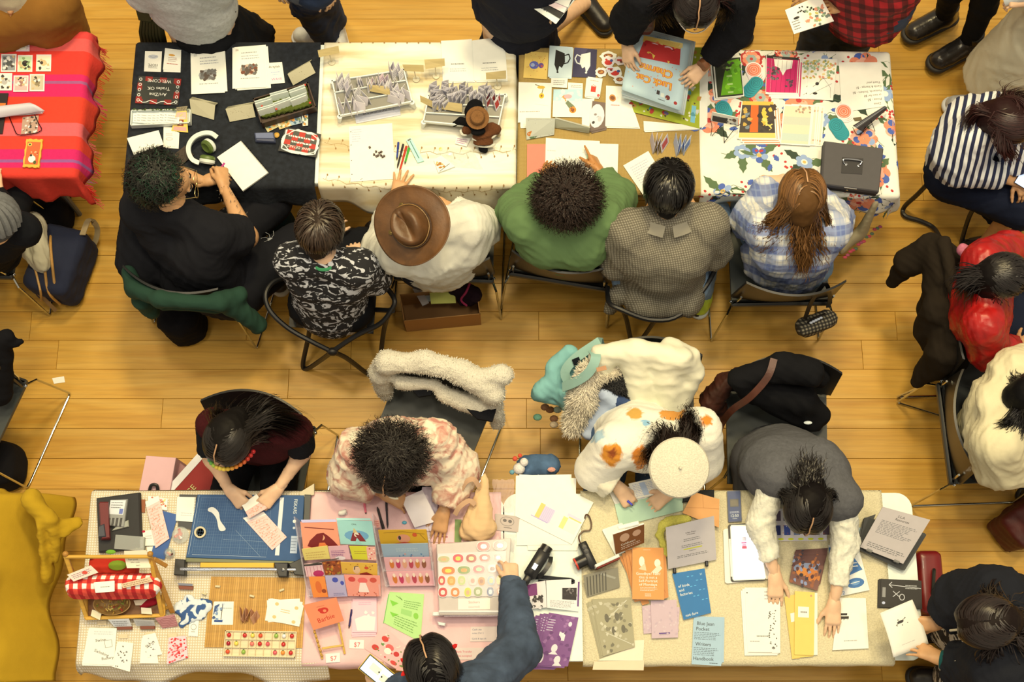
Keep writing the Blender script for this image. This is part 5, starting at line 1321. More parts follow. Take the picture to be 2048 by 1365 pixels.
mk('brim',v,f,lm,ht,True)
v,f=[],[];prof=[(.086,0),(.088,.02),(.086,.05),(.08,.085),(.068,.104),(.05,.108),(.03,.1),(0.,.094)]
for i,(r,z)in enumerate(prof):
 for j in range(n):
  a=2*math.pi*j/n;x,y=r*cos(a)*(.86 if i>2 else .93),r*sin(a)*(1.02);k=max(0,z-.03)/.07
  dent=.028*math.exp(-(x/.028)**2)*(k if i>3 else 0)*(1 if y<.05 else .4);pinch=1-.24*k*max(0,sin(a))**2
  v.append(hc+R@V(x*pinch,y,z-dent))
for i in range(len(prof)-1):
 for j in range(n):f.append((i*n+j,i*n+(j+1)%n,(i+1)*n+(j+1)%n,(i+1)*n+j))
mk('crown',v,f,lm,ht,True)
MB().strap([hc+R@Vector((.09*.94*cos(a),.0925*sin(a),.014))for a in[2*math.pi*k/36 for k in range(37)]],.018,.004,up=tuple(R@V(0,0,1))).build('hat_band',M((70,44,22),'leather'),ht,True)
MB().tube([hc+R@Vector((.0885*.96*cos(a),.095*sin(a),.026+.004*sin(a*5)))for a in[2*math.pi*k/36 for k in range(37)]],.0022,5).build('braid',M((150,110,56),'leather'),ht,True)
for a in(1.5,2.9):MB().lathe(hc+R@Vector((.098*cos(a),.1*sin(a),.008)),[(0,0),(.011,0),(.011,.003),(0,.005)],12,R).build('stud',M((150,120,60),'metal'),ht,True)
# ------------------------------------------------------------------ things on the back tables
WH=(250,244,226);GR=(120,116,106);DK=(60,54,48)
def stackp(name,lbl,cat,quad,n,dx,dy,th=.0016,col=WH,pr=None,grp=None,under=None,jit=2.,dz=0.,seed=1,upr=None,kind='paper',z=None,rot=1.5):
 """n sheets piled; each lower one steps by (dx,dy) pixels"""
 r=random.Random(seed);g=grp or lbl[:40];cx,cy=sum(p[0]for p in quad)/4,sum(p[1]for p in quad)/4
 for i in range(n):
  k=n-1-i;a=math.radians(r.uniform(-rot,rot))if k else 0;jx,jy=(r.uniform(-jit,jit),r.uniform(-jit,jit))if k else(0,0)
  q=[(cx+(x-cx)*cos(a)-(y-cy)*sin(a)+k*dx+jx,cy+(x-cx)*sin(a)+(y-cy)*cos(a)+k*dy+jy)for x,y in quad]
  lb=lbl if k==0 else(ORD[k]+' copy under '+' '.join(lbl.split()[:13]))
  sheet(name,lb,cat,q,dz=dz+i*(th+.0002),th=th,col=col,pr=(pr if k==0 else(upr if upr is not None else pr)),grp=g,kind=kind,z=z)
def slab(name,lbl,cat,quad,zt,h,col,kind='plastic',par=None,grp=None,bev=.004,inset=0.):
 """a box whose top face shows at quad with height zt"""
 q=[P(x,y,zt)for x,y in quad];c=sum(q,Vector())/4
 if inset:q=[c+(p-c)*(1-inset)for p in q]
 if(q[1]-q[0]).cross(q[2]-q[1]).z<0:q=q[::-1]
 mb=MB();low=[V(p.x,p.y,zt-h)for p in q];mid=[V(p.x,p.y,zt-bev)for p in q];top=[c+(p-c)*(1-bev/max(.01,(p-c).length))for p in q]
 v=low+mid+top;f=[(3,2,1,0),(8,9,10,11)]+[(i,(i+1)%4,4+(i+1)%4,4+i)for i in range(4)]+[(4+i,4+(i+1)%4,8+(i+1)%4,8+i)for i in range(4)]
 mb.add(v,f);o=mb.build(name,M(col,kind),par)
 if par is None:tag(o,lbl,cat,grp)
 elif lbl:o['label']=lbl
 return o
def sb(n,*a,**k):return slab(n,None,None,*a,**k)
def sh(n,*a,**k):return sheet(n,None,None,*a,**k)
def walls(name,quad,zt,h,t,mat,par):
 """open frame of four walls"""
 q=[P(x,y,zt)for x,y in quad];mb=MB()
 for i in range(4):
  a,b=q[i],q[(i+1)%4];m=(a+b)/2;mb.box(m-V(0,0,h/2),((b-a).length+t,t,h),basis(b-a,(0,0,1)))
 return mb.build(name,mat,par)
def pen(lbl,a,b,col,r=.0045,cat='pen',grp=None,cap=None,z=TT):
 pa,pb=P(*a,z+r),P(*b,z+r);t=thing('pen',lbl,cat,(pa+pb)/2-V(0,0,r),grp)
 d=pb-pa;MB().tube([pa,pa.lerp(pb,.86)],r,8).build('barrel',M(col,'plastic'),t,True)
 MB().tube([pa.lerp(pb,.86),pa.lerp(pb,.95),pb],[r*.9,r*.5,r*.15],8).build('nib',M(DK,'plastic'),t,True)
 MB().tube([pa.lerp(pb,-.02),pa.lerp(pb,.34)],r*1.18,8).build('pen_cap',M(cap or col,'plastic'),t,True);return t
def accd(lbl,quad,n,h,col,col2,name='folded_zine',grp=None,z=TT,seed=1,inner=None,tilt=.3):
 """little zig-zag booklet standing on edge; quad = top outline in the photo"""
 a,b,c,d=[P(x,y,z+h)for x,y in quad];t=thing(name,lbl,'zine',((a+b+c+d)/4)-V(0,0,h),grp);r=random.Random(seed)
 pts=[]
 for i in range(n+1):
  f=i/n;e=a.lerp(b,f)if i%2==0 else d.lerp(c,f);pts.append(e)
 for i in range(n):
  p,q=pts[i],pts[i+1];lean=V(r.uniform(-.012,.012),-.02+r.uniform(-.01,.01),0)
  nn=(q-p).cross(V(0,0,1)).normalized()*.0006;v=[p,q,q-V(0,0,h)+lean,p-V(0,0,h)+lean]
  mb=MB();vv=[x+nn for x in v]+[x-nn for x in v];mb.add(vv,[(0,1,2,3),(7,6,5,4),(0,4,5,1),(1,5,6,2),(2,6,7,3),(3,7,4,0)])
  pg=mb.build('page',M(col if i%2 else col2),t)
  if inner and i%2:prints(inner,lambda u,w,L,v=v,nn=nn:(v[0]*(1-u)+v[1]*u)*(1-w)+(v[3]*(1-u)+v[2]*u)*w+nn*(1+L/.0006),(q-p).length,h,pg)
 return t
AB,AC,AG,AL=crop(240,60,3.79),crop(630,60,3.79),crop(1020,60,3.79),crop(1380,60,3.41)
# --- black cloth
sheet('card','small white drawn card at the back left of the black cloth','card',AB(190,160,318,162,310,318,182,314),pr=[('e',.5,.27,.3,.1,(200,196,186)),('l',[(.25,.22),(.5,.32),(.75,.22)],.001,DK),('t',.8,.62,.17,'HOPE',DK,'l',180),('w',.25,.72,.8,.85,2,GR)])
stackp('card','white card with an orange and red motif beside the small drawn card','card',AB(342,137,464,152,455,308,325,300),2,-1,3,pr=[('e',.45,.3,.2,.05,(226,160,60)),('w',.25,.38,.8,.62,3,(170,120,100)),('w',.2,.66,.9,.76,1,(190,70,50))],grp='cards with orange motif')
zp=lambda c:[('w',.1,.04,.2,.1,2,c),('w',.28,.12,.8,.18,1,(150,148,140)),('w',.28,.2,.85,.32,2,(170,168,160)),('e',.5,.56,.27,.13,(170,166,152)if c==GR else(204,170,140)),('s',34,.3,.46,.72,.66,.012,[c,(90,74,60),(110,104,92)],3),('w',.25,.74,.85,.8,1,(160,156,148))]
stackp('zine','white stapled zine with a grey oval photo on the black cloth','zine',AB(535,175,782,150,795,475,540,487),4,1,-1,pr=zp(GR),grp='zines with a grey oval photo',upr=[])
stackp('zine','white stapled zine with a sepia oval photo on the black cloth','zine',AB(852,135,1090,115,1108,432,852,445),4,2.5,.6,pr=zp((120,66,44)),grp='zines with a sepia oval photo',upr=[])
sheet('card','white card with pink and blue handwriting beside the sepia zines','card',AB(1112,250,1228,243,1250,400,1128,412),dz=.001,pr=[('t',.1,.25,.16,'Artylah',DK),('w',.2,.42,.8,.5,1,(120,150,200)),('w',.3,.54,.7,.62,1,(140,180,200)),('t',.2,.84,.15,'WAVE',(206,60,150))])
SPK=[('s',60,.05,.05,.95,.95,.0018,[(120,104,70),(170,150,110)],4)]
def tent(lbl,quad,h=.05,col=(206,192,148)):
 a,b,c,d=[P(x,y,TT+(.004 if i>1 else h))for i,(x,y)in enumerate(quad)];t=thing('tent_card',lbl,'card',(a+b+c+d)/4-V(0,0,h/2),'speckled kraft tent cards')
 for(p,q,r,s,nm)in((a,b,c,d,'front_flap'),(b,a,a+V(0,.035,-h+.004),b+V(0,.035,-h+.004),'back_flap')):
  f,n,W,Hh=quadmap([p,q,r,s])if nm=='front_flap' else quadmap([p,q,s,r]);mb=MB();v=[p,q,r,s]if nm=='front_flap' else[p,q,s,r]
  nn=n*.0006;mb.add([x+nn for x in v]+[x-nn for x in v],[(0,1,2,3),(7,6,5,4),(0,4,5,1),(1,5,6,2),(2,6,7,3),(3,7,4,0)]);o=mb.build(nm,M(col),t)
  if nm=='front_flap':prints(SPK+[('w',.1,.2,.9,.8,4,(150,130,90))],f,W,Hh,o)
tent('speckled kraft tent card at the right end of the black cloth',AB(1270,335,1440,240,1482,325,1312,420))
tent('speckled kraft tent card left of centre on the black cloth',AB(527,525,722,572,712,682,540,630))
tent('speckled kraft tent card against the mossy box',AB(800,600,1005,562,1028,660,832,697))
SW=[]
for k in range(5):SW+=[('l',[(.06+.03*cos(a*.8),.12+k*.19+.05*sin(a*.8))for a in range(9)],.003,(240,234,220)),('l',[(.94+.03*cos(a*.8),.12+k*.19+.05*sin(a*.8))for a in range(9)],.003,(240,234,220))]
chk=[('r',i/6,j/4,(i+1)/6,(j+1)/4,(150,34,28)if(i+j)%2 else(52,50,44))for i in range(6)for j in range(4)]
q=AB(142,348,465,372,440,573,115,555)
sheet('sign','red and black checked sign lettered Art/Zine Trades, front left of the black cloth','sign',flip(q),th=.003,col=(60,56,48),pr=chk+[('p',[(.14,.2),(.86,.16),(.9,.84),(.12,.8)],(48,50,42)),('t',.5,.42,.17,'Art/Zine',WH,'c',2),('t',.5,.64,.17,'Trades OK',WH,'c',2),('t',.5,.92,.17,'WELCOME',WH,'c',0)]+SW+[('l',[(x/12,.08+.05*sin(x*1.8))for x in range(1,12)],.0035,(240,234,220))])
t=thing('tray','low white tray of small booklets with moss along its back, left of the black cloth','tray',P(320,238,TT));qd=AB(85,608,530,600,528,700,80,722)
sb('base',qd,TT+.012,.01,(238,232,206),par=t);walls('rim',qd,TT+.035,.034,.004,M((242,236,212),'plastic'),t)
mo=MB();r=random.Random(2)
for k in range(60):mo.ball(P(265+r.random()*112,219+r.uniform(-1.5,1.5),TT+.035),(.004,.003,.003),n=5,m=4)
mo.build('moss',M((74,92,40),'fleece'),t)['kind']='stuff'
for k in range(9):
 x0=100+k*33+r.uniform(-10,10);sheet('booklet',NTH[k]+' tiny white booklet from the left in the low white tray','booklet',AB(x0,628+r.uniform(-8,8),x0+95,640,x0+90,712,x0-8,700),z=TT+.018+k*.0022,th=.002,col=(242,236,220),grp='tiny booklets in the white tray',pr=[('w',.1,.1,.9,.9,3,(170,164,150))])
sheet('label_card','pink and yellow printed card leaning on the white tray','card',AB(430,618,505,612,516,778,388,765),z=[TT+.05,TT+.05,TT+.003,TT+.003],th=.002,col=(250,206,90),pr=[('r',.05,.05,.95,.4,(240,190,160)),('r',.3,.42,.72,.72,(150,66,40)),('e',.5,.56,.14,.1,WH),('t',.5,.28,.14,'FREE',WH,'c',180),('r',.1,.76,.9,.95,(244,170,150))])
sheet('tent_label','small tan tent label above the white tray','card',AB(428,588,512,578,500,612,425,614),z=[TT+.07,TT+.07,TT+.05,TT+.05],th=.001,col=(196,176,130),pr=SPK)
sheet('card','white card with a pale red line drawing below the white tray','card',AB(330,735,420,740,418,885,328,888),dz=.002,pr=[('e',.5,.6,.3,.08,(240,180,160)),('e',.5,.6,.24,.05,WH),('w',.2,.3,.8,.44,2,(200,160,150))])
sheet('card','blank white card peeking out from under the line drawing card','card',AB(385,745,450,780,444,900,340,895),dz=0.)
F=Field([P(296,305,TT)],.14,.008);F.box(P(296,306,TT+.02),(.075,.045,.018),rotz(15),.02,.02)
o=soft('pouch',F,M((34,31,30),'cloth'),None,.006,.05,3);tag(o,'black fabric pouch under the white envelope','pouch')
sheet('envelope','blank white envelope lying on a black pouch','envelope',AB(52,820,292,760,330,868,105,948),z=TT+.043,th=.003,col=(246,238,224))
# mossy box with booklets
t=thing('mossy_box','brown box lined with green moss holding rows of white booklets','box',P(572,205,TT));qd=AB(1012,522,1422,400,1482,580,1072,706)
sb('bottom',qd,TT+.02,.018,(70,46,32),'wood',par=t);walls('wall',qd,TT+.055,.05,.006,M((64,40,28),'wood'),t)
F=Field([PP((*p,TT+.03))for p in qd],.05,.006);c=sum([PP((*p,TT+.03))for p in qd],Vector())/4;F.box(c,(.125,.055,.014),rotz(16),.01,.01)
v_,q_=F.mesh();v_=folds(v_,q_,.006,.008,3,ridge=False);mk('moss',v_,q_,M((92,100,36),'fleece'),t,True)
r=random.Random(3)
for(x,y)in((1075,575),(1185,600),(1402,418),(1440,552)):MB().ball(at(AB,x,y,.06),(.006,.006,.004),n=8,m=5).build('flower',M((214,70,50),'cloth'),t,True)
for k,(x0,y0,x1,y1)in enumerate([(1020,548,1145,510),(1024,566,1150,528),(1135,490,1265,455),(1140,505,1275,470),(1280,465,1400,420),(1284,482,1408,440),(1040,602,1165,568),(1045,618,1165,582),(1160,562,1292,515),(1166,578,1296,530),(1288,528,1415,480),(1294,545,1412,500)]):
 a,b=AB(x0,y0)[0],AB(x1,y1)[0];pa,pb=P(*a,TT+.085),P(*b,TT+.085);o=MB().box((pa+pb)/2-V(0,0,.022),((pb-pa).length,.0045,.045),basis(pb-pa,(0,.25,1)),bev=.001).build('booklet',M((244,240,232)),None);tag(o,NTH[k]+' small white booklet from the back left in the mossy box','booklet','white booklets in the mossy box')
for k,(qd,c1,lb)in enumerate([((1075,700,1160,670,1200,735,1120,775),(204,190,130),'green and cream'),((1180,690,1280,650,1300,725,1210,755),(226,190,120),'orange'),((1270,660,1365,625,1380,705,1300,725),(170,186,180),'pale blue'),((1375,625,1425,620,1425,725,1385,728),(236,226,196),'cream')]):
 sheet('picture_card',lb+' picture card tucked under the front of the mossy box','card',AB(*qd),dz=.002+k*.001,col=c1,grp='picture cards by the mossy box',pr=[('s',12,.1,.1,.9,.9,.009,[(120,130,80),(226,150,60),(80,110,120),(236,226,190)],k),('e',.3,.3,.1,.1,DK)])
t=thing('glasses_case','clear plastic glasses case beside the headphones','case',P(528,274,TT));sb('case',AB(1015,775,1165,770,1178,850,1025,842),TT+.022,.02,(70,74,90),par=t,bev=.008)
sb('lid',AB(1022,782,1158,777,1168,822,1028,820),TT+.028,.006,(120,124,140),'gloss',par=t)
t_o=MB().lathe(at(AB,1190,803),[(0,0),(.012,0.),(.014,.01),(.006,.016),(0,.017)],14).build('trinket',M((216,160,60),'plastic'),None,True);tag(t_o,'small orange trinket beside the glasses case','trinket')
q=AB(1255,735,1525,790,1490,968,1198,915);fr=[]
for k in range(28):
 a=6.2832*k/28;sx,sy=cos(a),sin(a);m=max(abs(sx),abs(sy))**.7;fr.append((.5+.49*sx/m+.02*sin(k*2.4),.5+.49*sy/m+.03*cos(k*2.1)))
o=sheet('sign','red and black checked sign lettered BANK DETAILS with a white scroll border','sign',flip(q),th=.003,col=(60,58,52),z=[TT+.012,TT+.012,TT+.03,TT+.03],
pr=[('p',fr,(240,236,224))]+[('r',.08+i*.168,.12+j*.2,.08+(i+1)*.168,.12+(j+1)*.2,(196,56,40)if(i+j)%2 else(84,80,66))for i in range(5)for j in range(4)]+[('t',.5,.32,.15,'BANK DETAILS',WH,'c',0),('w',.2,.38,.85,.56,1,WH,5),('w',.15,.6,.9,.78,1,WH,8)]+[('l',[(.5+.47*cos(a/20*6.28)+.03*cos(a*1.9),.5+.47*sin(a/20*6.28)+.05*sin(a*1.9))for a in range(21)],.004,(248,244,234))])
# headphones
t=thing('headphones','cream headphones with olive green ear cushions on the black cloth','headphones',P(405,297,TT));cr_=M((226,224,196),'plastic')
pts=[P(*AB(x,y)[0],z)for x,y,z in((735,815,TT+.035),(690,785,TT+.05),(630,785,TT+.055),(565,815,TT+.055),(525,870,TT+.05),(522,930,TT+.045),(550,985,TT+.04),(600,1010,TT+.03))]
MB().strap(spl(pts,5),.022,.012,up=(0,0,1)).build('headband',cr_,t,True)
for(x,y,a,ca)in((672,880,40,1),(662,985,10,1)):
 c=at(AB,x,y,.035);MBx=MB();Rr=rotz(-a)@Matrix.Rotation(math.radians(62 if a==40 else-70),3,'X' if a!=40 else 'X')
 MBx.lathe(c,[(0,-.02),(.03,-.02),(.038,-.012),(.038,0.),(.034,.004)],22,Rr,flat=.85).build('ear_cup',cr_,t,True)
 MB().lathe(c,[(.018,.018),(.026,.022),(.036,.016),(.038,.006),(.034,0)],22,Rr,flat=.85).build('cushion',M((92,108,42),'leather'),t,True)
o=sheet('notebook','dark brown covered notebook under the headphones','notebook',AB(302,1030,492,878,560,945,425,1060),th=.008,col=(62,44,30),kind='leather')
q=AB(918,840,1125,1080,930,1220,735,965);o=sheet('sketchbook','open blank spiral sketchbook on the black cloth','sketchbook',q,th=.012,col=(252,246,228))
mb=MB();a,b=P(*q[0],TT+.014),P(*q[1],TT+.014)
for k in range(40):
 p=a.lerp(b,(k+.5)/40);d=(b-a).normalized();n_=d.cross(V(0,0,1));mb.tube([p-n_*.005+V(0,0,-.003),p+V(0,0,.003),p+n_*.005-V(0,0,.003),p-V(0,0,.009)],.0009,5)
mb.build('spiral',M((60,58,54),'metal'),o)['kind']='stuff'
pen('magenta pen in the hands of the person in black',AB(790,1012)[0],AB(702,1138)[0],(186,40,120),z=TT+.05)
# --- cream cloth
def sign_stand(lbl,plaque,base,h=.085):
 c=P(*base,TT);t=thing('sign_stand',lbl,'sign stand',c,'small wooden sign stands')
 MB().lathe(c,[(0,0),(.017,0),(.018,.002),(.017,.005),(0,.005)],20).build('base',M((240,222,172),'wood'),t,True)
 q=[P(x,y,TT+h+(.01 if i<2 else-.012))for i,(x,y)in enumerate(plaque)];m=sum(q,Vector())/4
 MB().tube([c+V(0,0,.004),c.lerp(m,.5),m+V(0,0,-.006)],.0028,6).build('post',M((236,212,160),'wood'),t,True)
 f,n,W,Hh=quadmap(q);mb=MB();mb.add(q+[x-n*.003 for x in q],[(0,1,2,3),(7,6,5,4),(0,4,5,1),(1,5,6,2),(2,6,7,3),(3,7,4,0)]);mb.build('plaque',M((206,178,112),'wood'),t)
for lb,pq,bs in[('tan sign stand at the back left corner of the cream cloth',(20,155,178,120,185,175,30,208),(128,245)),('tan sign stand just right of the left booklet tray',(662,262,822,268,825,318,680,312),(768,375)),
('tan sign stand beside the open white zines',(828,225,982,215,985,272,838,298),(918,350)),('tan sign stand in front of the open white zines',(1295,325,1448,308,1448,370,1298,375),(1385,430)),
('tan sign stand inside the left booklet tray',(408,415,560,430,572,495,415,465),(515,528)),('tilted tan sign stand at the left end of the right booklet tray',(795,497,930,560,935,610,800,545),(875,628)),
('tan sign stand in the right booklet tray beside the plush doll',(958,540,1115,560,1115,625,960,600),(1040,658))]:
 sign_stand(lb,AC(*pq),AC(*bs)[0])
def riser(lbl,qd,legs,rows):
 zt=TT+.07;t=thing('display_tray',lbl,'tray',sum([P(x,y,TT)for x,y in qd],Vector())/4);wm=M((244,236,212),'plastic')
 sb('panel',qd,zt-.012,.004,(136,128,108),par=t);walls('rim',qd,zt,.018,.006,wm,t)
 q=[P(x,y,zt)for x,y in qd]
 for k in range(1,rows):
  a,b=q[0].lerp(q[3],k/rows),q[1].lerp(q[2],k/rows);MB().box((a+b)/2-V(0,0,.006),((b-a).length,.005,.012),basis(b-a,(0,0,1))).build('divider',wm,t)
 for i,p in enumerate(q):MB().tube([p-V(0,0,.012),V(p.x+(.008 if i in(1,2)else-.008),p.y,TT)],[.013,.009],8).build('leg',wm,t,True)
 return q
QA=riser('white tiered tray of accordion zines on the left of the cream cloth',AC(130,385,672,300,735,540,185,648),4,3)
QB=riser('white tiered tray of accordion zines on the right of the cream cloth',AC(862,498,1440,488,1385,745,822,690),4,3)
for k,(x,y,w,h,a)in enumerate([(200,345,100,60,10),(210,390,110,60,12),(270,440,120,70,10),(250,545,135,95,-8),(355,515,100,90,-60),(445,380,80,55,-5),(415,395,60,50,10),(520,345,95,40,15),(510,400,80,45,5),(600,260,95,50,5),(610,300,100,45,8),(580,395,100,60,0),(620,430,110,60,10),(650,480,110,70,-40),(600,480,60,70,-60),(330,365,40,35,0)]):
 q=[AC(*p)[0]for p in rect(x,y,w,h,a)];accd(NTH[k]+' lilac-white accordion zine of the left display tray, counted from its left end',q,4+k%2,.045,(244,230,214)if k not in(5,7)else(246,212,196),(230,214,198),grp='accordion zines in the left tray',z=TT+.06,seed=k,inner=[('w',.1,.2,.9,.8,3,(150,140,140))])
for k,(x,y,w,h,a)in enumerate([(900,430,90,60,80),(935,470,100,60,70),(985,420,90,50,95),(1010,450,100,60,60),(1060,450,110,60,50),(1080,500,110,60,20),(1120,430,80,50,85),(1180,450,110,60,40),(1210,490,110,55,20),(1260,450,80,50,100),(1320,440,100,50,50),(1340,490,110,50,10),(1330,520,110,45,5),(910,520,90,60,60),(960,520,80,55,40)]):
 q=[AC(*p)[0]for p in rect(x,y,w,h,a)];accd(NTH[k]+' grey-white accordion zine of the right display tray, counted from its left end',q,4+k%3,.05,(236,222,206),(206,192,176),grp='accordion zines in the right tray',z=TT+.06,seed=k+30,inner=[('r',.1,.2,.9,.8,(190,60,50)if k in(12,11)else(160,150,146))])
for k in range(4):sheet('paper_slip',NTH[k]+' printed slip from below in the pile under the left display tray','paper',AC(300+k*10,640-k*14,640+k*6,585-k*5,650-k*4,645-k*14,312+k*8,710-k*14),dz=k*.0014,col=(226,218,214),grp='slips under the left display tray',pr=[('w',.1,.3,.9,.8,2,(120,112,110))])
for(lb,q)in(('open white zine at the back of the cream cloth, left leaf',(955,82,1188,70,1198,388,968,388)),('open white zine at the back of the cream cloth, right leaf',(1196,78,1424,52,1444,380,1205,384))):
 stackp('zine',lb,'zine',AC(*q),3,1.2,1,pr=[('w',.3,.55,.75,.62,1,GR),('w',.25,.68,.8,.78,2,(180,176,160))],grp=lb,upr=[])
o=sheet('note_paper','big white punched note paper with dice lying on it','paper',AC(257,732,585,706,608,1128,268,1152),pr=[('e',.04,y,.012,.009,(110,104,96))for y in(.1,.34,.62,.87)]+[('w',.06,.05,.3,.3,6,(190,186,190)),('l',[(.22,.975),(.27,.955)],.002,(90,110,80))])
r=random.Random(7)
for k,(x,y)in enumerate([(415,890),(463,922),(503,924),(448,945),(478,952),(500,950),(524,956),(488,932),(512,962),(466,958)]):
 p=at(AC,x,y,.006);R=rotz(r.uniform(0,90));t=thing('die',['lone','upper left','upper right','far left lower','lower left middle','centre','far right','middle upper','lower right','lowest'][k]+' dark brown die on the white note paper','die',p-V(0,0,.005),'dark dice on the note paper');MB().box(p,(.0095,.0095,.0095),R,bev=.0012).build('cube_body',M((70,42,28),'gloss'),t)
 mb=MB()
 for dx,dy in((-.0025,-.0025),(.0025,.0025),(0,0)):mb.lathe(p+R@V(dx,dy,.0047),[(0,0),(.0009,0),(.0009,.0003),(0,.0003)],8)
 mb.build('pip',M((236,226,200)),t)['kind']='stuff'
pen('blue pen beside the note paper',AC(632,855)[0],AC(620,988)[0],(40,60,130));pen('black pen between the blue and the red pens',AC(668,870)[0],AC(622,1050)[0],(40,36,34));pen('red pen beside the note paper',AC(692,885)[0],AC(638,1084)[0],(206,52,26));pen('green pen beside the note paper',AC(712,898)[0],AC(680,1018)[0],(60,170,50))
sheet('pen_sleeve','mint green plastic pen sleeve right of the pens','pen case',AC(690,835,728,815,826,992,778,1006),th=.008,col=(178,226,196),kind='plastic',pr=[('l',[(.55,.1),(.5,.85)],.004,(90,130,120)),('r',.2,.02,.8,.08,(120,110,90))])
o=sheet('eraser_packet','cream and gold packet in front of the clear bag','packet',AC(900,985,955,950,1062,1035,935,1082),th=.008,col=(248,240,220),pr=[('s',10,.1,.1,.5,.8,.006,[(220,170,80),(180,120,50)],2),('l',[(.1,.95),(.9,.7)],.002,DK)])
def crumple(lbl,qd,h,col,alpha,seed):
 q=[P(x,y,TT+h)for x,y in qd];nx,ny=14,9;r=random.Random(seed);v=[];f=[]
 for j in range(ny+1):
  for i in range(nx+1):
   u,w=i/nx,j/ny;p=(q[0]*(1-u)+q[1]*u)*(1-w)+(q[3]*(1-u)+q[2]*u)*w;ed=min(u,1-u,w,1-w)*4
   v.append((p.x+r.uniform(-.003,.003),p.y+r.uniform(-.003,.003),TT+.002+min(1,ed)*h*r.uniform(.3,1)))
 for j in range(ny):
  for i in range(nx):a=j*(nx+1)+i;f.append((a+nx+1,a+nx+2,a+1,a))
 o=mk('plastic_bag',v,f,MG(col,alpha),None);tag(o,lbl,'bag');return o
crumple('crumpled clear plastic bag in front of the plush doll',AC(925,905,1200,895,1272,1048,1000,1020),.02,(236,236,216),.35,3)
MB_=MB().lathe(at(AC,952,903),[(0,0),(.0085,0),(.0085,.0016),(0,.0018)],18).build('coin',M((196,160,90),'metal'),None);tag(MB_,'small coin above the gold packet','coin')
o=sheet('gift_tag','white tag with pink writing hanging from the plush doll','tag',AC(1072,808,1180,822,1150,885,1060,862),z=TT+.004,pr=[('w',.1,.15,.9,.85,3,(170,60,140))])
# plush doll: black doll in a brown hat and dress
dc=lambda x,y,z:at(AC,x,y,z)
t=thing('plush_doll','black plush doll in a brown hat and cream-trimmed brown dress on the cream cloth','doll',dc(1260,800,0));bk=M((22,20,20),'fleece');br=M((110,64,34),'fleece')
F=Field([dc(1240,700,.12),dc(1280,900,.02)],.16,.006);F.ell(dc(1210,620,.11),(.05,.045,.045));F.cap(dc(1225,740,.09),dc(1260,800,.06),.028,.03);F.cap(dc(1100,690,.08),dc(1055,715,.05),.016,.013);F.cap(dc(1190,730,.08),dc(1110,690,.08),.016)
F.cap(dc(1262,830,.05),dc(1258,905,.02),.014,.013);F.cap(dc(1285,830,.05),dc(1292,915,.02),.014,.013);F.ell(dc(1215,555,.13),(.03,.02,.02));F.ell(dc(1225,780,.11),(.028,.014,.012));F.ell(dc(1255,760,.11),(.02,.012,.012));soft('doll_body',F,bk,t,.002,.02,1)
F=Field([dc(1270,760,.08),dc(1280,860,.04)],.1,.0055);F.cap(dc(1265,745,.085),dc(1275,800,.06),.03,.05,sq=(0,0,1),fl=1.3,flat=True);F.cap(dc(1340,735,.07),dc(1372,755,.06),.024,.026);F.cap(dc(1190,740,.07),dc(1150,760,.06),.02,.024);F.cap(dc(1275,815,.05),dc(1275,860,.03),.046,.05,sq=(0,0,1),fl=1.4,flat=True);soft('dress',F,br,t,.003,.02,2)
tr=MB()
tr.tube(spl([dc(1195,825,.055),dc(1240,838,.065),dc(1300,832,.065),dc(1350,812,.055),dc(1388,775,.05)],4),.006,6);tr.tube(spl([dc(1205,868,.03),dc(1260,884,.04),(dc(1320,884,.04)),dc(1365,868,.03)],4),.006,6);tr.tube(spl([dc(1105,760,.05),dc(1115,790,.055),dc(1150,795,.055)],4),.006,6)
tr.build('trim',M((236,224,190),'fleece'),t,True)
MB().lathe(dc(1232,668,.15),[(.054,0),(.056,.004),(.046,.003),(.036,.002),(.035,.02),(.03,.03),(.018,.033),(.01,.03),(0,.028)],24,Matrix.Rotation(.25,3,'X')).build('hat',M((140,94,50),'fleece'),t,True)
MB().ball(dc(1390,795,.02),.012,n=8,m=6).build('paw',M((206,180,130),'fleece'),t,True)
# --- mustard cloth
sheet('card','yellow card with a blue bird at the back left of the mustard cloth','card',AG(115,162,292,172,280,374,100,362),th=.003,col=(238,196,96),pr=[('s',26,.05,.05,.95,.95,.003,[(206,130,60)],4),('e',.42,.5,.2,.15,(96,100,160)),('e',.36,.5,.09,.07,(170,180,200)),('e',.72,.5,.11,.1,(110,76,130)),('e',.75,.52,.05,.03,(200,80,60))])
def cup_print(c,s=1):
 f=lambda *p:[(x if s>0 else 1-x,y)for x,y in p];return[('p',f((.28,.12),(.68,.22),(.72,.5),(.6,.7),(.48,.64),(.42,.86),(.26,.6)),c),('l',f((.66,.3),(.86,.24),(.93,.38),(.84,.52),(.68,.56)),.006,c),('e',.42 if s>0 else .58,.84,.05,.03,c)]
stackp('print','pale blue print of a black teacup on the mustard cloth','print',AG(300,118,475,130,455,362,287,355),2,1,1.5,th=.0014,col=(214,224,214),pr=cup_print((26,24,22)),grp='black teacup prints',upr=[])
sheet('print','navy print of a white teacup on the mustard cloth','print',AG(488,132,660,148,650,362,470,355),th=.0015,col=(56,52,76),pr=[('p',[(0,0),(.6,0),(.2,.6),(0,.5)],(74,68,92))]+cup_print((236,232,222),-1))
sheet('label_card','small white lettered card under the black teacup print','card',AG(312,365,438,365,432,440,310,432),dz=.004,pr=[('w',.15,.2,.9,.8,3,(140,134,120))])
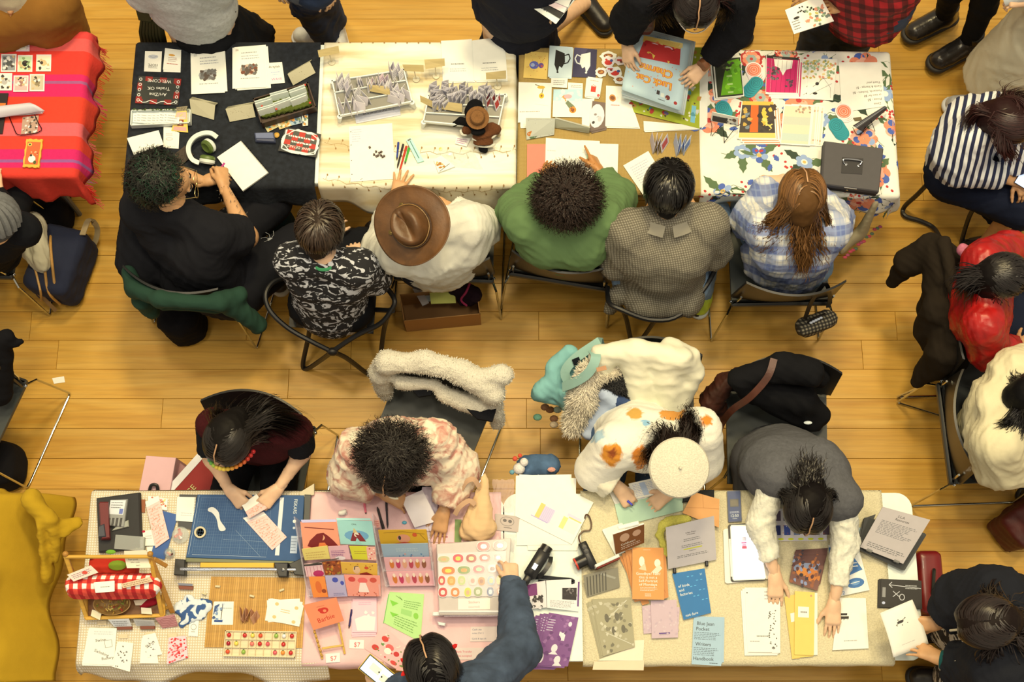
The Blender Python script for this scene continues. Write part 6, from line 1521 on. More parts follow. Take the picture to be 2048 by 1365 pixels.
for k,(x,y,rx,ry,c,lb)in enumerate([(745,200,62,38,(244,236,220),'white rabbit-eared'),(745,240,50,42,(240,226,210),'red and blue'),(835,235,40,34,(236,216,196),'red striped'),(690,322,44,38,(240,230,214),'honey bowl'),(795,320,56,42,(244,236,222),'brown cup'),(760,300,34,26,(232,220,220),'lilac'),(830,378,44,34,(240,232,220),'brown bear bowl')]):
 pts=[]
 for a in range(16):th=6.2832*a/16;pts.append(P(*AG(x+rx*(1+.12*sin(a*2.6+k))*cos(th),y+ry*(1+.12*cos(a*2.1+k))*sin(th))[0],TT+.001+.0006*k))
 o=MB().prism(pts[::-1],.0008).build('sticker',M(c),None);tag(o,lb+' die-cut sticker beside the held poster stack','sticker','die-cut stickers on the mustard cloth')
 c0=at(AG,x,y,.0018+.0006*k);W=rx/3.79/415*2;Hh=ry/3.79/400*2
 mp=lambda u,v,L,c0=c0,W=W,Hh=Hh:c0+V((u-.5)*W,(.5-v)*Hh,L)
 prints([[('e',.5,.45,.3,.25,(150,80,40)),('e',.5,.45,.2,.14,(206,140,70)),('e',.4,.4,.06,.06,DK)],[('e',.5,.6,.3,.25,(206,50,40)),('e',.75,.4,.12,.14,(70,80,130)),('e',.35,.3,.1,.1,(206,60,50))],[('r',.2,.3,.8,.5,(190,40,36)),('e',.6,.6,.15,.15,(120,60,40))]][k%3],mp,W,Hh,o)
sheet('print','white print of a sunflower stem on the mustard cloth','print',AG(65,396,318,402,308,690,60,702),dz=.002,pr=[('l',[(.5,.05),(.75,.12),(.7,.3)],.004,(120,110,60)),('e',.68,.12,.12,.04,(226,180,60)),('e',.7,.34,.08,.07,(240,186,50)),('e',.7,.34,.03,.03,(150,90,30)),('w',.05,.72,.7,.76,1,(150,120,80)),('l',[(.5,.55),(.9,.6)],.002,(240,200,190))])
stackp('print','lettered white sheets peeking out under the sunflower stem print','paper',AG(80,660,250,665,245,730,78,735),2,-1,1,grp='sheets under the stem print')
sheet('print','white print with black lettering behind the sky illustration','print',AG(440,398,552,404,548,660,438,660),dz=.001,pr=[('w',.2,.05,.95,.15,2,(150,134,110))])
sheet('print','illustration of a child and flower on a blue sky on the mustard cloth','print',AG(330,450,552,450,545,662,322,658),dz=.004,pr=[('r',0,0,1,.42,(190,216,226)),('s',14,.05,.05,.95,.4,.012,[(240,244,240),(210,228,232)],3),('e',.42,.32,.13,.12,(214,150,80)),('e',.5,.26,.14,.08,(226,170,160)),('p',[(.5,.4),(.75,.62),(.6,.75),(.42,.5)],(120,128,90)),('e',.68,.74,.12,.12,(226,140,50)),('e',.68,.74,.06,.06,(170,90,40)),('s',8,.55,.62,.8,.86,.004,[(110,60,40)],5)])
stackp('card','white card with a small red house on the mustard cloth','card',AG(590,358,702,372,680,512,574,500),4,-1.2,.6,pr=[('r',.3,.45,.65,.75,(226,60,44)),('l',[(.3,.45),(.45,.36),(.65,.45)],.002,(226,60,44)),('w',.2,.1,.8,.2,1,(226,150,130)),('e',.88,.9,.1,.08,(214,90,80))],grp='cards with a red house',upr=[])
stackp('print','brown zine with a white round moon face on the mustard cloth','zine',AG(625,538,726,552,718,745,604,770),3,.8,1.2,col=(120,98,82),pr=[('e',.42,.5,.52,.42,(232,224,210)),('e',.3,.45,.1,.04,(150,134,120)),('e',.62,.62,.14,.1,(206,196,180)),('e',.2,.72,.1,.05,DK),('l',[(.4,.55),(.55,.52)],.002,DK)],grp='brown moon face zines',upr=[])
sheet('paper','white sheet under the brown moon face zine','paper',AG(545,520,640,520,600,745,545,740),dz=.0005)
t=thing('accordion_zine','pale green accordion zine with an orange flower standing on the mustard cloth','zine',at(AG,360,740))
for k,(qd,zz,c,pr_)in enumerate([((120,668,342,670,335,795,125,832),(.06,.06,.004,.004),(200,196,168),[('s',30,.05,.05,.95,.95,.003,[(214,208,186),(180,176,150)],3),('e',.22,.75,.2,.13,(196,110,40)),('e',.22,.75,.12,.08,(226,150,60)),('p',[(.1,.9),(.4,.9),(.3,1),(.15,1)],(96,120,80))]),((342,670,606,742,600,782,338,740),(.06,.055,.004,.004),(196,190,154),None),((345,662,610,735,606,742,342,670),(.004,.004,.055,.06),(214,206,172),None)]):
 q=[P(*p,TT+z)for p,z in zip(AG(*qd),zz)];f,n,W,Hh=quadmap(q);mb=MB();mb.add([x+n*.0007 for x in q]+[x-n*.0007 for x in q],[(0,1,2,3),(7,6,5,4),(0,4,5,1),(1,5,6,2),(2,6,7,3),(3,7,4,0)]);o=mb.build('panel',M(c),t)
 if pr_:prints(pr_,f,W,Hh,o,lift0=.001)
stackp('paper','white sheet with a teacup sticker, left of the held posters','paper',AG(728,422,880,430,975,740,722,728),3,.4,1,grp='white sheets left of the held posters',pr=[('e',.28,.3,.14,.09,(200,130,60)),('e',.28,.3,.1,.05,(130,76,40)),('l',[(.4,.2),(.5,.28),(.4,.38)],.006,(236,226,210)),('w',.2,.45,.55,.5,1,(200,50,40))],upr=[])
sheet('poster','bright green poster covered with small drawings, under the held stack','poster',AG(960,125,1492,132,1440,748,842,600),dz=.004,th=.001,col=(170,176,40),pr=[('s',70,.04,.04,.96,.96,.014,[(214,206,180),(200,140,60),(120,100,140),(90,150,150),(196,60,50),(230,190,80),(140,110,60)],9),('s',60,.04,.04,.96,.96,.006,[(90,70,50),(240,230,200)],3),('l',[(.9,.74),(.9,.95)],.02,(130,190,200))])
stackp('poster','pale print peeking out on the right of the green poster','poster',AG(1440,200,1496,220,1480,700,1436,742),3,.8,.5,grp='pale prints right of the green poster')
stackp('paper','white sheets along the front edge of the green poster','paper',AG(1012,690,1300,715,1440,752,1015,764),3,0,.4,grp='white sheets before the green poster',dz=0)
# held stack of posters: curved sheets
def curved(name,lbl,cat,qd,zc,bend,col,th=.0012,pr=None,grp=None,bend2=0.,rv=0):
 q=[P(x,y,z)for(x,y),z in zip(qd,zc)];nx,ny=10,10
 def f(u,v,L):
  p=(q[0]*(1-u)+q[1]*u)*(1-v)+(q[3]*(1-u)+q[2]*u)*v;return p+V(0,0,bend*sin(math.pi*v)+bend2*(u-.5)*sin(math.pi*v)-(0 if rv else .02)*v**3+L)
 v,fs=[],[]
 for L in(0,-th):
  for j in range(ny+1):
   for i in range(nx+1):v.append(f(i/nx,j/ny,L))
 n1=(nx+1)*(ny+1)
 for j in range(ny):
  for i in range(nx):a=j*(nx+1)+i;fs.append((a+nx+1,a+nx+2,a+1,a));fs.append((a+n1,a+1+n1,a+nx+2+n1,a+nx+1+n1))
 for i in range(nx):fs.append((i,i+1,n1+i+1,n1+i));a=ny*(nx+1)+i;fs.append((a+1,a,n1+a,n1+a+1))
 for j in range(ny):a=j*(nx+1);fs.append((a+nx+1,a,n1+a,n1+a+nx+1));a+=nx;fs.append((a,a+nx+1,n1+a+nx+1,n1+a))
 o=mk(name,v,fs,M(col),None,True);tag(o,lbl,cat,grp)
 if pr:prints(pr,f,(q[1]-q[0]).length,(q[3]-q[0]).length,o)
 return o
hq=AG(930,5,1372,100,1292,612,846,452);H4=[.94,.94,.86,.86]
for k in range(6):
 e=(6-k)*1.2;curved('poster',ORD[6-k]+' poster sheet from the top of the held stack','poster',[(x+dx*e,y+dy*e)for(x,y),(dx,dy)in zip(hq,((-.4,-1.6),(1.3,-.4),(1.2,.8),(.2,1.6)))],[z-.003*(6-k)-.014 for z in H4],.006,[(214,226,216),(236,232,214),(190,200,190),(232,236,226),(206,216,206),(224,230,222)][k],grp='poster sheets held under the top one')
OR,YE,RD=(236,110,30),(248,200,70),(206,40,38)
# reading direction of the poster is upside down in the picture, so it is printed on the flipped quad
art=[('p',[(.13,.64),(.84,.6),(.78,.9),(.16,.92)],RD),('p',[(.16,.88),(.8,.86),(.8,.96),(.14,.97)],(232,190,90)),('r',.13,.9,.45,.97,(240,206,120))]
art+=[('s',24,.2,.66,.78,.92,.008,[(240,180,70),(236,120,60),(170,24,30),(244,210,120)],6)]
for cx,cy in((.32,.7),(.58,.72)):art+=[('p',[(cx,cy-.09),(cx+.03,cy-.02),(cx+.09,cy),(cx+.03,cy+.02),(cx,cy+.09),(cx-.03,cy+.02),(cx-.09,cy),(cx-.03,cy-.02)],(246,206,80))]
art+=[('l',[(cx+.07*cos(a*.5),.84+.03*sin(a*.5))for a in range(7)],.006,(246,214,200))for cx in(.36,.6)]
for(tx,tv,s)in(('Luck Cat',.34,.15),('Charms',.52,.165)):
 art+=[('t',.5+dx,tv+dy,s,tx,OR,'c',0)for dx,dy in((-.012,0),(.012,0),(0,-.008),(0,.008),(-.008,.006),(.008,-.006))]+[('t',.5,tv,s,tx,YE,'c',0)]
art+=[('e',.1,.08,.03,.025,(170,40,36)),('e',.24,.12,.04,.035,(120,40,36)),('r',.3,.1,.36,.16,(240,240,230)),('r',.38,.12,.43,.18,(60,50,46)),('w',.28,.04,.4,.07,1,DK),('w',.36,.965,.62,.99,1,DK)]+[('s',16,.03,.1,.97,.6,.004,[(130,160,170),(236,150,120),(230,200,140)],8)]
curved('poster','pale blue poster lettered Luck Cat Charms in orange, top of the held stack','poster',flip(hq),[.86,.86,.94,.94],0,(196,214,204),rv=2,pr=art,grp='poster sheets held over the mustard cloth')
accd('small red and white accordion zine on the mustard cloth',AG(1078,770,1195,785,1150,870,1090,880),6,.055,(226,214,206),(206,190,186),seed=3,inner=[('r',.15,.2,.85,.8,(206,90,84))])
accd('small blue and white accordion zine on the mustard cloth',AG(1258,778,1375,795,1330,880,1268,885),6,.055,(214,214,214),(190,196,204),seed=4,inner=[('r',.15,.2,.85,.8,(110,140,190))])
sheet('folder','salmon pink folder under the notebook pages at the left','folder',AG(130,866,330,866,330,1130,128,1128),th=.006,col=(226,130,100))
for(lb,q,dz)in(('blank cream notebook page under the afro wearer\'s hand, left',(272,816,545,838,560,1235,262,1220),.007),('blank cream notebook page at the back of the open notebook',(540,836,680,842,690,1232,552,1230),.008),('blank cream notebook page on the right of the open notebook',(560,858,822,866,812,1236,560,1232),.01)):
 sheet('notebook_page',lb,'paper',AG(*q),dz=dz,th=.002,col=(250,240,214),pr=[('w',.05,.22,.3,.26,1,(190,184,170))])
sheet('letter','tilted typed sheet beside the person with short black hair','paper',AG(858,1028,1048,918,1210,1180,1025,1275),dz=.001,pr=[('w',.15,.12,.85,.7,9,(190,184,184))])
pen('pale green pen under the pointing hand',AG(588,910)[0],AG(590,990)[0],(190,214,150),z=TT+.012)
# --- floral cloth
NEON=(110,176,20)
stackp('zine','black and neon green zine on the floral cloth','zine',AL(158,195,346,178,370,452,184,470),4,-2.6,.6,th=.0018,pr=[('r',.03,.03,.97,.97,(50,54,34)),('p',[(.5,.1),(.92,.06),(.95,.93),(.15,.93),(.3,.5)],NEON),('s',14,.4,.1,.9,.9,.016,[(140,206,30),(90,150,20),(120,190,40)],3),('s',10,.05,.05,.9,.4,.012,[(60,64,40),(80,80,50)],5)]+[('r',.42,.25+i*.2,.62,.29+i*.2,(190,220,120))for i in range(4)],grp='neon green zines',upr=[('r',.03,.03,.97,.97,(46,48,34))])
PK=(206,30,94)
pk=[('r',.02,.02,.98,.95,PK),('p',[(.15,.08),(.8,.08),(.78,.3),(.6,.34),(.5,.5),(.35,.3),(.2,.26)],WH),('s',14,.08,.3,.35,.6,.01,[(110,100,96),(70,60,60)],3),('s',12,.6,.6,.85,.9,.008,[(120,90,96),(90,60,70)],4)]+[('l',[(x,.1),(x,.95)],.0012,(120,14,56))for x in(.15,.3,.45,.6,.75,.9)]+[('r',0,0,1,.07,(40,34,32)),('t',.12,.06,.05,'Sunnyman',WH)]
stackp('zine','magenta zine with a white bird shape on the floral cloth','zine',AL(545,176,742,190,728,442,520,438),4,2.2,2.4,th=.0018,pr=pk,grp='magenta zines',upr=[('r',.02,.02,.98,.95,PK)])
sheet('zine','magenta zine standing out to the left of its stack','zine',AL(520,172,560,176,545,440,515,436),dz=.009,pr=[('r',.1,.03,.98,.95,PK),('r',.1,0,1,.07,(40,34,32)),('s',8,.1,.3,.9,.6,.006,[(110,100,96)],3)])
fz=[('s',60,.05,.03,.95,.5,.009,[(206,180,80),(170,190,140),(230,150,110),(140,160,120),(238,210,130)],4),('l',[(.2,.7),(.4,.6),(.5,.5),(.7,.48)],.002,DK),('e',.35,.62,.07,.04,(50,46,44)),('e',.3,.86,.09,.03,(40,38,36)),('l',[(.1,.9),(.9,.6)],.0014,(90,84,76)),('l',[(.6,.5),(.85,.7),(.9,.95)],.0014,(120,110,100))]
stackp('zine','white zine with yellow flowers and ink drawings on the floral cloth','zine',AL(815,195,1006,198,975,480,795,468),2,-15,-1,th=.003,pr=fz,grp='flower and ink zines')
sheet('letter','white handwritten price letter at the right end of the floral cloth','paper',flip(AL(1015,220,1303,220,1330,520,1035,562)),dz=.001,pr=[('t',.08,.1,.07,'Zines',DK),('t',.06,.2,.07,'Prints - $5',DK),('t',.06,.29,.065,'or two for $8',DK),('t',.04,.38,.065,'Postcards, Stickers - $2',DK),('t',.04,.48,.065,'Cards & Stamps - $1',DK),('t',.06,.57,.065,'Thank you!',DK)])
def ringstack(lbl,x,y,n,dx,dy,col,r=.0145*1.15,g=None):
 for k in range(n):
  c=P(*AL(x+dx*(n-1-k),y+dy*(n-1-k))[0],TT+.0006+.0012*k);o=thing('sticker',ORD[n-1-k]+' '+lbl,'sticker',c,g);R_=r*2.1
  MB().lathe(c,[(0,0),(R_*1.08,0),(R_*1.08,.0007),(0,.0007)],24).build('backing',M((246,226,204)if col[0]>200 else col),o)
  mb=MB();mb.lathe(c+V(0,0,.0009),[(R_*.9,0),(R_*.9,.0002),(0,.0002)],24);mb.build('disc',M(col),o)
  mb=MB()
  for rr_ in(.78,.5,.25):mb.lathe(c+V(0,0,.0012),[(R_*rr_-.0012,0),(R_*rr_+.001,0)],20,cap=False)
  mb.build('ring_print',M((250,206,176)if col[0]>200 else(24,100,102)),o)
CO,TE=(232,120,82),(38,144,142)
ringstack('round coral sticker in the pile between the green and magenta zines',435,272,4,6,14,CO,g='coral stickers by the magenta zines',r=.019)
ringstack('round teal sticker in the pile below the coral ones',452,362,5,-12,14,TE,g='teal stickers below the coral pile',r=.0155)
ringstack('round teal sticker in the pile left of the yellow zines',224,530,4,5,10,TE,g='teal stickers left of the yellow zines',r=.0165)
ringstack('round teal sticker in the pile above the cash box',998,650,6,7,11,TE,g='teal stickers above the cash box',r=.017)
ringstack('round coral sticker in the pile above the cash box',1048,556,3,6,10,CO,g='coral stickers above the cash box',r=.019)
yz=[('r',.03,.03,.97,.97,(70,60,50)),('r',.03,0.,.97,.1,(236,180,70)),('r',.3,.1,.52,.82,(232,100,34)),('s',14,.55,.1,.98,.45,.016,[(50,40,36),(240,190,70),(70,56,46)],3),('s',12,.55,.45,.98,.8,.017,[(240,190,80),(244,206,100),(236,176,60),(60,50,44)],5),('s',10,.04,.15,.3,.8,.014,[(120,130,130),(60,56,50),(200,160,70)],6),('r',.03,.84,.97,.97,(240,200,100))]
stackp('zine','orange and yellow photo zine on the floral cloth','zine',AL(352,486,575,490,592,745,322,742),4,3,3.2,th=.002,pr=yz,grp='orange and yellow photo zines',upr=[('r',.03,.03,.97,.97,(232,150,100))])
stackp('zine','pale beach photo zine on the floral cloth','zine',AL(640,508,838,518,812,790,612,778),6,4.6,.2,th=.0016,pr=[('r',.04,.03,.96,.97,(232,214,170)),('r',.04,.3,.96,.5,(206,204,170)),('r',.04,.72,.96,.9,(200,208,180)),('s',12,.4,.03,.95,.18,.008,[(200,160,120),(170,140,110)],3)],grp='beach photo zines',upr=[('r',.04,.03,.96,.97,(236,214,180)),('s',8,.5,.05,.95,.95,.008,[(200,160,120)],3)])
def easel(lbl,pts,legs):
 t=thing('wire_easel',lbl,'easel',P(*pts[0][:2],TT));mb=MB()
 for L in legs:mb=MB();mb.tube(spl([at(AL,x,y,z)for x,y,z in L],4),.0016,6).build('wire',M((34,31,30),'metal',.5),t,True)
easel('small black wire easel at the left of the floral cloth',[AL(240,690)[0]],[[(135,605,.08),(150,660,.04),(142,720,.003)],[(215,650,.05),(150,722,.003)],[(225,650,.05),(235,770,.003)],[(305,672,.05),(232,770,.003)],[(300,660,.06),(330,652,.05),(345,640,.06)]])
easel('small black wire easel above the cash box',[AL(1190,690)[0]],[[(1110,665,.02),(1150,715,.003),(1240,640,.05)],[(1235,620,.06),(1262,690,.003)],[(1160,720,.003),(1200,660,.05)]])
sheet('zine','black and white photo zine on the left wire easel','zine',AL(150,560,330,600,328,655,140,622),z=[TT+.1,TT+.1,TT+.03,TT+.03],th=.003,pr=[('r',.05,.35,.6,.95,(60,56,50)),('e',.85,.4,.08,.2,(110,80,60)),('s',14,.05,.4,.95,.95,.008,[DK,(190,184,170),GR],2)])
for k in range(4):sheet('zine',['upper','second','third','lowest'][k]+' dark grey zine leaning on the right wire easel','zine',AL(1112+k*9,655+k*6,1330+k*2,520+k*4,1345,528+k*4,1150+k*8,680+k*4),z=[TT+.09-k*.006,TT+.1-k*.006,TT+.04,TT+.03],th=.0025,col=[(90,86,80),(130,126,118),(170,164,150),(70,66,62)][k],grp='dark zines on the right wire easel')
sheet('zine','small brown oval card behind the right wire easel','card',AL(1112,600,1165,592,1175,615,1125,620),dz=.002,col=(110,92,60))
# cash box
t=thing('cash_box','charcoal metal cash box with a folding handle on the floral cloth','cash box',P(1700,340,TT));zt=TT+.095;lid=AL(918,755,1322,806,1290,1102,900,1050)
sb('box',lid,zt-.03,.064,(56,52,50),'matte',par=t,bev=.003,inset=.012);sb('lid',lid,zt,.032,(84,78,72),'matte',par=t,bev=.006)
sb('handle_recess',AL(1040,868,1182,876,1174,985,1032,975),zt+.003,.003,(58,54,50),'matte',par=t,bev=.001)
hpnt=[P(*AL(x,y)[0],zt+z)for x,y,z in((1065,918,.004),(1050,905,.01),(1055,880,.014),(1165,892,.014),(1160,918,.01),(1150,928,.004))];MB().tube(spl(hpnt,4),.0035,8).build('handle',M((214,206,186),'chrome'),t,True)
for x,y in((1065,918),(1150,928)):MB().lathe(P(*AL(x,y)[0],zt+.002),[(0,0),(.006,0),(.006,.004),(0,.005)],12).build('hinge',M((200,190,170),'metal'),t,True)
f0,f1=P(*lid[3],zt),P(*lid[2],zt);dd=(f1-f0).normalized();ff=dd.cross(V(0,0,1));mid=f0.lerp(f1,.46)
MB().lathe(mid+ff*.002-V(0,0,.024),[(0,0),(.006,0),(.006,.004),(0,.005)],12,basis(dd,ff)).build('lock',M((220,206,170),'metal'),t,True)
MB().box(mid+dd*.012+ff*.001-V(0,0,.006),(.06,.003,.004),basis(dd,(0,0,1))).build('nameplate',M((190,184,170),'metal'),t)
# ------------------------------------------------------------------ things on the red table
AR=crop(0,0,2.2)
sheet('sticker','white wreath-shaped sticker at the back of the red table','sticker',AR(70,180,130,180,130,226,70,226),col=(246,214,206),pr=[('e',.5,.5,.4,.4,WH),('s',14,.1,.1,.9,.9,.006,[WH,(230,200,190),(200,190,170)],2)])
r=random.Random(5)
for k,(x,y,w,h,c,lb)in enumerate([(5,238,68,78,(90,90,80),'black and white'),(78,242,66,74,(150,170,110),'green with a dark figure'),(160,240,66,74,(226,190,130),'cream and tan'),(-12,322,66,76,(190,180,160),'pale ink'),(60,332,66,72,(170,120,100),'reddish brown'),(131,326,66,76,(150,130,90),'white with a yellow and black motif')]):
 sheet('art_card','small square art card, '+lb+', on the red table','card',AR(x,y,x+w,y,x+w-2,y+h,x-2,y+h),col=(246,230,206),grp='square art cards on the red table',pr=[('r',.08,.08,.92,.92,tuple(min(255,v+60)for v in c)),('s',14,.15,.15,.85,.85,.01,[c,(70,60,50),(236,226,200),(210,180,120)],k),('e',.5,.5,.2,.18,c if k!=1 else(30,28,26))])
sheet('folder','black folder with an orange label under the magazines at the left edge','folder',AR(-40,410,36,410,10,588,-60,588),th=.006,col=(40,30,28),kind='plastic',pr=[('r',.6,.25,.95,.35,(230,120,40))])
for k in range(5):curved('magazine',NTH[k]+' thin magazine from below in the fan on the red table','magazine',AR(-40,470+k*5,130+k*8,452+k*5,190-k*2,480+k*3,-40,515-k),[TT+.03+.004*(5-k)]*4,.01,[(216,206,196),(180,176,170),(230,214,204),(150,150,150),(226,216,206)][k],grp='magazines fanned on the red table')
sheet('zine','black and cream photo zine with a dark wire stand on the red table','zine',AR(100,515,170,508,165,585,92,590),pr=[('s',30,.05,.05,.95,.95,.007,[(60,54,48),(210,190,160),(120,90,70),(236,220,200)],3)],col=(190,150,120))
o=MB().tube(spl([at(AR,x,y,.006)for x,y in((38,508),(60,560),(78,592),(130,592),(182,574),(168,540),(150,500))],3),.002,6).build('wire_easel',M((50,20,24),'metal'),None,True);tag(o,'dark wire easel holding a photo zine on the red table','easel')
t=thing('phone','phone in a wavy yellow case with a cat sticker on the red table','phone',P(66,307,TT));q=[P(*p,TT)for p in AR(120,615,192,618,174,742,102,738)];pts=[]
for i in range(4):
 for k in range(10):
  f=k/10;p=q[i].lerp(q[(i+1)%4],f);nn=(q[(i+1)%4]-q[i]).cross(V(0,0,1)).normalized();pts.append(p+nn*(.0022*sin(f*6.28*3)))
pts=pts[::-1]if True else pts
MB().prism(pts,.01).build('case',M((238,180,60),'plastic'),t);q2=[q[0].lerp(q[2],.1),q[1].lerp(q[3],.1),q[2].lerp(q[0],.1),q[3].lerp(q[1],.1)];fz_,n_,W_,H_=quadmap([p+V(0,0,.01)for p in q2])
prints([('r',0,0,1,1,(226,100,50)),('e',.2,.12,.16,.08,(246,200,80)),('e',.2,.12,.08,.04,DK),('e',.5,.76,.28,.16,(246,240,226)),('e',.4,.6,.1,.05,DK),('e',.75,.9,.12,.08,(80,90,40)),('s',8,.3,.3,.9,.6,.004,[(120,50,40),(240,180,120)],2)],fz_,W_,H_,t)
# ------------------------------------------------------------------ things on the front left table
BA,BB,BC,BD,BE,BF,BG,BH=crop(120,960,3.412),crop(580,940,3.212),crop(1020,940,3.211),crop(1430,960,3.37),crop(1700,1000,3.739),crop(580,980,6.827),crop(850,1060,8.533),crop(130,1080,5.25)
t=thing('black_case','black zip case at the back left corner of the white cloth','case',P(235,1045,TT));sb('body',BA(245,125,540,85,552,470,262,497),TT+.035,.034,(52,50,46),'matte',par=t,bev=.008)
t=thing('stapler','dark red stapler lying on the black case','stapler',P(205,1040,TT+.036));q=BA(268,150,328,150,338,400,285,405)
sb('arm',q,TT+.075,.014,(110,34,34),'plastic',par=t,bev=.005);sb('base',BA(262,160,325,158,340,410,278,412),TT+.052,.015,(90,26,28),'plastic',par=t);sb('grip',BA(262,315,300,300,312,390,258,395),TT+.082,.01,(66,66,68),'plastic',par=t,bev=.006)
t=thing('blade_pack','clear case of black handled tools on the black case','tool case',P(235,1025,TT+.036));sb('tray',BA(342,138,462,132,435,325,318,312),TT+.052,.016,(150,146,130),'plastic',par=t);sh('label',BA(345,140,450,140,430,240,330,235),z=TT+.052,th=.0006,col=(226,222,206),pr=[('w',.1,.1,.9,.6,3,GR),('r',.7,.6,.95,.95,(110,120,170))],par=t)
for k in range(4):a,b=BA(338+k*27,262)[0],BA(328+k*27,318)[0];MB().tube([P(*a,TT+.054),P(*b,TT+.054)],.004,6).build('tool_handle',M((34,32,32),'plastic'),t,True)
slab('small_case','small clear case beside the tool case on the black case','case',BA(400,300,465,275,468,320,350,350),TT+.046,.01,(170,166,140),'gloss')
t=thing('parts_box','clear lidded parts box in front of the black case','box',P(258,1088,TT));sb('tray',BA(382,378,575,392,570,485,372,470),TT+.03,.03,(150,146,116),'plastic',par=t)
for k in range(5):sb('contents',BA(392+k*36,400+k*2,422+k*36,402+k*2,420+k*36,470,388+k*36,466),TT+.033,.004,(196,190,130)if k%2 else(170,168,150),'plastic',par=t,bev=.001)
q=[P(*p,TT+.038)for p in BA(380,376,577,390,572,488,370,472)];MB().prism(q[::-1],.002).build('lid',MG((220,216,190),.3),t)
sheet('folder','royal blue folder under the pink pamphlets','folder',BA(690,210,806,240,712,545,620,520),dz=.003,th=.004,col=(34,84,140),kind='plastic')
sheet('paper','white sheet under the blue folder','paper',BA(590,460,700,450,690,515,600,510),dz=.002)
sheet('card','brown card at the back edge of the white cloth','card',BA(545,135,582,135,580,225,552,225),dz=.002,col=(160,92,54))
sheet('sticker_sheet','sheet of green and pink flower stickers at the back edge','stickers',BA(600,110,735,130,730,210,600,190),dz=.008,pr=[('s',24,.05,.05,.95,.95,.006,[(130,170,90),(236,160,140),(240,210,120),(200,110,80)],4)])
sheet('paper','white note with faint writing beside the long pink pamphlet','paper',BA(562,350,640,340,650,450,575,452),dz=.008,pr=[('w',.2,.3,.8,.6,2,(180,170,160)),('e',.1,.05,.15,.08,(190,30,60))])
def pamphlet(lbl,q,z=None,dz=0.):
 return sheet('pamphlet',lbl,'pamphlet',q,dz=dz,z=z,th=.003,col=(248,200,176),pr=[('r',0,0,1,.12,(250,234,214)),('s',60,.05,.15,.95,.95,.004,[(244,170,140),(240,150,120),(250,214,194)],5),('w',.1,.15,.9,.95,12,(244,176,150))])
pamphlet('long pink and cream pamphlet across the blue folder',BA(582,152,672,108,746,402,652,468),dz=.012)
pamphlet('pink pamphlet lying diagonally on the paper cutter',BA(1248,262,1388,218,1548,392,1448,482),dz=.025)
sheet('pamphlet','pink and white pamphlet held above the paper cutter','pamphlet',BA(1240,172,1342,98,1412,195,1290,265),z=TT+.055,th=.003,col=(246,190,166),pr=[('r',0,0,1,.5,(250,240,226)),('s',20,.05,.55,.95,.95,.004,[(240,160,130)],5)])
t=thing('notepad','spiral notepad with a blank page beside the paper cutter','notepad',P(372,1018,TT));sh('cover',BA(815,100,940,102,922,345,805,320),dz=.002,th=.005,col=(60,60,58),kind='plastic',par=t);q=BA(800,117,928,120,916,290,790,280);sh('page',q,dz=.009,th=.004,pr=[('w',.25,.62,.9,.8,2,(200,194,180))],par=t)
mb=MB();a,b=P(*q[1],TT+.015),P(*q[2],TT+.015)
for k in range(16):p=a.lerp(b,(k+.5)/16);mb.tube([p-V(.006,0,0),p+V(0,0,.004),p+V(.006,0,-.004)],.001,5)
mb.build('spiral',M((214,196,140),'metal'),t)['kind']='stuff'
def candy(lbl,x,y,r_,cols):
 c=at(BA,x,y);t=thing('sweets_pack',lbl,'sweets',c);MB().lathe(c,[(0,0),(r_,0.),(r_*1.05,.012),(r_*.6,.03),(0,.032)],18).build('wrapper',MG((240,236,224),.35),t,True);rr=random.Random(int(x))
 for k in range(9):a=rr.random()*6.28;d=rr.random()*r_*.6;MB().ball(c+V(d*cos(a),d*sin(a),.022),(.008,.007,.006),n=8,m=5).build('sweet',M(rr.choice(cols),'gloss'),t,True)
candy('clear round pack of red sweets beside the notepad',825,380,.036,[(214,50,40),(236,90,60),(210,40,40),(120,160,60)]);candy('clear round pack of mixed coloured sweets below the red ones',750,502,.024,[(214,60,40),(230,190,80),(60,90,50),(90,40,30)])
# paper cutter
t=thing('paper_cutter','blue gridded rotary paper cutter under the pink pamphlets','paper cutter',P(480,1055,TT));q=BA(938,100,1668,106,1640,560,858,532)
sb('board',q,TT+.022,.02,(62,92,124),'matte',par=t,bev=.003);f,n,W,Hh=quadmap([P(*p,TT+.022)for p in q]);G_=[]
for k in range(33):G_.append(('l',[(.045+k*.0205,.05),(.045+k*.0205,.92)],.0006 if k%4 else .0011,(112,138,158)))
for k in range(19):G_.append(('l',[(.045,.05+k*.0485),(.7,.05+k*.0485)],.0006 if k%4 else .0011,(112,138,158)))
G_+=[('l',[(.02,.02+0*k),(.02,.95)],.0012,(200,210,210)),('l',[(.05,.95),(.7,.95)],.0012,(200,210,210)),('l',[(.3,.7),(.7,.72)],.001,(150,170,180)),('l',[(.4,.55),(.65,.95)],.001,(150,170,180)),('r',.775,.04,.812,.92,(226,222,206)),('e',.925,.4,.016,.026,(240,238,226)),('r',.905,.62,.965,.88,(196,204,204)),('e',.925,.5,.012,.02,(210,214,210)),('w',.908,.64,.96,.86,5,(130,140,150))]
gr=prints(G_,f,W,Hh,t,'grid_print');o=prints([('t',0,.8,1,'FISKARS',(226,228,220),'l')],lambda u,v,L:f(.908+(.8-v)*.045,.06+u*.28/4.4,L),1,1,t,'lettering')
sb('end_panel',BA(1668,100,1712,102,1700,290,1664,290),TT+.028,.026,(56,58,52),'plastic',par=t);sb('foot',BA(785,540,852,545,850,655,775,650),TT+.05,.045,(38,38,36),'plastic',par=t);sb('yellow_rail',BA(958,566,1460,568,1460,600,955,598),TT+.03,.018,(232,176,40),'plastic',par=t,bev=.002)
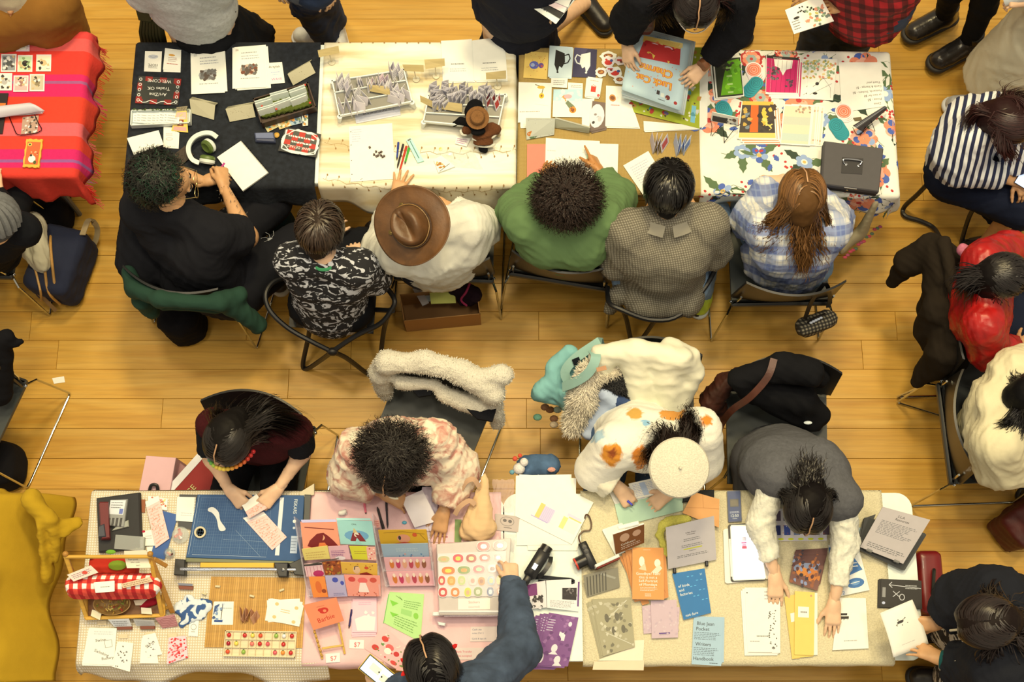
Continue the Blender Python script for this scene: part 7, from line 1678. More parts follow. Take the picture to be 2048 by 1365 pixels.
sb('lower_rail',BA(858,534,1640,560,1638,572,858,560),TT+.026,.016,(120,118,76),'plastic',par=t,bev=.002)
sb('carriage',BA(1458,566,1556,566,1552,665,1490,665),TT+.055,.04,(36,36,36),'plastic',par=t,bev=.006);sb('foot',BA(1560,575,1660,530,1672,655,1600,650),TT+.045,.04,(44,44,40),'plastic',par=t)
MB().tube([at(BA,822,611,.045),at(BA,1610,613,.045)],.0085,12).build('rail',M((226,220,206),'chrome'),t,True);MB().lathe(at(BA,1520,615,.055),[(0,0),(.008,0),(.008,.002),(.003,.003),(0,.003)],16).build('knob',M((96,92,84),'metal'),t,True)
o=MB().prism([p for p in spl([at(BA,x,y,.023)for x,y in((1015,195),(1050,190),(1085,225),(1095,280),(1132,335),(1110,352),(1085,340),(1070,270),(1040,228),(1012,215))][::-1],3,True)],.004).build('bone_folder',M((240,232,206),'plastic'),None);tag(o,'white bone folder on the paper cutter','craft tool')
c=at(BA,960,361,.022);o=MB().lathe(c,[(.0175,0),(.025,0),(.026,.014),(.018,.014),(.0175,0)],28).build('tape_roll',M((214,196,150),'paper'),None,True);tag(o,'roll of masking tape on the paper cutter','tape')
# bamboo mat and what lies on it
q=BA(1032,662,1680,670,1655,1150,985,1145);f,n,W,Hh=quadmap([P(*p,TT+.0005)for p in q]);mt=thing('bamboo_mat','honey coloured bamboo slat mat in front of the paper cutter','mat',f(.5,.5,0));r=random.Random(3)
for k in range(46):
 a,b=k/46,(k+.93)/46;v=[f(a,0,0),f(b,0,0),f(b,1,0),f(a,1,0)];c_=r.choice([(206,150,60),(214,158,70),(198,142,56)])
 MB().prism(v[::-1],.0025).build('slat',M(c_,'wood'),mt)
def peg(lbl,x,y,a,c=(226,206,150),cr=BA,z=TT+.003,L=.022,Wd=.009):
 p=P(*cr(x,y)[0],z);R=rotz(-a);t=thing('clothespin',lbl,'clothespin',p);
 for s in(0,1):MB().box(p+V(0,0,.003+s*.005),(L,Wd,.0038),R@Matrix.Rotation((-.1 if s else .1),3,'Y'),bev=.001).build('prong',M(c,'wood'),t)
 MB().tube([p+R@V(.002,-Wd/2,.0055),p+R@V(.002,Wd/2,.0055)],.0025,8).build('spring',M((150,140,120),'metal'),t,True)
for a_ in[('clothespin at the back left of the bamboo mat',1078,730,4),('clothespin at the back right of the bamboo mat',1515,755,-22),('clothespin in the middle of the bamboo mat',1312,796,15),('clothespin on the blue and white scarf',985,778,20)]:peg(*a_)
stackp('card','blue and white ink card on the bamboo mat','card',BA(1052,832,1186,832,1180,988,1035,984),2,-2,.5,dz=.003,grp='ink cards on the bamboo mat',pr=[('p',[(.05,.2),(.3,.1),(.2,.5),(.02,.6)],(60,84,120)),('s',14,.05,.05,.5,.9,.008,[(60,84,120),(130,150,170),(206,212,206)],3),('r',.1,.82,.5,.92,(50,80,130)),('l',[(.45,.1),(.42,.8)],.003,(90,80,70)),('w',.5,.25,.95,.35,1,(160,160,150))])
accd('terracotta paper fan standing on the bamboo mat',BA(1225,862,1362,895,1330,940,1218,960),7,.04,(206,150,106),(190,130,90),'paper_fan',seed=5)
for k,(dx,dy,a)in enumerate([(0,0,-3),(8,5,6),(-6,12,9),(10,14,12)]):
 sheet('note_card',ORD[3-k]+' cream gilt-lettered note card fanned on the bamboo mat','card',[BA(*p)[0]for p in rect(1528+dx,893+dy,226,150,a)],dz=.003+k*.0016,col=(250,236,208),grp='cream note cards on the bamboo mat',pr=[('e',.2,.2,.06,.08,(226,190,120)),('e',.8,.2,.06,.08,(226,190,120)),('w',.35,.35,.65,.55,2,(214,176,110)),('e',.2,.8,.06,.08,(226,190,120)),('e',.8,.85,.06,.08,(226,190,120))])
t=thing('fruit_tray','pale wooden tray of fruit charms on the front of the bamboo mat','tray',at(BA,1365,1120));q=BA(1130,1032,1612,1040,1600,1212,1116,1202);f,n,W,Hh=quadmap([P(*p,TT+.014)for p in q])
sb('base',q,TT+.008,.006,(240,214,160),'wood',par=t,bev=.001);walls('rim',q,TT+.018,.014,.004,M((242,214,158),'wood'),t);mb=MB()
for k in range(1,9):mb.box((f(k/9,0,0)+f(k/9,1,0))/2,(.0016,Hh,.009),basis(f(1,0,0)-f(0,0,0),(0,0,1)))
for k in range(1,3):mb.box((f(0,k/3,0)+f(1,k/3,0))/2,(W,.0016,.009),basis(f(1,0,0)-f(0,0,0),(0,0,1)))
mb.build('divider',M((242,214,158),'wood'),t);FRU={0:'R',2:'R',3:'Y',4:'O',6:'G',7:'W',8:'R',9:'D',10:'Y',12:'P',13:'R',14:'M',16:'R',18:'O',20:'G',24:'M',25:'A',26:'R'}
FC_={'R':((206,40,36),'red'),'Y':((240,210,80),'yellow'),'O':((226,80,40),'orange-red'),'G':((150,180,70),'green'),'W':((236,226,206),'white'),'D':((170,26,40),'dark red'),'P':((240,120,100),'pink'),'M':((226,90,90),'watermelon'),'A':((240,140,50),'apricot')}
for i,kx in FRU.items():
 u,v=(i%9+.5)/9,(i//9+.5)/3;p=f(u,v,0)-V(0,0,.004);cc,nm=FC_[kx];o=thing('fruit_charm',nm+' fruit charm in the '+NTH[i%9]+' cell of the '+('back','middle','front')[i//9]+' row of the wooden tray','charm',p,'fruit charms in the tray')
 MB().ball(p+V(0,0,.008),(.0095,.01,.006),n=10,m=6).build('fruit',M(cc,'gloss'),o,True);MB().ball(p+V(.001,.0095,.011),(.004,.0025,.002),n=6,m=4).build('leaf',M((60,96,40),'plastic'),o,True)
 # scarf and cards round the picnic basket
F=Field([at(BA,x,y)for x,y in((780,780),(1020,1010))],.04,.006);rs_2=random.Random(4)
for(x,y,x2,y2,r1,r2)in((815,860,1000,860,.022,.03),(880,810,960,930,.02,.022),(830,990,900,930,.014,.026),(800,880,860,940,.016,.02)):F.cap(at(BA,x,y,.004),at(BA,x2,y2,.006),r1,r2,.02,sq=(0,0,1),fl=2.2)
F.cut((0,0,TT+.001),(0,0,-1));o=soft('scarf',F,tt2('blue_patchwork',(60,90,130),(222,222,212),22,.47,.5,1.5,.6),None,.008,.04,3);tag(o,'blue and white patterned scarf between the basket and the bamboo mat','scarf')
sheet('card','small white card with a round face drawing in front of the scarf','card',BA(882,958,948,962,940,1072,874,1066),dz=.001,pr=[('e',.5,.42,.3,.2,(160,154,140)),('e',.5,.42,.25,.16,WH),('w',.3,.66,.7,.78,1,GR)])
sc=[('t',.3,.4,.12,'Swine',DK,'l',10),('t',.3,.65,.11,'Sixlinking',DK,'l',-20),('l',[(.6,.35),(.85,.32),(.9,.5),(.68,.55),(.6,.35)],.0015,GR),('t',.6,.88,.1,'Buttery',DK,'l',10),('w',.2,.08,.9,.2,2,(196,190,180))]
stackp('zine','white zine lettered by hand, front left corner of the white cloth','zine',BA(202,1010,388,1014,366,1266,150,1256),3,-1,1,pr=sc,grp='hand lettered zines',upr=[])
sheet('zine','white zine with small insect drawings beside the hand lettered zine','zine',BA(392,1105,502,1115,476,1312,352,1276),dz=.001,pr=[('s',16,.1,.08,.9,.95,.004,[DK,GR],5)])
sheet('zine','white zine under the sketch-covered one','zine',BA(556,1080,650,1085,672,1255,544,1254),dz=.001,pr=[('w',.3,.5,.7,.6,1,GR)]);sheet('zine','white sketch-covered zine tilted on top of another','zine',BA(560,1066,650,1045,698,1192,600,1215),dz=.003,pr=[('t',.1,.6,.2,'Surtn',DK,'l',25),('s',14,.1,.1,.9,.95,.004,[(180,176,170),GR],5)])
sheet('pouch','pink and red patterned paper pouch on the white cloth','pouch',BA(742,1078,858,1065,872,1215,728,1262),dz=.001,th=.006,bev=True,col=(248,200,190),pr=[('s',60,.03,.03,.97,.97,.006,[(214,40,44),(226,90,90),(240,160,150)],5)])
def stand_card(lbl,q,qh,col,pr=None):
 t=thing('card_stand',lbl,'card stand',at(BA,*qh[:2]));sh('card',BA(*q),z=[TT+.05,TT+.05,TT+.012,TT+.012],th=.0015,col=col,pr=pr,par=t);sb('holder',BA(*qh),TT+.016,.014,(130,60,36),'wood',par=t,bev=.002)
stand_card('wooden card stand with a white lettered card in front of the basket',(328,956,470,950,490,1002,370,1005),(385,1006,490,1002,490,1022,388,1025),(226,220,204),[('w',.1,.2,.9,.9,3,GR)])
stand_card('wooden card stand with a faint grey card in front of the basket',(500,955,640,962,650,1000,520,1000),(545,1000,645,998,645,1020,548,1022),(206,196,176),[('w',.1,.2,.9,.9,3,(170,164,150))])
sheet('print','dusty pink print of wavy lines at the right foot of the basket','print',BA(650,948,780,920,806,1000,700,1015),z=[TT+.05,TT+.05,TT+.004,TT+.004],th=.002,col=(206,140,130),pr=[('l',[(x/10,.2+k*.14+.05*sin(x*1.1+k))for x in range(11)],.0016,(150,76,76))for k in range(6)])
for x,y in((400,1056),(585,1040),(735,1052),(255,965)):sheet('label_strip',['leftmost of the tan label strips','middle tan label strip','rightmost of the tan label strips','tan label strip at the basket foot'][(400,585,735,255).index(x)]+', lying before the basket','label',BA(x,y,x+62,y-4,x+62,y+28,x+2,y+30),dz=.001,col=(226,200,150),grp='tan label strips by the basket')
t=thing('clothespin','dark red clothespin with a grey card, right of the basket','clothespin',at(BA,858,735));sb('prong',BA(808,722,908,726,906,752,812,748),TT+.012,.01,(140,70,44),'wood',par=t,bev=.001);sh('grey_card',BA(802,704,905,712,905,726,812,722),z=TT+.016,th=.001,col=(130,130,134),par=t)
# picnic basket stand
t=thing('basket_stand','honey wood folding basket stand with a red gingham bag at the front left','basket',P(255,1175,TT));wd=M((226,168,60),'wood');wd2=M((190,130,50),'wood')
def bar(name,a,b,w=.016,h=.016,m=wd):pa,pb=P(*a[:2],TT+a[2]),P(*b[:2],TT+b[2]);MB().box((pa+pb)/2,((pb-pa).length,w,h),basis(pb-pa,(0,0,1)),bev=.003).build(name,m,t)
H_=lambda x,y,z:(*BH(x,y)[0],z)
MB().tube([at(BH,10,180,.27),at(BH,905,178,.27)],.008,10).build('handle_rail',wd,t,True)
for s in((5,150),(895,150)):MB().ball(at(BH,*s,.28),.013,n=10,m=8).build('rail_cap',wd2,t,True)
bar('upright',H_(890,150,.27),H_(1020,800,.04),.018,.014);bar('upright',H_(5,170,.27),H_(225,810,.04),.018,.014);bar('brace',H_(900,190,.26),H_(1130,770,.02),.022,.01,wd2);bar('brace',H_(10,180,.26),H_(200,640,.02),.02,.01,wd2);bar('brace',H_(930,200,.25),H_(1070,280,.18),.018,.01,wd2)
for a,b in(((220,620,.04),(220,830,.04)),((215,828,.04),(1045,795,.04)),((1035,560,.04),(1035,800,.04)),((1120,700,.02),(990,740,.02))):bar('base_bar',H_(*a),H_(*b))
sb('bottom',BH(230,600,1030,580,1030,790,230,820),TT+.02,.01,(150,100,56),'wood',par=t)
gx=BH(85,370,925,345,968,628,80,610);F=Field([P(*p,TT+.2)for p in gx],.06,.0065);F.cap(at(BH,120,480,.16),at(BH,900,470,.16),.048,.048,.02,sq=(0,0,1),fl=1.);F.cap(at(BH,120,560,.12),at(BH,900,560,.12),.035,.035,.02)
m,nt,b=_nt('gingham');co=coord(nt)
s1=math_(nt,'GREATER_THAN',math_(nt,'SINE',dotv(nt,(165,0,0),co)),0.);s2=math_(nt,'GREATER_THAN',math_(nt,'SINE',dotv(nt,(0,150,-60),co)),0.)
nt.links.new(mixc(nt,s2,mixc(nt,s1,A((248,236,210)),A((226,70,50))),mixc(nt,s1,A((226,74,54)),A((186,28,30)))),b.inputs[0]);b.inputs['Roughness'].default_value=.9;bump(nt,b,noise(nt,200,2).outputs[0],.3,.001)
o=soft('gingham_bag',F,m,t,.004,.05,2)
F=Field([at(BH,100,250,.12),at(BH,900,330,.12)],.06,.0075);F.box(at(BH,520,280,.12),(.105,.035,.03),None,.01,.01);soft('red_felt',F,M((200,50,30),'cloth'),t,.004,.04)
for(x,y,w,h,c,nm)in((550,270,.04,.022,(130,150,40),'leaf'),(480,130,.022,.01,(120,170,50),'leaf'),(230,180,.03,.01,(60,90,50),'leaf')):MB().ball(at(BH,x,y,.165),(w,h,.006),n=12,m=6).build(nm,M(c,'cloth'),t,True)
c=at(BH,520,680,.03);MB().lathe(c,[(.05,0),(.075,.02),(.082,.04),(.078,.041),(.07,.02),(.045,.004),(0,.004)],30,flat=.6).build('basket_bowl',M((176,134,70),'wood'),t,True);rb=random.Random(9)
for k in range(46):a=rb.random()*6.28;d=rb.random()**.5;MB().tube([c+V(d*.066*cos(a),d*.038*sin(a),.03),c+V(d*.066*cos(a)+rb.uniform(-.012,.012),d*.038*sin(a)+rb.uniform(-.012,.012),.038)],.0028,5).build('dried_flower',M(rb.choice([(196,150,60),(170,60,40),(130,140,50),(214,180,90),(150,90,40)]),'matte'),t)
for(lb,q,zz,c,pr_)in(('cream lettered card pegged to the top rail of the basket stand',(625,180,885,178,900,295,650,300),.24,(236,220,180),[('t',.12,.3,.17,'Paper goods',DK),('t',.2,.55,.17,'take a peek',DK),('t',.4,.82,.16,'(yay!)',DK)]),('white printed card leaning at the left of the gingham bag',(20,370,270,270,350,345,90,440),.225,(240,206,176),[('w',.1,.2,.9,.8,3,(140,90,110)),('e',.6,.5,.1,.2,(206,70,50))]),
('tan lettered strip across the gingham bag',(585,465,890,390,925,440,610,510),.225,(220,186,140),[('w',.05,.15,.95,.9,2,(150,110,80))]),('white cloud-shaped tag on the gingham bag',(300,450,520,430,520,545,320,560),.222,(250,240,216),[('w',.3,.4,.8,.6,1,(120,120,110))]),
('cream tag at the front left foot of the basket stand',(285,735,385,765,365,845,270,800),.06,(236,218,170),None),('cream tag at the front right of the basket stand',(798,712,905,722,915,785,802,778),.06,(238,222,180),None),('cream scarf label inside the basket',(720,640,870,620,800,690,740,690),.05,(236,214,170),None)):
 sheet('tag_card',lb,'tag',BH(*q),z=TT+zz,th=.002,col=c,pr=pr_,bev=(c[1]==240))
MB().prism([P(*p,TT+.238)for p in BH(622,118,850,112,885,178,625,180)][::-1],.002).build('card_back',M((226,208,170)),t);F=Field([at(BH,870,690,.04)],.08,.007);F.cap(at(BH,820,690,.035),at(BH,940,650,.035),.016,.016);soft('red_pouch',F,M((170,24,40),'cloth'),t)
# ------------------------------------------------------------------ things on the pink cloth
def rack(lbl,qd,tiers):
 t=thing('card_rack',lbl,'rack',sum([P(x,y,TT)for x,y in qd],Vector())/4);q=[P(x,y,TT)for x,y in qd];g=MG((236,220,216),.28)
 for s in(0,1):
  a,b=(q[0],q[3])if s==0 else(q[1],q[2]);mb=MB();nn=(q[1]-q[0]).normalized()*.003
  v=[a,a+V(0,0,.2),b+V(0,0,.06),b];mb.add([x-nn for x in v]+[x+nn for x in v],[(0,1,2,3),(7,6,5,4),(0,4,5,1),(1,5,6,2),(2,6,7,3),(3,7,4,0)]);mb.build('side_panel',g,t)
 for k in range(tiers):
  a,b=q[0].lerp(q[3],(k+.9)/tiers),q[1].lerp(q[2],(k+.9)/tiers);z=.1-.075*k/max(1,tiers-1);MB().box((a+b)/2+V(0,0,z),((b-a).length,.003,.05),basis(b-a,(0,0,1))).build('shelf_front',g,t);MB().box((a+b)/2+V(0,.02,z-.02),((b-a).length,.04,.003),basis(b-a,(0,0,1))).build('shelf',g,t)
 return t
rack('clear acrylic four tier card rack full of small zines on the pink cloth',BB(75,340,560,320,588,820,130,830),4);rack('clear acrylic card rack of wide cards beside the zine rack',BB(568,400,900,395,935,755,625,760),4)
HAIR=lambda c:[('p',[(.42,.45),(.6,.42),(.72,.55),(.85,.75),(.95,.95),(.75,1),(.3,1),(.12,.9),(.2,.7)],c),('e',.52,.6,.1,.12,(226,160,110)),('p',[(.4,1),(.45,.8),(.6,.8),(.68,1)],(226,120,60))]
TZ=[(.2,.145),(.165,.12),(.13,.085),(.1,.05)]
bk_=[(0,'coral zine with a dark haired woman, top left of the zine rack',(140,440,632,440,688,782,182,812),(240,150,110),[('l',[(.1,.2),(.9,.3)],.004,(110,30,30))]+HAIR((120,24,26))),
(0,'mint zine with a red haired figure in a tent, top right of the zine rack',(640,420,1118,428,1166,762,690,745),(160,206,186),[('t',.4,.18,.08,'OPAL',DK),('e',.5,.62,.35,.22,(110,160,180)),('p',[(.35,.75),(.45,.3),(.6,.6)],(206,176,110)),('p',[(.4,.5),(.6,.5),(.75,.85),(.3,.85)],(130,40,44)),('e',.5,.58,.07,.1,(226,206,170)),('p',[(.42,.95),(.5,.7),(.62,.95)],(150,196,180))]),
(1,'yellow zine in the second tier of the zine rack',(160,815,512,768,548,945,202,965),(232,206,110),[('w',.1,.3,.9,.9,3,(206,170,90))]),(1,'pink zine with purple lines in the second tier of the zine rack',(520,778,792,762,832,955,552,950),(226,172,168),[('w',.1,.3,.8,.8,4,(130,70,120)),('e',.5,.9,.25,.15,(236,216,206))]),
(1,'yellow-green zine in the second tier of the zine rack',(810,775,1060,778,1075,960,858,952),(216,206,50),[('w',.2,.3,.9,.6,2,(170,140,50))]),(1,'pink strawberry zine at the end of the second tier',(1040,785,1162,785,1182,968,1062,962),(240,176,150),[('s',10,.1,.1,.9,.9,.004,[(206,60,70),WH],3)]),
(2,'pink striped zine in the third tier of the zine rack',(190,1020,432,1000,472,1175,225,1190),(244,196,184),[('l',[(x,.2),(x,1)],.002,(206,130,140))for x in(.1,.3,.5,.7,.9)]+[('e',.7,.8,.3,.25,(190,50,100)),('r',0,0,1,.15,DK)]),
(2,'brown autumn zine in the third tier of the zine rack',(438,990,692,972,702,1150,480,1165),(150,74,34),[('s',24,.05,.05,.95,.95,.008,[(190,90,40),(110,40,24),(216,130,50),(170,140,50)],3)]),(2,'golden zine with a face in the third tier of the zine rack',(690,992,1190,1012,1195,1175,712,1145),(232,180,66),[('e',.42,.6,.1,.35,(236,190,140)),('l',[(.36,.6),(.38,.3),(.48,.28)],.004,DK),('e',.7,.4,.06,.12,(214,80,40)),('s',8,.05,.1,.95,.9,.004,[(180,110,40)],4),('p',[(.5,.9),(.7,.75),(.9,1),(.5,1)],(150,40,30))])]
for(ti,lb,q,c,p_)in bk_:sheet('zine',lb,'zine',BF(*q),z=[TT+TZ[ti][0],TT+TZ[ti][0],TT+TZ[ti][1],TT+TZ[ti][1]],th=.003,col=c,pr=p_,grp='zines in the zine rack')
for(lb,q,c)in(('lavender zine edge behind the coral one',(150,412,625,405,632,440,160,450),(190,180,200)),('second mint zine behind the tent zine',(632,388,1098,392,1105,415,640,420),(170,210,190))):sheet('zine',lb,'zine',BF(*q),z=TT+.2,th=.003,col=c)
for(lb,q,c,p_)in(('orange zine in the lowest tier of the zine rack',(120,690,222,688,245,818,150,822),(238,140,60),[('e',.5,.5,.2,.3,(220,110,50)),('e',.8,.7,.15,.1,(150,70,40))]),('lavender zine with blue flowers in the lowest tier',(225,682,345,680,368,815,248,820),(180,170,190),[('e',.5,.2,.16,.12,(70,80,160)),('e',.85,.35,.1,.1,(70,80,160)),('w',.3,.8,.9,.95,2,(110,110,150))]),('salmon zine with roses and a standing figure in the lowest tier',(346,676,578,682,586,815,372,812),(238,150,124),[('e',.2,.2,.1,.12,(206,70,60)),('e',.8,.22,.1,.12,(206,80,60)),('e',.5,.25,.14,.14,(230,100,90)),('p',[(.42,.35),(.58,.35),(.66,.8),(.34,.8)],(244,220,196)),('s',12,.1,.8,.9,.98,.004,[(150,60,50),(200,90,60)],3)])):
 sheet('zine',lb,'zine',BB(*q),z=[TT+.1,TT+.1,TT+.045,TT+.045],th=.003,col=c,pr=p_,grp='zines in the zine rack')
sheet('pen_like_strip','thin black strip across the zine rack','ruler',BF(200,1030,665,930,668,940,205,1042),z=TT+.15,th=.002,col=DK)
FIG=[('e',.15+k*.14,.5,.05,.3,c)for k,c in enumerate([(214,120,50),(196,60,90),(226,160,120),(190,70,80),(210,130,60),(150,90,60)])]+[('e',.15+k*.14,.25,.03,.14,(246,214,180))for k in range(6)]
for k,(lb,q,c,p_)in enumerate([('golden card with swirls at the back of the wide card rack',(566,390,876,386,890,478,582,478),(222,168,40),[('l',[(.1,.2),(.5,.12),(.95,.3)],.002,(140,100,30)),('e',.5,.6,.14,.3,(226,150,110)),('e',.42,.55,.03,.15,DK),('e',.74,.35,.05,.14,(214,90,40)),('l',[(.85,.3),(.95,.7)],.002,(140,100,30)),('p',[(.2,1),(.5,.85),(.8,1)],(190,70,50))]),('grey-blue sea card in the wide card rack',(582,480,886,474,895,562,602,562),(158,176,180),[('w',.3,.3,.8,.6,2,(190,200,190)),('s',8,.3,.75,.9,.95,.005,[(214,150,130),(90,130,160)],3)]),
('dusty pink card with faint figures in the wide card rack',(602,566,902,562,908,650,618,652),(228,168,160),FIG),('pink card with a row of small bright figures in the wide card rack',(618,656,922,650,932,748,642,752),(238,172,164),FIG)]):
 sheet('wide_card',lb,'card',BB(*q),z=[TT+.19-k*.04,TT+.19-k*.04,TT+.13-k*.035,TT+.13-k*.035],th=.003,col=c,pr=p_)
t=thing('easel','small bamboo easel on the pink cloth','easel',at(BB,250,1100));bm=M((232,182,80),'wood')
for a,b in(((150,1010,.06),(208,1218,.006)),((312,985,.06),(352,1185,.006)),((205,1150,.025),(345,1128,.025))):MB().box((P(*BB(*a[:2])[0],TT+a[2])+P(*BB(*b[:2])[0],TT+b[2]))/2,((P(*BB(*a[:2])[0],TT+a[2])-P(*BB(*b[:2])[0],TT+b[2])).length,.009,.007),basis(P(*BB(*b[:2])[0],TT+b[2])-P(*BB(*a[:2])[0],TT+a[2]),(0,0,1)),bev=.002).build('bar',bm,t)
for k in range(6):MB().ball(at(BB,158+k*9.5,1045+k*30,.058-k*.008),.0065,n=8,m=5).build('bamboo_node',M((206,150,60),'wood'),t,True)
sheet('zine','orange zine lettered in red on the bamboo easel','zine',BB(85,872,298,822,346,972,150,1032),z=[TT+.12,TT+.12,TT+.07,TT+.07],th=.004,col=(242,140,92),pr=[('e',.52,.38,.14,.12,(206,50,36)),('e',.42,.32,.07,.06,(206,50,36)),('e',.54,.4,.05,.06,(242,140,92)),('t',.5,.78,.26,'Barbie',(206,50,36),'c',4),('w',.35,.16,.6,.22,1,(206,100,70))])
stackp('zine','pale pink zine with a white bird drawing beside the bamboo easel','zine',BB(402,832,556,825,558,1045,400,1046),4,-1,2.5,th=.003,col=(248,196,190),pr=[('w',.25,.1,.8,.2,2,(226,150,170)),('p',[(.1,.6),(.5,.5),(.95,.55),(.9,.95),(.2,.95)],(248,230,206)),('s',6,.4,.4,.9,.7,.008,[(250,236,220)],3)],grp='pale pink bird zines',upr=[])
pen('navy pen beside the pale pink bird zines',BB(398,900)[0],BB(378,1022)[0],(50,44,90))
sheet('print','bright green printed sheet with garden drawings','print',BB(640,785,862,800,838,1108,604,985),dz=.001,col=(186,222,130),pr=[('p',[(.05,.25),(.3,.3),(.15,.42)],(130,200,60)),('p',[(.1,.6),(.35,.6),(.2,.72)],(130,200,60)),('r',.4,.42,.7,.55,(160,206,110)),('e',.82,.5,.07,.07,(140,200,70)),('l',[(.2,.1),(.4,.2),(.3,.12)],.0015,(80,120,50)),('w',.45,.18,.95,.38,4,(120,160,80)),('w',.25,.62,.9,.92,5,(120,160,80))])
sheet('print','second green sheet under the garden drawings print','print',BB(632,800,700,800,640,960,598,990),dz=0,col=(110,180,90));sheet('print','pink print of strawberry dolls tilted at the front of the pink cloth','print',BB(602,1010,782,1165,680,1280,478,1150),dz=.001,col=(246,186,170),pr=[('e',.25,.3,.1,.1,(214,60,50)),('e',.5,.45,.12,.12,(230,100,90)),('e',.52,.6,.1,.12,WH),('e',.2,.75,.1,.1,(206,60,50)),('e',.75,.5,.08,.1,(206,50,50)),('e',.85,.85,.1,.08,(220,70,60)),('e',.3,.5,.06,.05,(100,140,70)),('s',18,.1,.1,.95,.95,.005,[(206,60,60),(240,220,190),(110,140,70)],4)])
sheet('print','pink strawberry doll print at the very front edge of the pink cloth','print',BB(700,1180,800,1190,790,1300,680,1290),dz=0.,col=(244,180,160),pr=[('s',16,.1,.1,.9,.9,.007,[(206,60,50),(226,180,90),(120,140,70)],4)])
for(lb,q)in(('small price tag reading $7 below the bird zines',(382,1092,476,1096,474,1152,380,1148)),('small price tag reading $7 at the foot of the bamboo easel',(228,1185,320,1178,322,1236,232,1242))):sheet('price_tag',lb,'price tag',BB(*q),dz=.001,col=(252,236,220),pr=[('t',.3,.8,.75,'$7',(230,90,90))])
for(lb,q,tx)in(('clear-backed notice card to the right on the pink cloth',(1160,1010,1352,1006,1350,1104,1156,1106),[('t',.06,.25,.17,'Cash: yes',(100,110,130)),('t',.06,.48,.15,'notes 3 for 2',(100,110,130)),('t',.06,.85,.15,'Cards & taps ok',(100,110,130))]),('notice card with pink lettering half hidden at the front of the pink cloth',(1040,1145,1256,1145,1252,1222,1060,1222),[('t',.1,.4,.24,'Bank Transfer',(220,80,100)),('t',.1,.75,.24,'also accepted',(220,80,100))])):sheet('notice_card',lb,'card',BB(*q),dz=.001,col=(230,206,184),pr=tx)
# sticker box
t=thing('sticker_box','clear topped box of sticker charms with a Stickers label on the pink cloth','box',at(BB,1160,720));zt=TT+.09;bq=BB(940,478,1420,440,1385,935,958,935)
sb('case',bq,zt-.006,.085,(206,186,164),'plastic',par=t,bev=.004);sb('insert',BB(948,540,1390,520,1375,812,960,818),zt-.001,.006,(232,214,196),'paper',par=t,bev=.001);sb('front_strip',BB(955,905,1372,905,1372,918,955,918),zt+.001,.005,(236,224,204),'gloss',par=t,bev=.001)
sheet('label','white label lettered Stickers',None,BB(1080,830,1285,825,1285,896,1080,900),z=zt-.005,th=.0008,col=WH,pr=[('t',.5,.45,.34,'Stickers',(240,130,130),'c'),('t',.5,.85,.26,'(assorted)',(240,150,150),'c')],par=t)
sb('front_frame',BB(985,932,1370,932,1368,942,990,944),TT+.07,.02,(120,104,96),'metal',par=t,bev=.001);sb('rubber_corner',BB(915,915,985,912,985,938,915,940),TT+.06,.03,(236,230,214),'plastic',par=t);sb('rubber_corner',BB(945,975,1000,985,995,1005,955,1000),TT+.03,.025,(236,230,214),'plastic',par=t)
q=[P(*p,zt+.012)for p in bq];MB().prism(q[::-1],.002).build('clear_lid',MG((246,236,224),.04),t)
ST=[(1000,285,110,90,'red heart with a white cat',(226,70,66),(246,226,206)),(1280,270,110,90,'red heart with a pale figure',(226,70,66),(246,214,186)),(322,505,100,60,'pair of green and peach faces',(190,180,120),(236,170,110)),(565,490,90,80,'round half red half green',(220,40,60),(200,206,40)),(790,490,90,80,'dark red ring with a cream face',(160,30,20),(240,206,130)),(1020,480,95,70,'red heart-cheeked white face',(214,70,60),(244,220,190)),(1250,475,80,70,'dusty rose round',(190,90,90),(240,206,196)),
(398,700,115,75,'orange and yellow pumpkin',(226,110,30),(240,206,50)),(665,690,110,75,'green and orange round',(130,150,80),(220,150,60)),(920,675,100,75,'pink apple round',(214,110,110),(160,206,150)),(1150,665,80,75,'pink flower with dark hair',(240,180,170),(90,24,30)),(285,870,60,90,'red capped figure',(206,50,50),(244,214,160)),(450,875,70,90,'orange dog',(226,150,50),(236,180,90)),(625,870,65,90,'green hooded figure',(190,196,120),(236,200,150)),(815,870,70,90,'pale lace figure',(220,200,180),(230,150,130)),(965,880,60,80,'brown checked square',(190,120,50),(150,80,40)),(1130,870,65,90,'blue hatted figure',(130,150,160),(236,170,90)),(1265,860,45,90,'mustard strip',(196,160,40),(210,176,60)),
(305,1070,75,90,'red bow figure',(206,40,40),(244,220,190)),(515,1070,75,90,'orange suited figure',(236,120,30),(240,214,190)),(730,1070,60,90,'yellow trousered figure',(200,200,40),(230,160,110)),(905,1060,75,90,'green tree shaped figure',(140,150,90),(236,206,170)),(1115,1060,60,90,'blue suited figure',(60,80,120),(236,220,200)),(1270,1050,45,80,'brown edged figure',(190,110,80),(236,200,170))]
for(x,y,rx,ry,lb,c1,c2)in ST:
 o=thing('sticker',lb+' sticker in the clear topped box','sticker',P(*BG(x,y)[0],zt),'stickers in the clear topped box');k_=lambda s:[P(*BG(x+rx*1.18*s*cos(a),y+ry*1.18*s*sin(a)*(1+.12*cos(2*a)))[0],zt+.0005)for a in[-6.2832*j/16 for j in range(16)]]
 MB().prism(k_(.95),.0012).build('edge',M((246,224,200)),o);MB().prism([p+V(0,0,.0012)for p in k_(.84)],.0008).build('face',M(c1,'gloss'),o);MB().prism([p+V(0,-.001,.002)for p in k_(.42)],.0006).build('motif',M(c2,'gloss'),o)
 mb=MB();mb.col=A((70,40,34));
 for s in(-1,1):mb.ball(P(*BG(x+s*rx*.16,y)[0],zt+.0032),.0009,n=6,m=4)
 mb.build('eye_dot',MC(),o,vc=True)
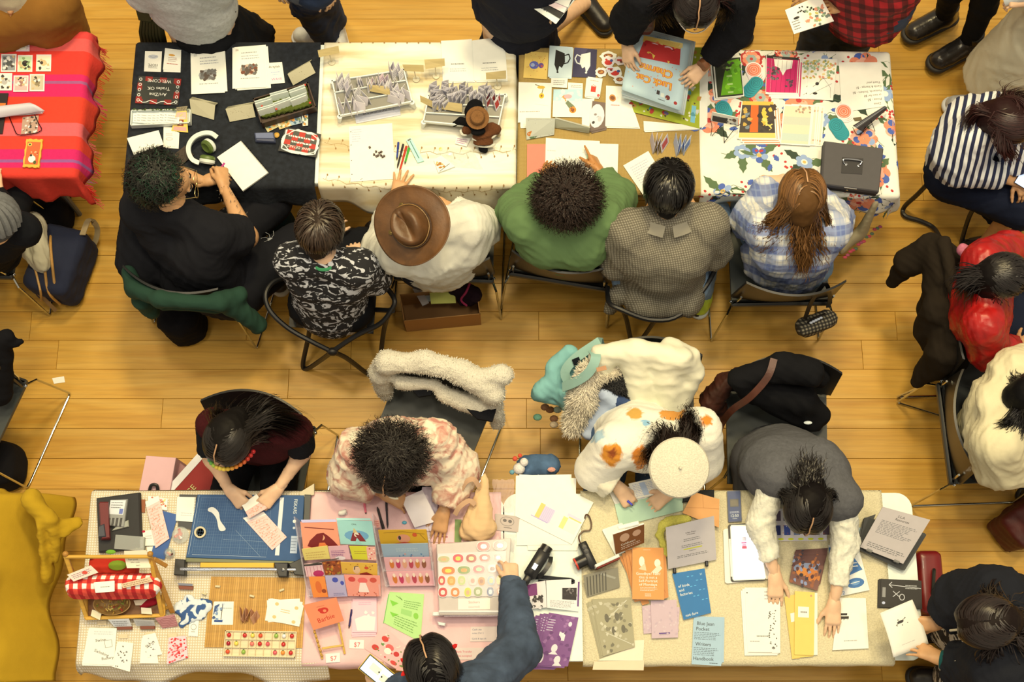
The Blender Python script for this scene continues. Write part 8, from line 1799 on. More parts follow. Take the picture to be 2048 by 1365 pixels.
 # tote, pens, papers
F=Field([at(BB,x,y,.06)for x,y in((1090,40),(1320,450))],.1,.009)
F.cap(at(BB,1205,355,.055),at(BB,1250,40,.11),.072,.012,.02,sq=(0,0,1),fl=1.2);F.cap(at(BB,1135,400,.04),at(BB,1280,380,.04),.035,.035,.03)
ob=soft('tote_bag',F,M((236,190,130),'cloth'),None,.012,.08,2);tag(ob,'peach canvas tote bag standing on the pink cloth','bag')
for pth in([(1060,290,.1),(1090,240,.13),(1150,200,.14),(1190,225,.13)],[(1100,130,.13),(1130,80,.16),(1180,62,.17),(1215,110,.14)]):MB().strap(spl([at(BB,x,y,z)for x,y,z in pth],4),.022,.004).build('handle',M((206,160,116),'cloth'),ob,True)
sheet('paper','olive green card strip beside the peach tote bag','card',BB(1060,320,1102,320,1100,466,1056,466),dz=.001,col=(130,150,84))
pen('thin pink pen at the back of the pink cloth',BB(478,218)[0],BB(488,286)[0],(236,110,120));pen('black marker with a white band on the pink cloth',BB(600,378)[0],BB(560,238)[0],(44,38,38),r=.006);pen('long thin black pen beside the marker',BB(618,208)[0],BB(628,378)[0],(46,40,44))
MBt=MB().ball(at(BB,735,340,.004),(.011,.008,.004),n=12,m=6).build('tape_runner',M((90,176,186),'plastic'),None,True);tag(MBt,'small turquoise sticker case on the pink cloth','sticker')
F=Field([at(BB,340,280,.01)],.05,.005);F.ell(at(BB,342,282,.008),(.022,.014,.012));ob=soft('tissue',F,M((250,240,226)),None,.012,.02,5,ridge=False);tag(ob,'crumpled white tissue behind the zine rack','tissue')
sheet('card','pink lettered card right of the mint zine','card',BB(538,325,572,322,580,372,545,375),z=TT+.05,col=(246,176,150),pr=[('w',.1,.1,.9,.9,3,(206,80,80))])
sheet('paper','blank white paper held by the pink blouse wearer','paper',BB(712,188,850,130,952,330,800,372),z=TT+.035,th=.001,col=(240,224,208));sheet('paper','lilac-white paper under the held blank one','paper',BB(850,110,962,110,930,400,800,380),dz=.012,col=(234,212,206));sheet('paper','pink sheets in front of the curly haired person','paper',BB(890,390,1050,400,1052,468,895,465),dz=.002,col=(240,190,180),pr=[('w',.3,.3,.8,.7,1,(170,90,90))])
sheet('card','grey card with a face drawn on it beside the tote bag','card',BB(1316,282,1476,302,1466,402,1322,388),dz=.003,col=(196,176,154),pr=[('e',.5,.4,.3,.3,(150,136,120)),('e',.5,.4,.27,.26,(196,176,154)),('e',.4,.35,.08,.1,(110,100,90)),('e',.62,.38,.08,.1,(110,100,90)),('l',[(.35,.78),(.7,.8)],.002,DK)])
crumple('crumpled clear plastic sleeve beside the tote bag',BB(1300,60,1440,60,1440,270,1310,270),.02,(250,214,200),.25,5);crumple('clear plastic sleeve in front of the grey face card',BB(1330,400,1450,410,1440,530,1350,500),.02,(250,214,200),.25,7)
ob=sheet('cloth_fold','fold of cream cloth behind the paper cutter','cloth',[(600,985),(628,968),(628,990),(600,996)],z=TT,th=.02,col=(226,206,160),kind='cloth')
# ------------------------------------------------------------------ things on the front right table
for k,(q,dz)in enumerate([((110,480,440,470,432,520,115,518),0),((45,300,395,310,398,482,40,486),.002),((60,30,425,55,420,300,50,300),.003),((38,38,395,30,392,300,32,300),.0045)]):sheet('paper',['plain white sheet at the bottom of the big paper pile','blank white sheet second from the bottom of the paper pile','blank white sheet jutting right out of the paper pile','blank white sheet upright in the paper pile'][k],'paper',BC(*q),dz=dz,bev=k==0)
sheet('paper','large white sheet with a coloured chart on top of the paper pile','paper',BC(180,32,537,210,397,480,38,300),dz=.007,pr=[('p',[(.26,.5),(.34,.5),(.34,.82),(.26,.82)],(246,200,110)),('r',.34,.52,.52,.82,(214,196,206)),('r',.52,.54,.6,.8,(236,230,236)),('r',.68,.54,.76,.8,(246,216,130)),('r',.76,.56,.96,.8,(226,232,200)),('r',.72,.44,.96,.5,(226,206,224)),('r',.76,.5,.98,.53,(246,204,120)),('r',.2,.82,.5,.84,(190,170,200))]+[('l',[(.34+k*.03,.52),(.34+k*.03,.82)],.001,(186,166,196))for k in range(6)])
t=thing('camcorder','black camcorder lying on the bare white table','camcorder',at(BC,160,600));bk=M((30,29,28),'plastic',.35);d1=at(BC,120,690,.035);d2=at(BC,225,520,.035);dr=(d2-d1).normalized()
MB().box((d1+d2)/2,((d2-d1).length,.058,.06),basis(dr,(0,0,1)),bev=.012).build('body',bk,t,True);MB().tube([d2-dr*.01,d2+dr*.022],.027,18).build('lens_barrel',M((24,23,22),'plastic',.3),t,True);MB().tube([d2+dr*.02,d2+dr*.024],.021,18).build('lens_glass',M((60,60,66),'gloss',.05),t,True)
MB().box(d1-dr*.015+V(0,0,.005),(.05,.032,.03),basis(dr,(0,0,1)),bev=.006).build('viewfinder',bk,t,True);MB().box((d1+d2)/2-dr*.018+V(0,0,.031),(.026,.018,.002),basis(dr,(0,0,1))).build('label_plate',M((190,190,186),'metal'),t)
MB().strap(spl([at(BC,x,y,z)for x,y,z in((262,560,.04),(255,600,.06),(215,660,.06),(180,690,.04))],4),.02,.004).build('hand_strap',M((36,35,33),'leather'),t,True)
ob=MB().strap(spl([at(BC,x,y,.008)for x,y in((130,700),(200,690),(300,700),(390,708),(400,725),(300,722),(180,718))],4),.016,.004).build('strap',M((56,55,52),'cloth'),None,True);tag(ob,'dark strap lying in front of the camcorder','strap')
t=thing('camera','black mirrorless camera with a red ringed lens and a brown wrist strap','camera',at(BC,470,580));a,b=at(BC,470,490,.03),at(BC,530,615,.03);dr=(b-a).normalized();sd=V(0,0,1).cross(dr)
MB().box((a+b)/2,((b-a).length+.03,.038,.055),basis(dr,(0,0,1)),bev=.006).build('body',bk,t,True);c=(a+b)/2+dr*.012;sd=-sd if(c+sd*.1).x>c.x else sd
MB().tube([c+sd*.015,c+sd*.06],.028,20).build('lens',M((26,25,24),'plastic',.3),t,True);MB().tube([c+sd*.06,c+sd*.068],.0285,20).build('red_ring',M((206,60,40),'plastic'),t,True);MB().tube([c+sd*.068,c+sd*.07],.023,18).build('lens_glass',M((50,50,56),'gloss',.05),t,True)
for k,f_ in enumerate((.1,.3)):MB().lathe(a.lerp(b,f_)+V(0,0,.027),[(0,0),(.01,0),(.01,.006),(0,.007)],16).build('dial',M((44,43,42),'plastic'),t,True)
MB().tube(spl([at(BC,x,y,z)for x,y,z in((455,480,.03),(442,430,.012),(470,395,.008),(512,388,.008),(522,350,.008),(508,300,.01),(488,290,.01),(480,315,.008))],5),.0035,6).build('wrist_strap',M((90,52,30),'leather'),t,True)
q=BC(78,738,228,712,235,885,95,900);sheet('zine','open zine, left page with a purple square, before the camcorder','zine',q,z=[TT+.004,TT+.02,TT+.02,TT+.004],th=.002,col=(236,222,204),pr=[('r',0.,.05,.62,.5,(130,60,110)),('s',20,.1,.55,.8,.98,.01,[(90,80,74),(226,216,200),(60,54,50)],3)])
sheet('zine','open zine, right page with a black drawing, before the camcorder','zine',BC(232,712,448,700,440,912,238,888),z=[TT+.02,TT+.004,TT+.004,TT+.02],th=.002,col=(238,226,206),pr=[('r',.48,.28,.92,.66,(50,46,44)),('s',14,.52,.32,.9,.62,.008,[(130,120,110),(60,54,50)],4),('w',.1,.7,.9,.95,6,(160,154,144)),('r',.95,.1,1,.85,(110,60,120))])
PU=(134,84,130);pz=[('r',0,0,1,1,PU),('s',40,.02,.02,.98,.98,.01,[(120,70,120),(160,110,150),(110,66,110)],4),('r',.5,.33,.7,.5,(236,222,220)),('e',.45,.66,.1,.08,(236,222,210)),('p',[(.3,.78),(.45,.7),(.6,.78)],(236,222,210)),('e',.62,.88,.1,.08,(236,222,210)),('p',[(.5,1),(.62,.9),(.8,1)],(236,222,210)),('e',.1,.86,.08,.1,(236,222,210)),('e',.78,.16,.06,.05,(230,214,214)),('w',.05,.1,.3,.35,5,(220,206,214))]
stackp('zine','purple zine with white portraits on top of the purple fan','zine',BC(250,918,440,950,372,1265,165,1255),7,-5,1,th=.0022,pr=pz,grp='purple zines fanned before the camcorder',upr=[('r',0,0,1,1,PU),('w',.05,.05,.5,.35,6,(220,206,214)),('e',.3,.5,.12,.1,(230,216,206))],rot=3)
def book(lbl,q,z,th,col,pr=None,kind='paper',pages=True):
 t=thing('book',lbl,'book',sum([P(x,y,TT)for x,y in q],Vector())/4);z=z if isinstance(z,list)else[z]*4;sh('pages',[(x,y)for x,y in q],z=[a-.0015 for a in z],th=th-.002,col=(246,234,208),par=t);sh('cover',q,z=[a+th-.002 for a in z],th=.0012,col=col,kind=kind,pr=pr,par=t);return t
q2_=lambda *p:BC(*p)
sheet('tablet_case','white tablet case behind the standing brown book','case',q2_(590,385,720,340,800,500,680,556),dz=.001,th=.01,bev=True,col=(246,238,220));
book('brown book with white line drawings standing half open',q2_(662,418,862,352,862,470,680,545),[TT+.16,TT+.16,TT+.05,TT+.05],.012,(128,74,30),[('e',.35,.32,.16,.2,(206,160,120)),('e',.75,.3,.14,.16,(206,160,120)),('t',.2,.68,.13,'Coldheart',WH),('w',.2,.72,.9,.9,2,(226,200,170))])
ob=MB().box((at(BC,760,358,.17)),(.095,.018,.012),rotz(14),bev=.003).build('page_block',M((250,240,214)));tag(ob,'white page edge of the standing brown book','book')
ob=MB().box(at(BC,620,592,.06),(.115,.014,.1),rotz(24),bev=.003).build('book',M((246,232,200)));tag(ob,'thin red covered book standing on edge with white page block up','book');MB().box(at(BC,628,606,.055),(.11,.004,.095),rotz(24)).build('cover',M((140,40,26)),ob)
sheet('photo_card','grey-green photo card of tall grass before the standing books','card',q2_(470,680,692,628,706,755,495,820),z=[TT+.05,TT+.05,TT+.005,TT+.005],th=.002,col=(150,140,112),pr=[('l',[(.1+k*.09,.1),(.04+k*.09,.95)],.005,(96,90,74))for k in range(7)]+[('l',[(.5,.1),(.9,.5)],.01,(176,168,140))])
ORB=(226,150,78);
for k,q in enumerate([(700,560,780,530,895,858,850,872),(718,540,790,515,862,840,800,850),(740,520,800,505,830,835,790,838),(800,520,1000,530,1018,820,985,832)]):book(['leftmost','second','third','fourth'][k]+' orange book fanned under the top orange one',q2_(*q),TT+.002+.007*k,.007,(206,134,70),[('l',[(.3,.1),(.7,.9)],.003,(170,100,50))])
book('orange book with white photos and handwriting, top of its pile',q2_(786,500,986,502,990,836,785,832),TT+.031,.01,ORB,[('w',.35,.03,.6,.06,1,(240,214,170)),('e',.3,.27,.09,.1,(244,226,190)),('p',[(.2,.42),(.4,.3),(.45,.45)],(236,200,150)),('e',.8,.3,.1,.08,(244,226,190)),('p',[(.6,.48),(.85,.32),(.95,.4),(.8,.5)],(240,214,174)),('t',.5,.53,.075,'Goodbye? Nah!',WH,'c'),('t',.5,.6,.075,'this is not a',WH,'c'),('t',.5,.67,.075,'Self-Portrait',WH,'c'),('t',.5,.74,.075,'of Mondays',WH,'c'),('w',.25,.76,.8,.84,3,(246,226,196)),('w',.4,.88,.6,.95,2,(246,226,196))])
stackp('zine','grey photo zine of standing figures before the orange books','zine',q2_(528,838,772,820,802,1140,598,1200),4,-3.5,1,th=.002,col=(170,158,118),pr=[('s',50,.04,.04,.96,.96,.011,[(140,130,98),(190,178,140),(120,112,86),(206,194,156)],5),('l',[(.25,.4),(.9,.05)],.003,(226,216,184)),('l',[(.2,.6),(.9,.92)],.003,(214,204,170))]+[('e',.3+k*.14,.35+(k%2)*.25,.06,.08,(110,102,80))for k in range(4)],grp='grey photo zines',rot=4)
LB=(196,160,160)
for(lb,q,dz)in(('lilac booklet under the other lilac booklets, to the left',(848,878,910,868,918,1050,858,1055),0),('lilac booklet under the others, to the right',(1040,880,1090,884,1080,1048,1040,1050),.001),('lilac booklet with a small purple title on top of its pile',(904,842,1070,835,1080,1078,910,1085),.006)):sheet('booklet',lb,'booklet',q2_(*q),dz=dz,th=.005,col=(206,176,170),pr=[('s',26,.03,.03,.97,.97,.006,[(196,168,166),(214,188,178)],6)]+([('r',.28,.86,.7,.89,(90,60,120)),('w',.3,.9,.7,.93,1,GR)]if dz>.002 else[]))
book('blue book lettered of birds and factories',q2_(1042,668,1250,634,1292,920,1115,966),TT+.002,.01,(52,116,158),[('t',.08,.32,.085,'of birds',WH,'l',0),('t',.08,.41,.085,'and',WH,'l',0),('t',.08,.5,.085,'factories',WH,'l',0),('t',.1,.95,.085,'noé duro',WH,'l',0)]+[('e',.45+.13*(k%4)+.04*(k//4),.12+.11*(k//2),.04,.01,(96,176,206))for k in range(12)]+[('t',.82,.13,.06,'21',(200,224,226))])
stackp('leaflet','pale blue leaflet lettered Blue Jean Pocket Writers Handbook','leaflet',q2_(1178,962,1366,972,1356,1262,1166,1250),3,1.5,-4,th=.0012,col=(170,192,192),pr=[('t',.12,.12,.11,'Blue Jean',DK),('t',.1,.24,.11,'Pocket',DK),('w',.05,.27,.95,.45,5,(110,120,120)),('t',.1,.58,.11,'Writers',DK),('w',.05,.61,.9,.8,5,(110,120,120)),('t',.04,.9,.11,'Handbook',DK),('w',.6,.93,.9,.97,1,DK)],grp='pale blue leaflets',upr=[])
t=thing('sign_board','grey typed sign leaning on a black clip stand','sign',at(BC,1160,560));sh('sheet',q2_(1000,372,1310,298,1326,578,1016,640),z=[TT+.14,TT+.14,TT+.012,TT+.012],th=.002,col=(206,192,176),par=t,pr=[('t',.5,.25,.045,'Indigo Press',DK,'c'),('w',.42,.27,.6,.3,1,DK),('w',.35,.36,.7,.44,2,GR),('w',.3,.5,.75,.58,2,GR),('r',.34,.6,.72,.625,(206,200,50)),('w',.45,.65,.6,.68,1,GR),('w',.2,.73,.85,.8,2,GR)])
for x,y in((1056,650),(1262,605)):MB().box(at(BC,x,y,.012),(.014,.024,.02),bev=.003).build('clip',M((60,56,50),'metal'),t)
F=Field([at(BC,1050,330,.03)],.16,.008)
for x,y,rr_ in((980,360,.022),(1030,330,.024),(1090,318,.022),(1140,318,.018),(960,420,.02),(985,480,.02),(1000,540,.018)):F.ell(at(BC,x,y,.018),(rr_,rr_,.014))
ob=soft('crochet_toy',F,M((222,206,90),'fleece'),None,.006,.02,3);tag(ob,'pale yellow crochet piece behind the grey typed sign','toy');
slab('pouch','black pouch under the orange envelope','pouch',q2_(1125,135,1312,128,1312,180,1108,210),TT+.02,.018,(50,48,44),'cloth');sheet('envelope','orange paper envelope on the fleece cloth','envelope',q2_(1178,142,1345,190,1342,372,1108,278),z=TT+.022,th=.004,col=(234,166,96),pr=[('l',[(0.,.75),(.5,.5),(1,.35)],.0015,(196,130,70)),('l',[(.5,.5),(.35,0.)],.0012,(196,130,70))])
sheet('paper','lined white sheet under the writing hand','paper',q2_(640,150,880,70,1000,130,690,260),dz=.002,pr=[('w',.1,.1,.95,.95,14,(206,200,200)),('r',.5,.1,.62,.9,(206,210,220))]);ob=sheet('folder','mint green plastic folder under the writing hand','folder',q2_(672,222,1108,138,1112,262,705,365),dz=.004,th=.003,col=(172,200,160),kind='plastic')
sheet('document','printed sheet half inside the mint green folder','paper',q2_(760,90,940,50,985,150,800,190),dz=.006,pr=[('w',.1,.1,.9,.9,8,(196,192,196)),('r',.35,.1,.55,.9,(190,200,220))]);pen('blue pen in the hand of the beret wearer',BC(755,200)[0],BC(790,232)[0],(70,70,190),z=TT+.045)
sheet('strip','clear cream plastic strip along the front edge of the fleece','strip',q2_(540,1232,862,1226,858,1290,530,1286),z=TT-.002,th=.002,col=(236,206,160));sheet('sleeve','clear cream sleeve at the front of the fleece cloth','sleeve',q2_(800,1098,862,1094,855,1228,560,1228),dz=.0003,th=.001,col=(244,222,180))
def phone(lbl,q,col,scr,pr=None,z=TT):
 t=thing('phone',lbl,'phone',sum([P(x,y,z)for x,y in q],Vector())/4);sh('body',q,z=z,th=.009,col=col,kind='plastic',par=t,bev=True);c=[sum(p[i]for p in q)/4 for i in(0,1)];qq=[(c[0]+(x-c[0])*.9,c[1]+(y-c[1])*.95)for x,y in q];o=sh('screen',qq,z=z+.009,th=.0008,col=scr,kind='gloss',par=t,bev=True)
 if pr:f,n,W,Hh=quadmap([P(x,y,z+.0098)for x,y in qq]);prints(pr,f,W,Hh,t,'screen_print',.3)
phone('dark grey phone face up at the back edge of the fleece',BD(80,76,172,72,182,282,90,288),(84,86,96),(92,98,120),[('r',.15,.26,.85,.52,(80,76,66)),('r',.2,.3,.8,.48,(100,90,70)),('t',.12,.86,.13,'12:50',(226,226,226)),('w',.1,.66,.9,.74,2,(206,206,206)),('w',.3,.9,.7,.93,1,(226,226,226))])
t=thing('tablet','tablet with a bright white screen in a cream and black case','tablet',at(BD,230,500));sh('case',BD(55,332,385,305,420,662,68,702),th=.01,col=(240,226,196),kind='plastic',par=t,bev=True);sh('cover',BD(88,302,272,292,345,680,108,690),z=TT+.0102,th=.006,col=(34,32,30),kind='plastic',par=t,bev=True);sh('bezel',BD(102,306,300,300,345,672,118,682),z=TT+.0164,th=.004,col=(248,244,236),kind='plastic',par=t,bev=True)
f,n,W,Hh=quadmap([P(*p,TT+.0212)for p in BD(112,318,292,312,338,662,128,672)]);MB().prism([f(0,0,0),f(1,0,0),f(1,1,0),f(0,1,0)][::-1],.0005).build('screen',ME((250,248,255),1.),t);prints([('r',.32,.3,.5,.33,(206,120,160)),('e',.41,.36,.08,.025,(226,160,190)),('r',.33,.38,.5,.43,(190,60,90)),('r',.36,.2,.5,.28,(226,214,230)),('t',.3,.82,.06,'1,11',(160,150,170))],f,W,Hh,t,'screen_print',.3,.001)
MB().tube([at(BD,98,400,.016),at(BD,112,655,.016)],.0042,8).build('stylus',M((246,242,230),'plastic'),t,True)
sheet('price_sheet','white sheet of tiny product photos with yellow highlights','paper',BD(395,195,752,190,755,412,402,415),dz=.001,col=(232,218,204),pr=[('r',.02+k*.16,.08,.13+k*.16,.38,c)for k,c in enumerate([(110,90,100),(90,80,90),(120,110,120),(140,120,110),(110,90,80),(90,90,110)])]+[('r',0.+k*.185,.52,.12+k*.185,.82,c)for k,c in enumerate([(50,60,110),(60,80,150),(130,140,160),(170,130,120),(120,120,100),(90,70,80)])]+[('e',.12+k*.19,.94,.055,.035,(222,226,40))for k in range(5)]+[('s',14,0.,.52,.98,.82,.003,[(240,230,230),(90,110,170),(200,90,60)],4)])
fx=[('r',0,0,1,.3,(110,70,60)),('e',.45,.45,.4,.2,(140,146,160)),('e',.35,.55,.2,.15,(226,140,60)),('e',.7,.6,.2,.2,(220,130,60)),('e',.35,.66,.07,.06,(60,50,50)),('s',40,.02,.02,.98,.98,.01,[(160,96,60),(96,60,56),(150,156,176),(214,130,60),(70,60,66)],4)]
stackp('zine','zine with an orange fox painting, on top of its sleeved pile','zine',BD(535,512,750,508,690,750,500,690),4,1,-4.5,dz=.002,th=.004,col=(130,86,70),pr=fx,grp='fox painting zines',rot=3)
sheet('zine','white and blue booklet with a round blue seal under the right sleeve','zine',BD(765,440,962,432,1042,745,780,800),dz=.003,th=.004,col=(244,234,210),pr=[('p',[(0.,.05),(.55,0.),(.95,.55),(.6,.62),(.1,.75)],(70,116,160)),('p',[(.5,0),(.98,0),(.98,.25),(.7,.1)],WH),('e',.68,.8,.24,.1,(70,116,160)),('e',.68,.8,.12,.045,(110,150,180)),('l',[(.55,.8),(.8,.78)],.003,WH),('t',.3,.98,.09,'2',(70,116,160)),('w',.66,.08,.86,.3,4,(50,60,80)),('w',.6,.36,.85,.5,2,WH)])
stackp('zine','long white zine with small ink drawings at the left of the yellow zines','zine',BD(200,728,440,728,440,1170,218,1168),3,-4,2,th=.003,pr=[('e',.06,.08,.02,.01,DK),('w',.55,.04,.9,.2,3,(170,160,150)),('s',34,.66,.35,.9,.99,.004,[DK,GR,(90,84,76)],4),('w',.3,.72,.7,.77,1,GR),('w',.1,.8,.4,.85,1,(170,166,150)),('l',[(.03,.99),(.75,.99)],.002,(150,140,120))],grp='long white zines',upr=[])
YL=(240,202,100)
sheet('envelope','yellow zine leaning left under the upright yellow ones','zine',BD(468,792,545,772,572,1205,520,1210),dz=.001,th=.004,col=(234,194,96),pr=[('r',.35,.28,.95,.42,(244,232,206))]);sheet('zine','cream edged booklet behind the top yellow zine','zine',BD(640,762,690,764,692,1182,640,1186),dz=.002,th=.004,col=(248,234,200));sheet('zine','yellow zine second from the top of the yellow pile','zine',BD(545,800,672,800,660,1192,532,1204),dz=.004,th=.003,col=(236,198,96));sheet('zine','tall yellow zine with a small white label on top of its pile','zine',BD(538,752,672,760,666,1186,535,1180),dz=.008,th=.004,col=YL,pr=[('r',.17,.24,.72,.41,(250,240,220)),('w',.3,.29,.65,.36,1,GR),('e',.82,.06,.05,.018,(206,150,110))])
sheet('zine','white booklet with a small black train under the right hand','zine',BD(838,796,1016,798,1036,1138,792,1150),dz=.002,th=.006,col=(252,240,212),pr=[('r',.12,.3,.34,.34,(50,44,40)),('r',.08,.36,.4,.41,(50,44,40)),('s',8,.1,.4,.38,.43,.002,[DK],3),('w',.3,.82,.7,.85,1,GR)]);sheet('notebook','small grey notebook with a dark band near the back edge','notebook',BD(900,150,957,150,962,328,902,335),th=.012,col=(150,136,112),kind='cloth',pr=[('r',0,.18,1,.26,(70,50,50))]);slab('eraser','small white and blue eraser beside the grey notebook','eraser',BD(946,325,985,322,985,372,950,376),TT+.014,.013,(206,220,216))
t=thing('sign_stand','black plastic stand holding the typed resources sign','sign stand',at(BD,1180,450));sh('back',BD(1010,250,1430,365,1275,618,962,470),z=[TT+.05,TT+.05,TT+.02,TT+.02],th=.006,col=(58,58,52),kind='plastic',par=t,bev=True);sh('wing',BD(1000,262,1085,232,1000,420,955,435),z=TT+.03,th=.006,col=(52,52,48),kind='plastic',par=t,bev=True)
for x,y in((1040,478),(1222,552)):MB().box(at(BD,x,y,.06),(.024,.01,.02),rotz(-24),bev=.002).build('clip',M((130,124,110),'gloss'),t)
sheet('sign','grey typed sign headed S.L.A. Resources on the black stand','sign',BD(1130,184,1450,272,1268,568,978,455),z=[TT+.17,TT+.17,TT+.06,TT+.06],th=.003,col=(206,190,172),pr=[('t',.38,.13,.07,'S.L.A.',DK,'l'),('t',.36,.2,.07,'Resources',DK,'l'),('w',.12,.26,.9,.58,10,(140,134,124)),('w',.1,.8,.95,.92,3,GR)])
stackp('zine','black zine with white chalk arrows beside the red suitcase','zine',BD(1120,668,1392,682,1396,872,1112,858),3,-3.5,0,th=.004,col=(56,52,46),pr=[('l',[(.2,.2),(.98,.28)],.003,(206,200,186)),('l',[(.2,.2),(.27,.1)],.003,(206,200,186)),('l',[(.2,.2),(.28,.3)],.003,(206,200,186)),('e',.52,.62,.07,.12,(206,200,186)),('e',.52,.62,.05,.09,(56,52,46)),('l',[(.3,.42),(.46,.62)],.003,(206,200,186)),('l',[(.46,.42),(.3,.62)],.003,(206,200,186)),('w',.6,.15,.9,.35,2,(190,186,170)),('r',.04,.3,.12,.65,(150,144,130)),('e',.08,.85,.04,.05,(200,200,216))],grp='black chalk zines')
curved('booklet','white booklet with a small black drawing held at the lower right','booklet',BD(1112,900,1330,808,1450,1105,1212,1200),[.965,.975,.975,.965],.006,(252,240,212),.003,[('e',.45,.34,.1,.03,DK),('l',[(.3,.38),(.6,.3)],.002,DK),('s',8,.3,.28,.65,.42,.003,[DK],3),('w',.3,.8,.7,.83,1,(206,190,170))])
# ------------------------------------------------------------------ floor: bags, boxes, coats on chairs
t=thing('suitcase','dark red hard suitcase standing beside the front right table','suitcase',P(1848,1170,0));sq=[(1842,1104),(1880,1108),(1872,1226),(1838,1224)];q=[P(x,y,.6)for x,y in sq];c=sum(q,Vector())/4;F=Field([c,c-V(0,0,.56)],.22,.011);F.box(c-V(0,0,.28)+V(.012,0,0),(.06,.145,.29),None,.03,.01);soft('shell',F,M((120,24,24),'gloss',.3),t)
MB().tube(spl([P(1868,1140,.6),P(1868,1145,.63),P(1866,1180,.63),P(1864,1190,.6)],4),.008,8).build('handle',M((30,34,28),'plastic'),t,True);MB().box(P(1848,1130,.605),(.014,.04,.008),rotz(0),bev=.002).build('latch',M((226,214,190),'plastic'),t)
for sx,sy in((-1,-1),(1,-1),(-1,1),(1,1)):MB().tube([V(c.x+.012+sx*.03-.008,c.y+sy*.11,.02),V(c.x+.012+sx*.03+.008,c.y+sy*.11,.02)],.02,12).build('wheel',M((30,30,30),'rubber'),t,True)
def hull(name,lbl,cat,pts,h,col,kind='cloth',amp=.006,par=None):
 """soft bag shape standing on the floor: outline seen at height h"""
 q=[P(x,y,h)for x,y in pts];c=sum(q,Vector())/len(q);F=Field(q+[V(c.x,c.y,.02)],.09,.011)
 for i,p in enumerate(q):
  a=c.lerp(p,.62);F.cap(V(a.x,a.y,.05),a-V(0,0,.04),.05,.045,.05)
 F.cap(V(c.x,c.y,.07),c-V(0,0,.05),.09,.08,.06);F.cut((0,0,.004),(0,0,-1));o=soft(name,F,M(col,kind),par,amp,.1,3)
 if par is None:tag(o,lbl,cat)
 return o
t=thing('travel_bag','navy canvas bag with tan piping on the floor at the left','bag',P(125,530,0));c=P(122,530,.15);R=rotz(14);F=Field([c],.32,.011);F.box(c+V(0,0,-.01),(.125,.185,.14),R.transposed(),.05,.02);F.cut((0,0,.004),(0,0,-1));soft('body',F,M((38,42,58),'cloth'),t,.008,.12,2)
for dx in(-.055,-.015):MB().tube(spl([c+R@V(dx,-.19,-.06),c+R@V(dx,-.175,.1),c+R@V(dx+.01,-.06,.138),c+R@V(dx+.02,.08,.138),c+R@V(dx+.02,.178,.08)],5),.0075,8).build('piping',M((190,138,66),'leather'),t,True)
MB().tube(spl([c+R@V(-.13,-.17,0.),c+R@V(-.09,-.16,.12),c+R@V(-.1,0.,.13)],5),.006,8).build('piping',M((190,138,66),'leather'),t,True);MB().strap(spl([P(165,470,.28),P(178,440,.22),P(194,455,.12),P(192,480,.06),P(180,500,.03)],4),.03,.005).build('strap',M((196,168,116),'cloth'),t,True);MB().strap([P(50,560,.2),P(95,605,.1),P(112,622,.05)],.02,.006).build('strap',M((150,110,60),'cloth'),t,True)
F=Field([P(45,430,.4),P(105,550,.2)],.1,.009);F.cap(P(70,450,.36),P(84,520,.3),.07,.055,sq=(1,.2,0),fl=1.3);F.cap(P(60,500,.3),P(84,530,.28),.05,.045);ob=soft('cloth_bundle',F,M((214,200,160),'cloth'),None,.012,.08,3);tag(ob,'cream cloth bundle stuffed beside the navy travel bag','cloth');ob=hull('pouch','dark pouch beside the chair at the left','bag',[(62,395),(120,400),(110,440),(60,430)],.2,(26,24,24))
sheet('paper_scrap','small white paper scrap on the floor at the left','paper',[(104,757),(128,753),(130,765),(108,768)],z=.001,th=.001)
t=thing('cardboard_box','open cardboard box of papers on the floor under a chair','box',P(870,600,0));bq=[(800,590),(952,575),(960,628),(808,642)];walls('wall',bq,.2,.2,.004,M((176,122,60),'card'),t);sb('bottom',[(x,y+12)for x,y in bq],.02,.01,(150,104,54),'card',par=t)
for k,(q,c_,z)in enumerate([((840,570,905,568,905,600,845,604),(206,210,196),.14),((858,578,908,575,912,606,862,608),(220,216,104),.18),((825,578,842,578,858,606,845,612),(190,176,160),.15)]):sheet('folder',['pale blue folder in the cardboard box','yellow folder on top of the cardboard box','lilac folder at the left of the cardboard box'][k],'folder',[(q[i],q[i+1])for i in(0,2,4,6)],z=z,th=.01,col=c_)
F=Field([P(930,585,.2)],.12,.008);F.cap(P(912,575,.2),P(945,590,.19),.045,.05);F.cap(P(925,600,.18),P(940,606,.17),.03,.02);ob=soft('scarf',F,M((40,24,28),'knit'),None,.008,.05);tag(ob,'dark scarf with a pink edge in the cardboard box','scarf');MB().tube(spl([P(940,566,.25),P(932,585,.25),P(922,600,.22),P(934,612,.2)],4),.006,6).build('pink_edge',M((170,50,80),'knit'),ob,True)
t=thing('pink_box','tall pale pink box with a black handle beside the white cloth table','box',P(310,950,0));sb('box',[(292,912),(352,916),(338,992),(276,992)],.52,.5,(226,176,164),'card',par=t,bev=.002);MB().tube(spl([P(298,990,.53),P(302,972,.545),P(314,972,.545),P(316,990,.53)],4),.008,8).build('handle',M((30,30,32),'plastic'),t,True)
slab('pink_carton','dusty pink carton behind the pale pink box','box',[(352,920),(372,935),(345,985),(336,985)],.44,.42,(170,120,110),'card');t=thing('gift_bag','red paper bag with a white side and green lettering beside the paper cutter','bag',P(380,950,0));q=[(330,985),(402,905),(428,935),(425,992)];sb('bag',q,.5,.48,(150,30,28),'paper',par=t,bev=.002)
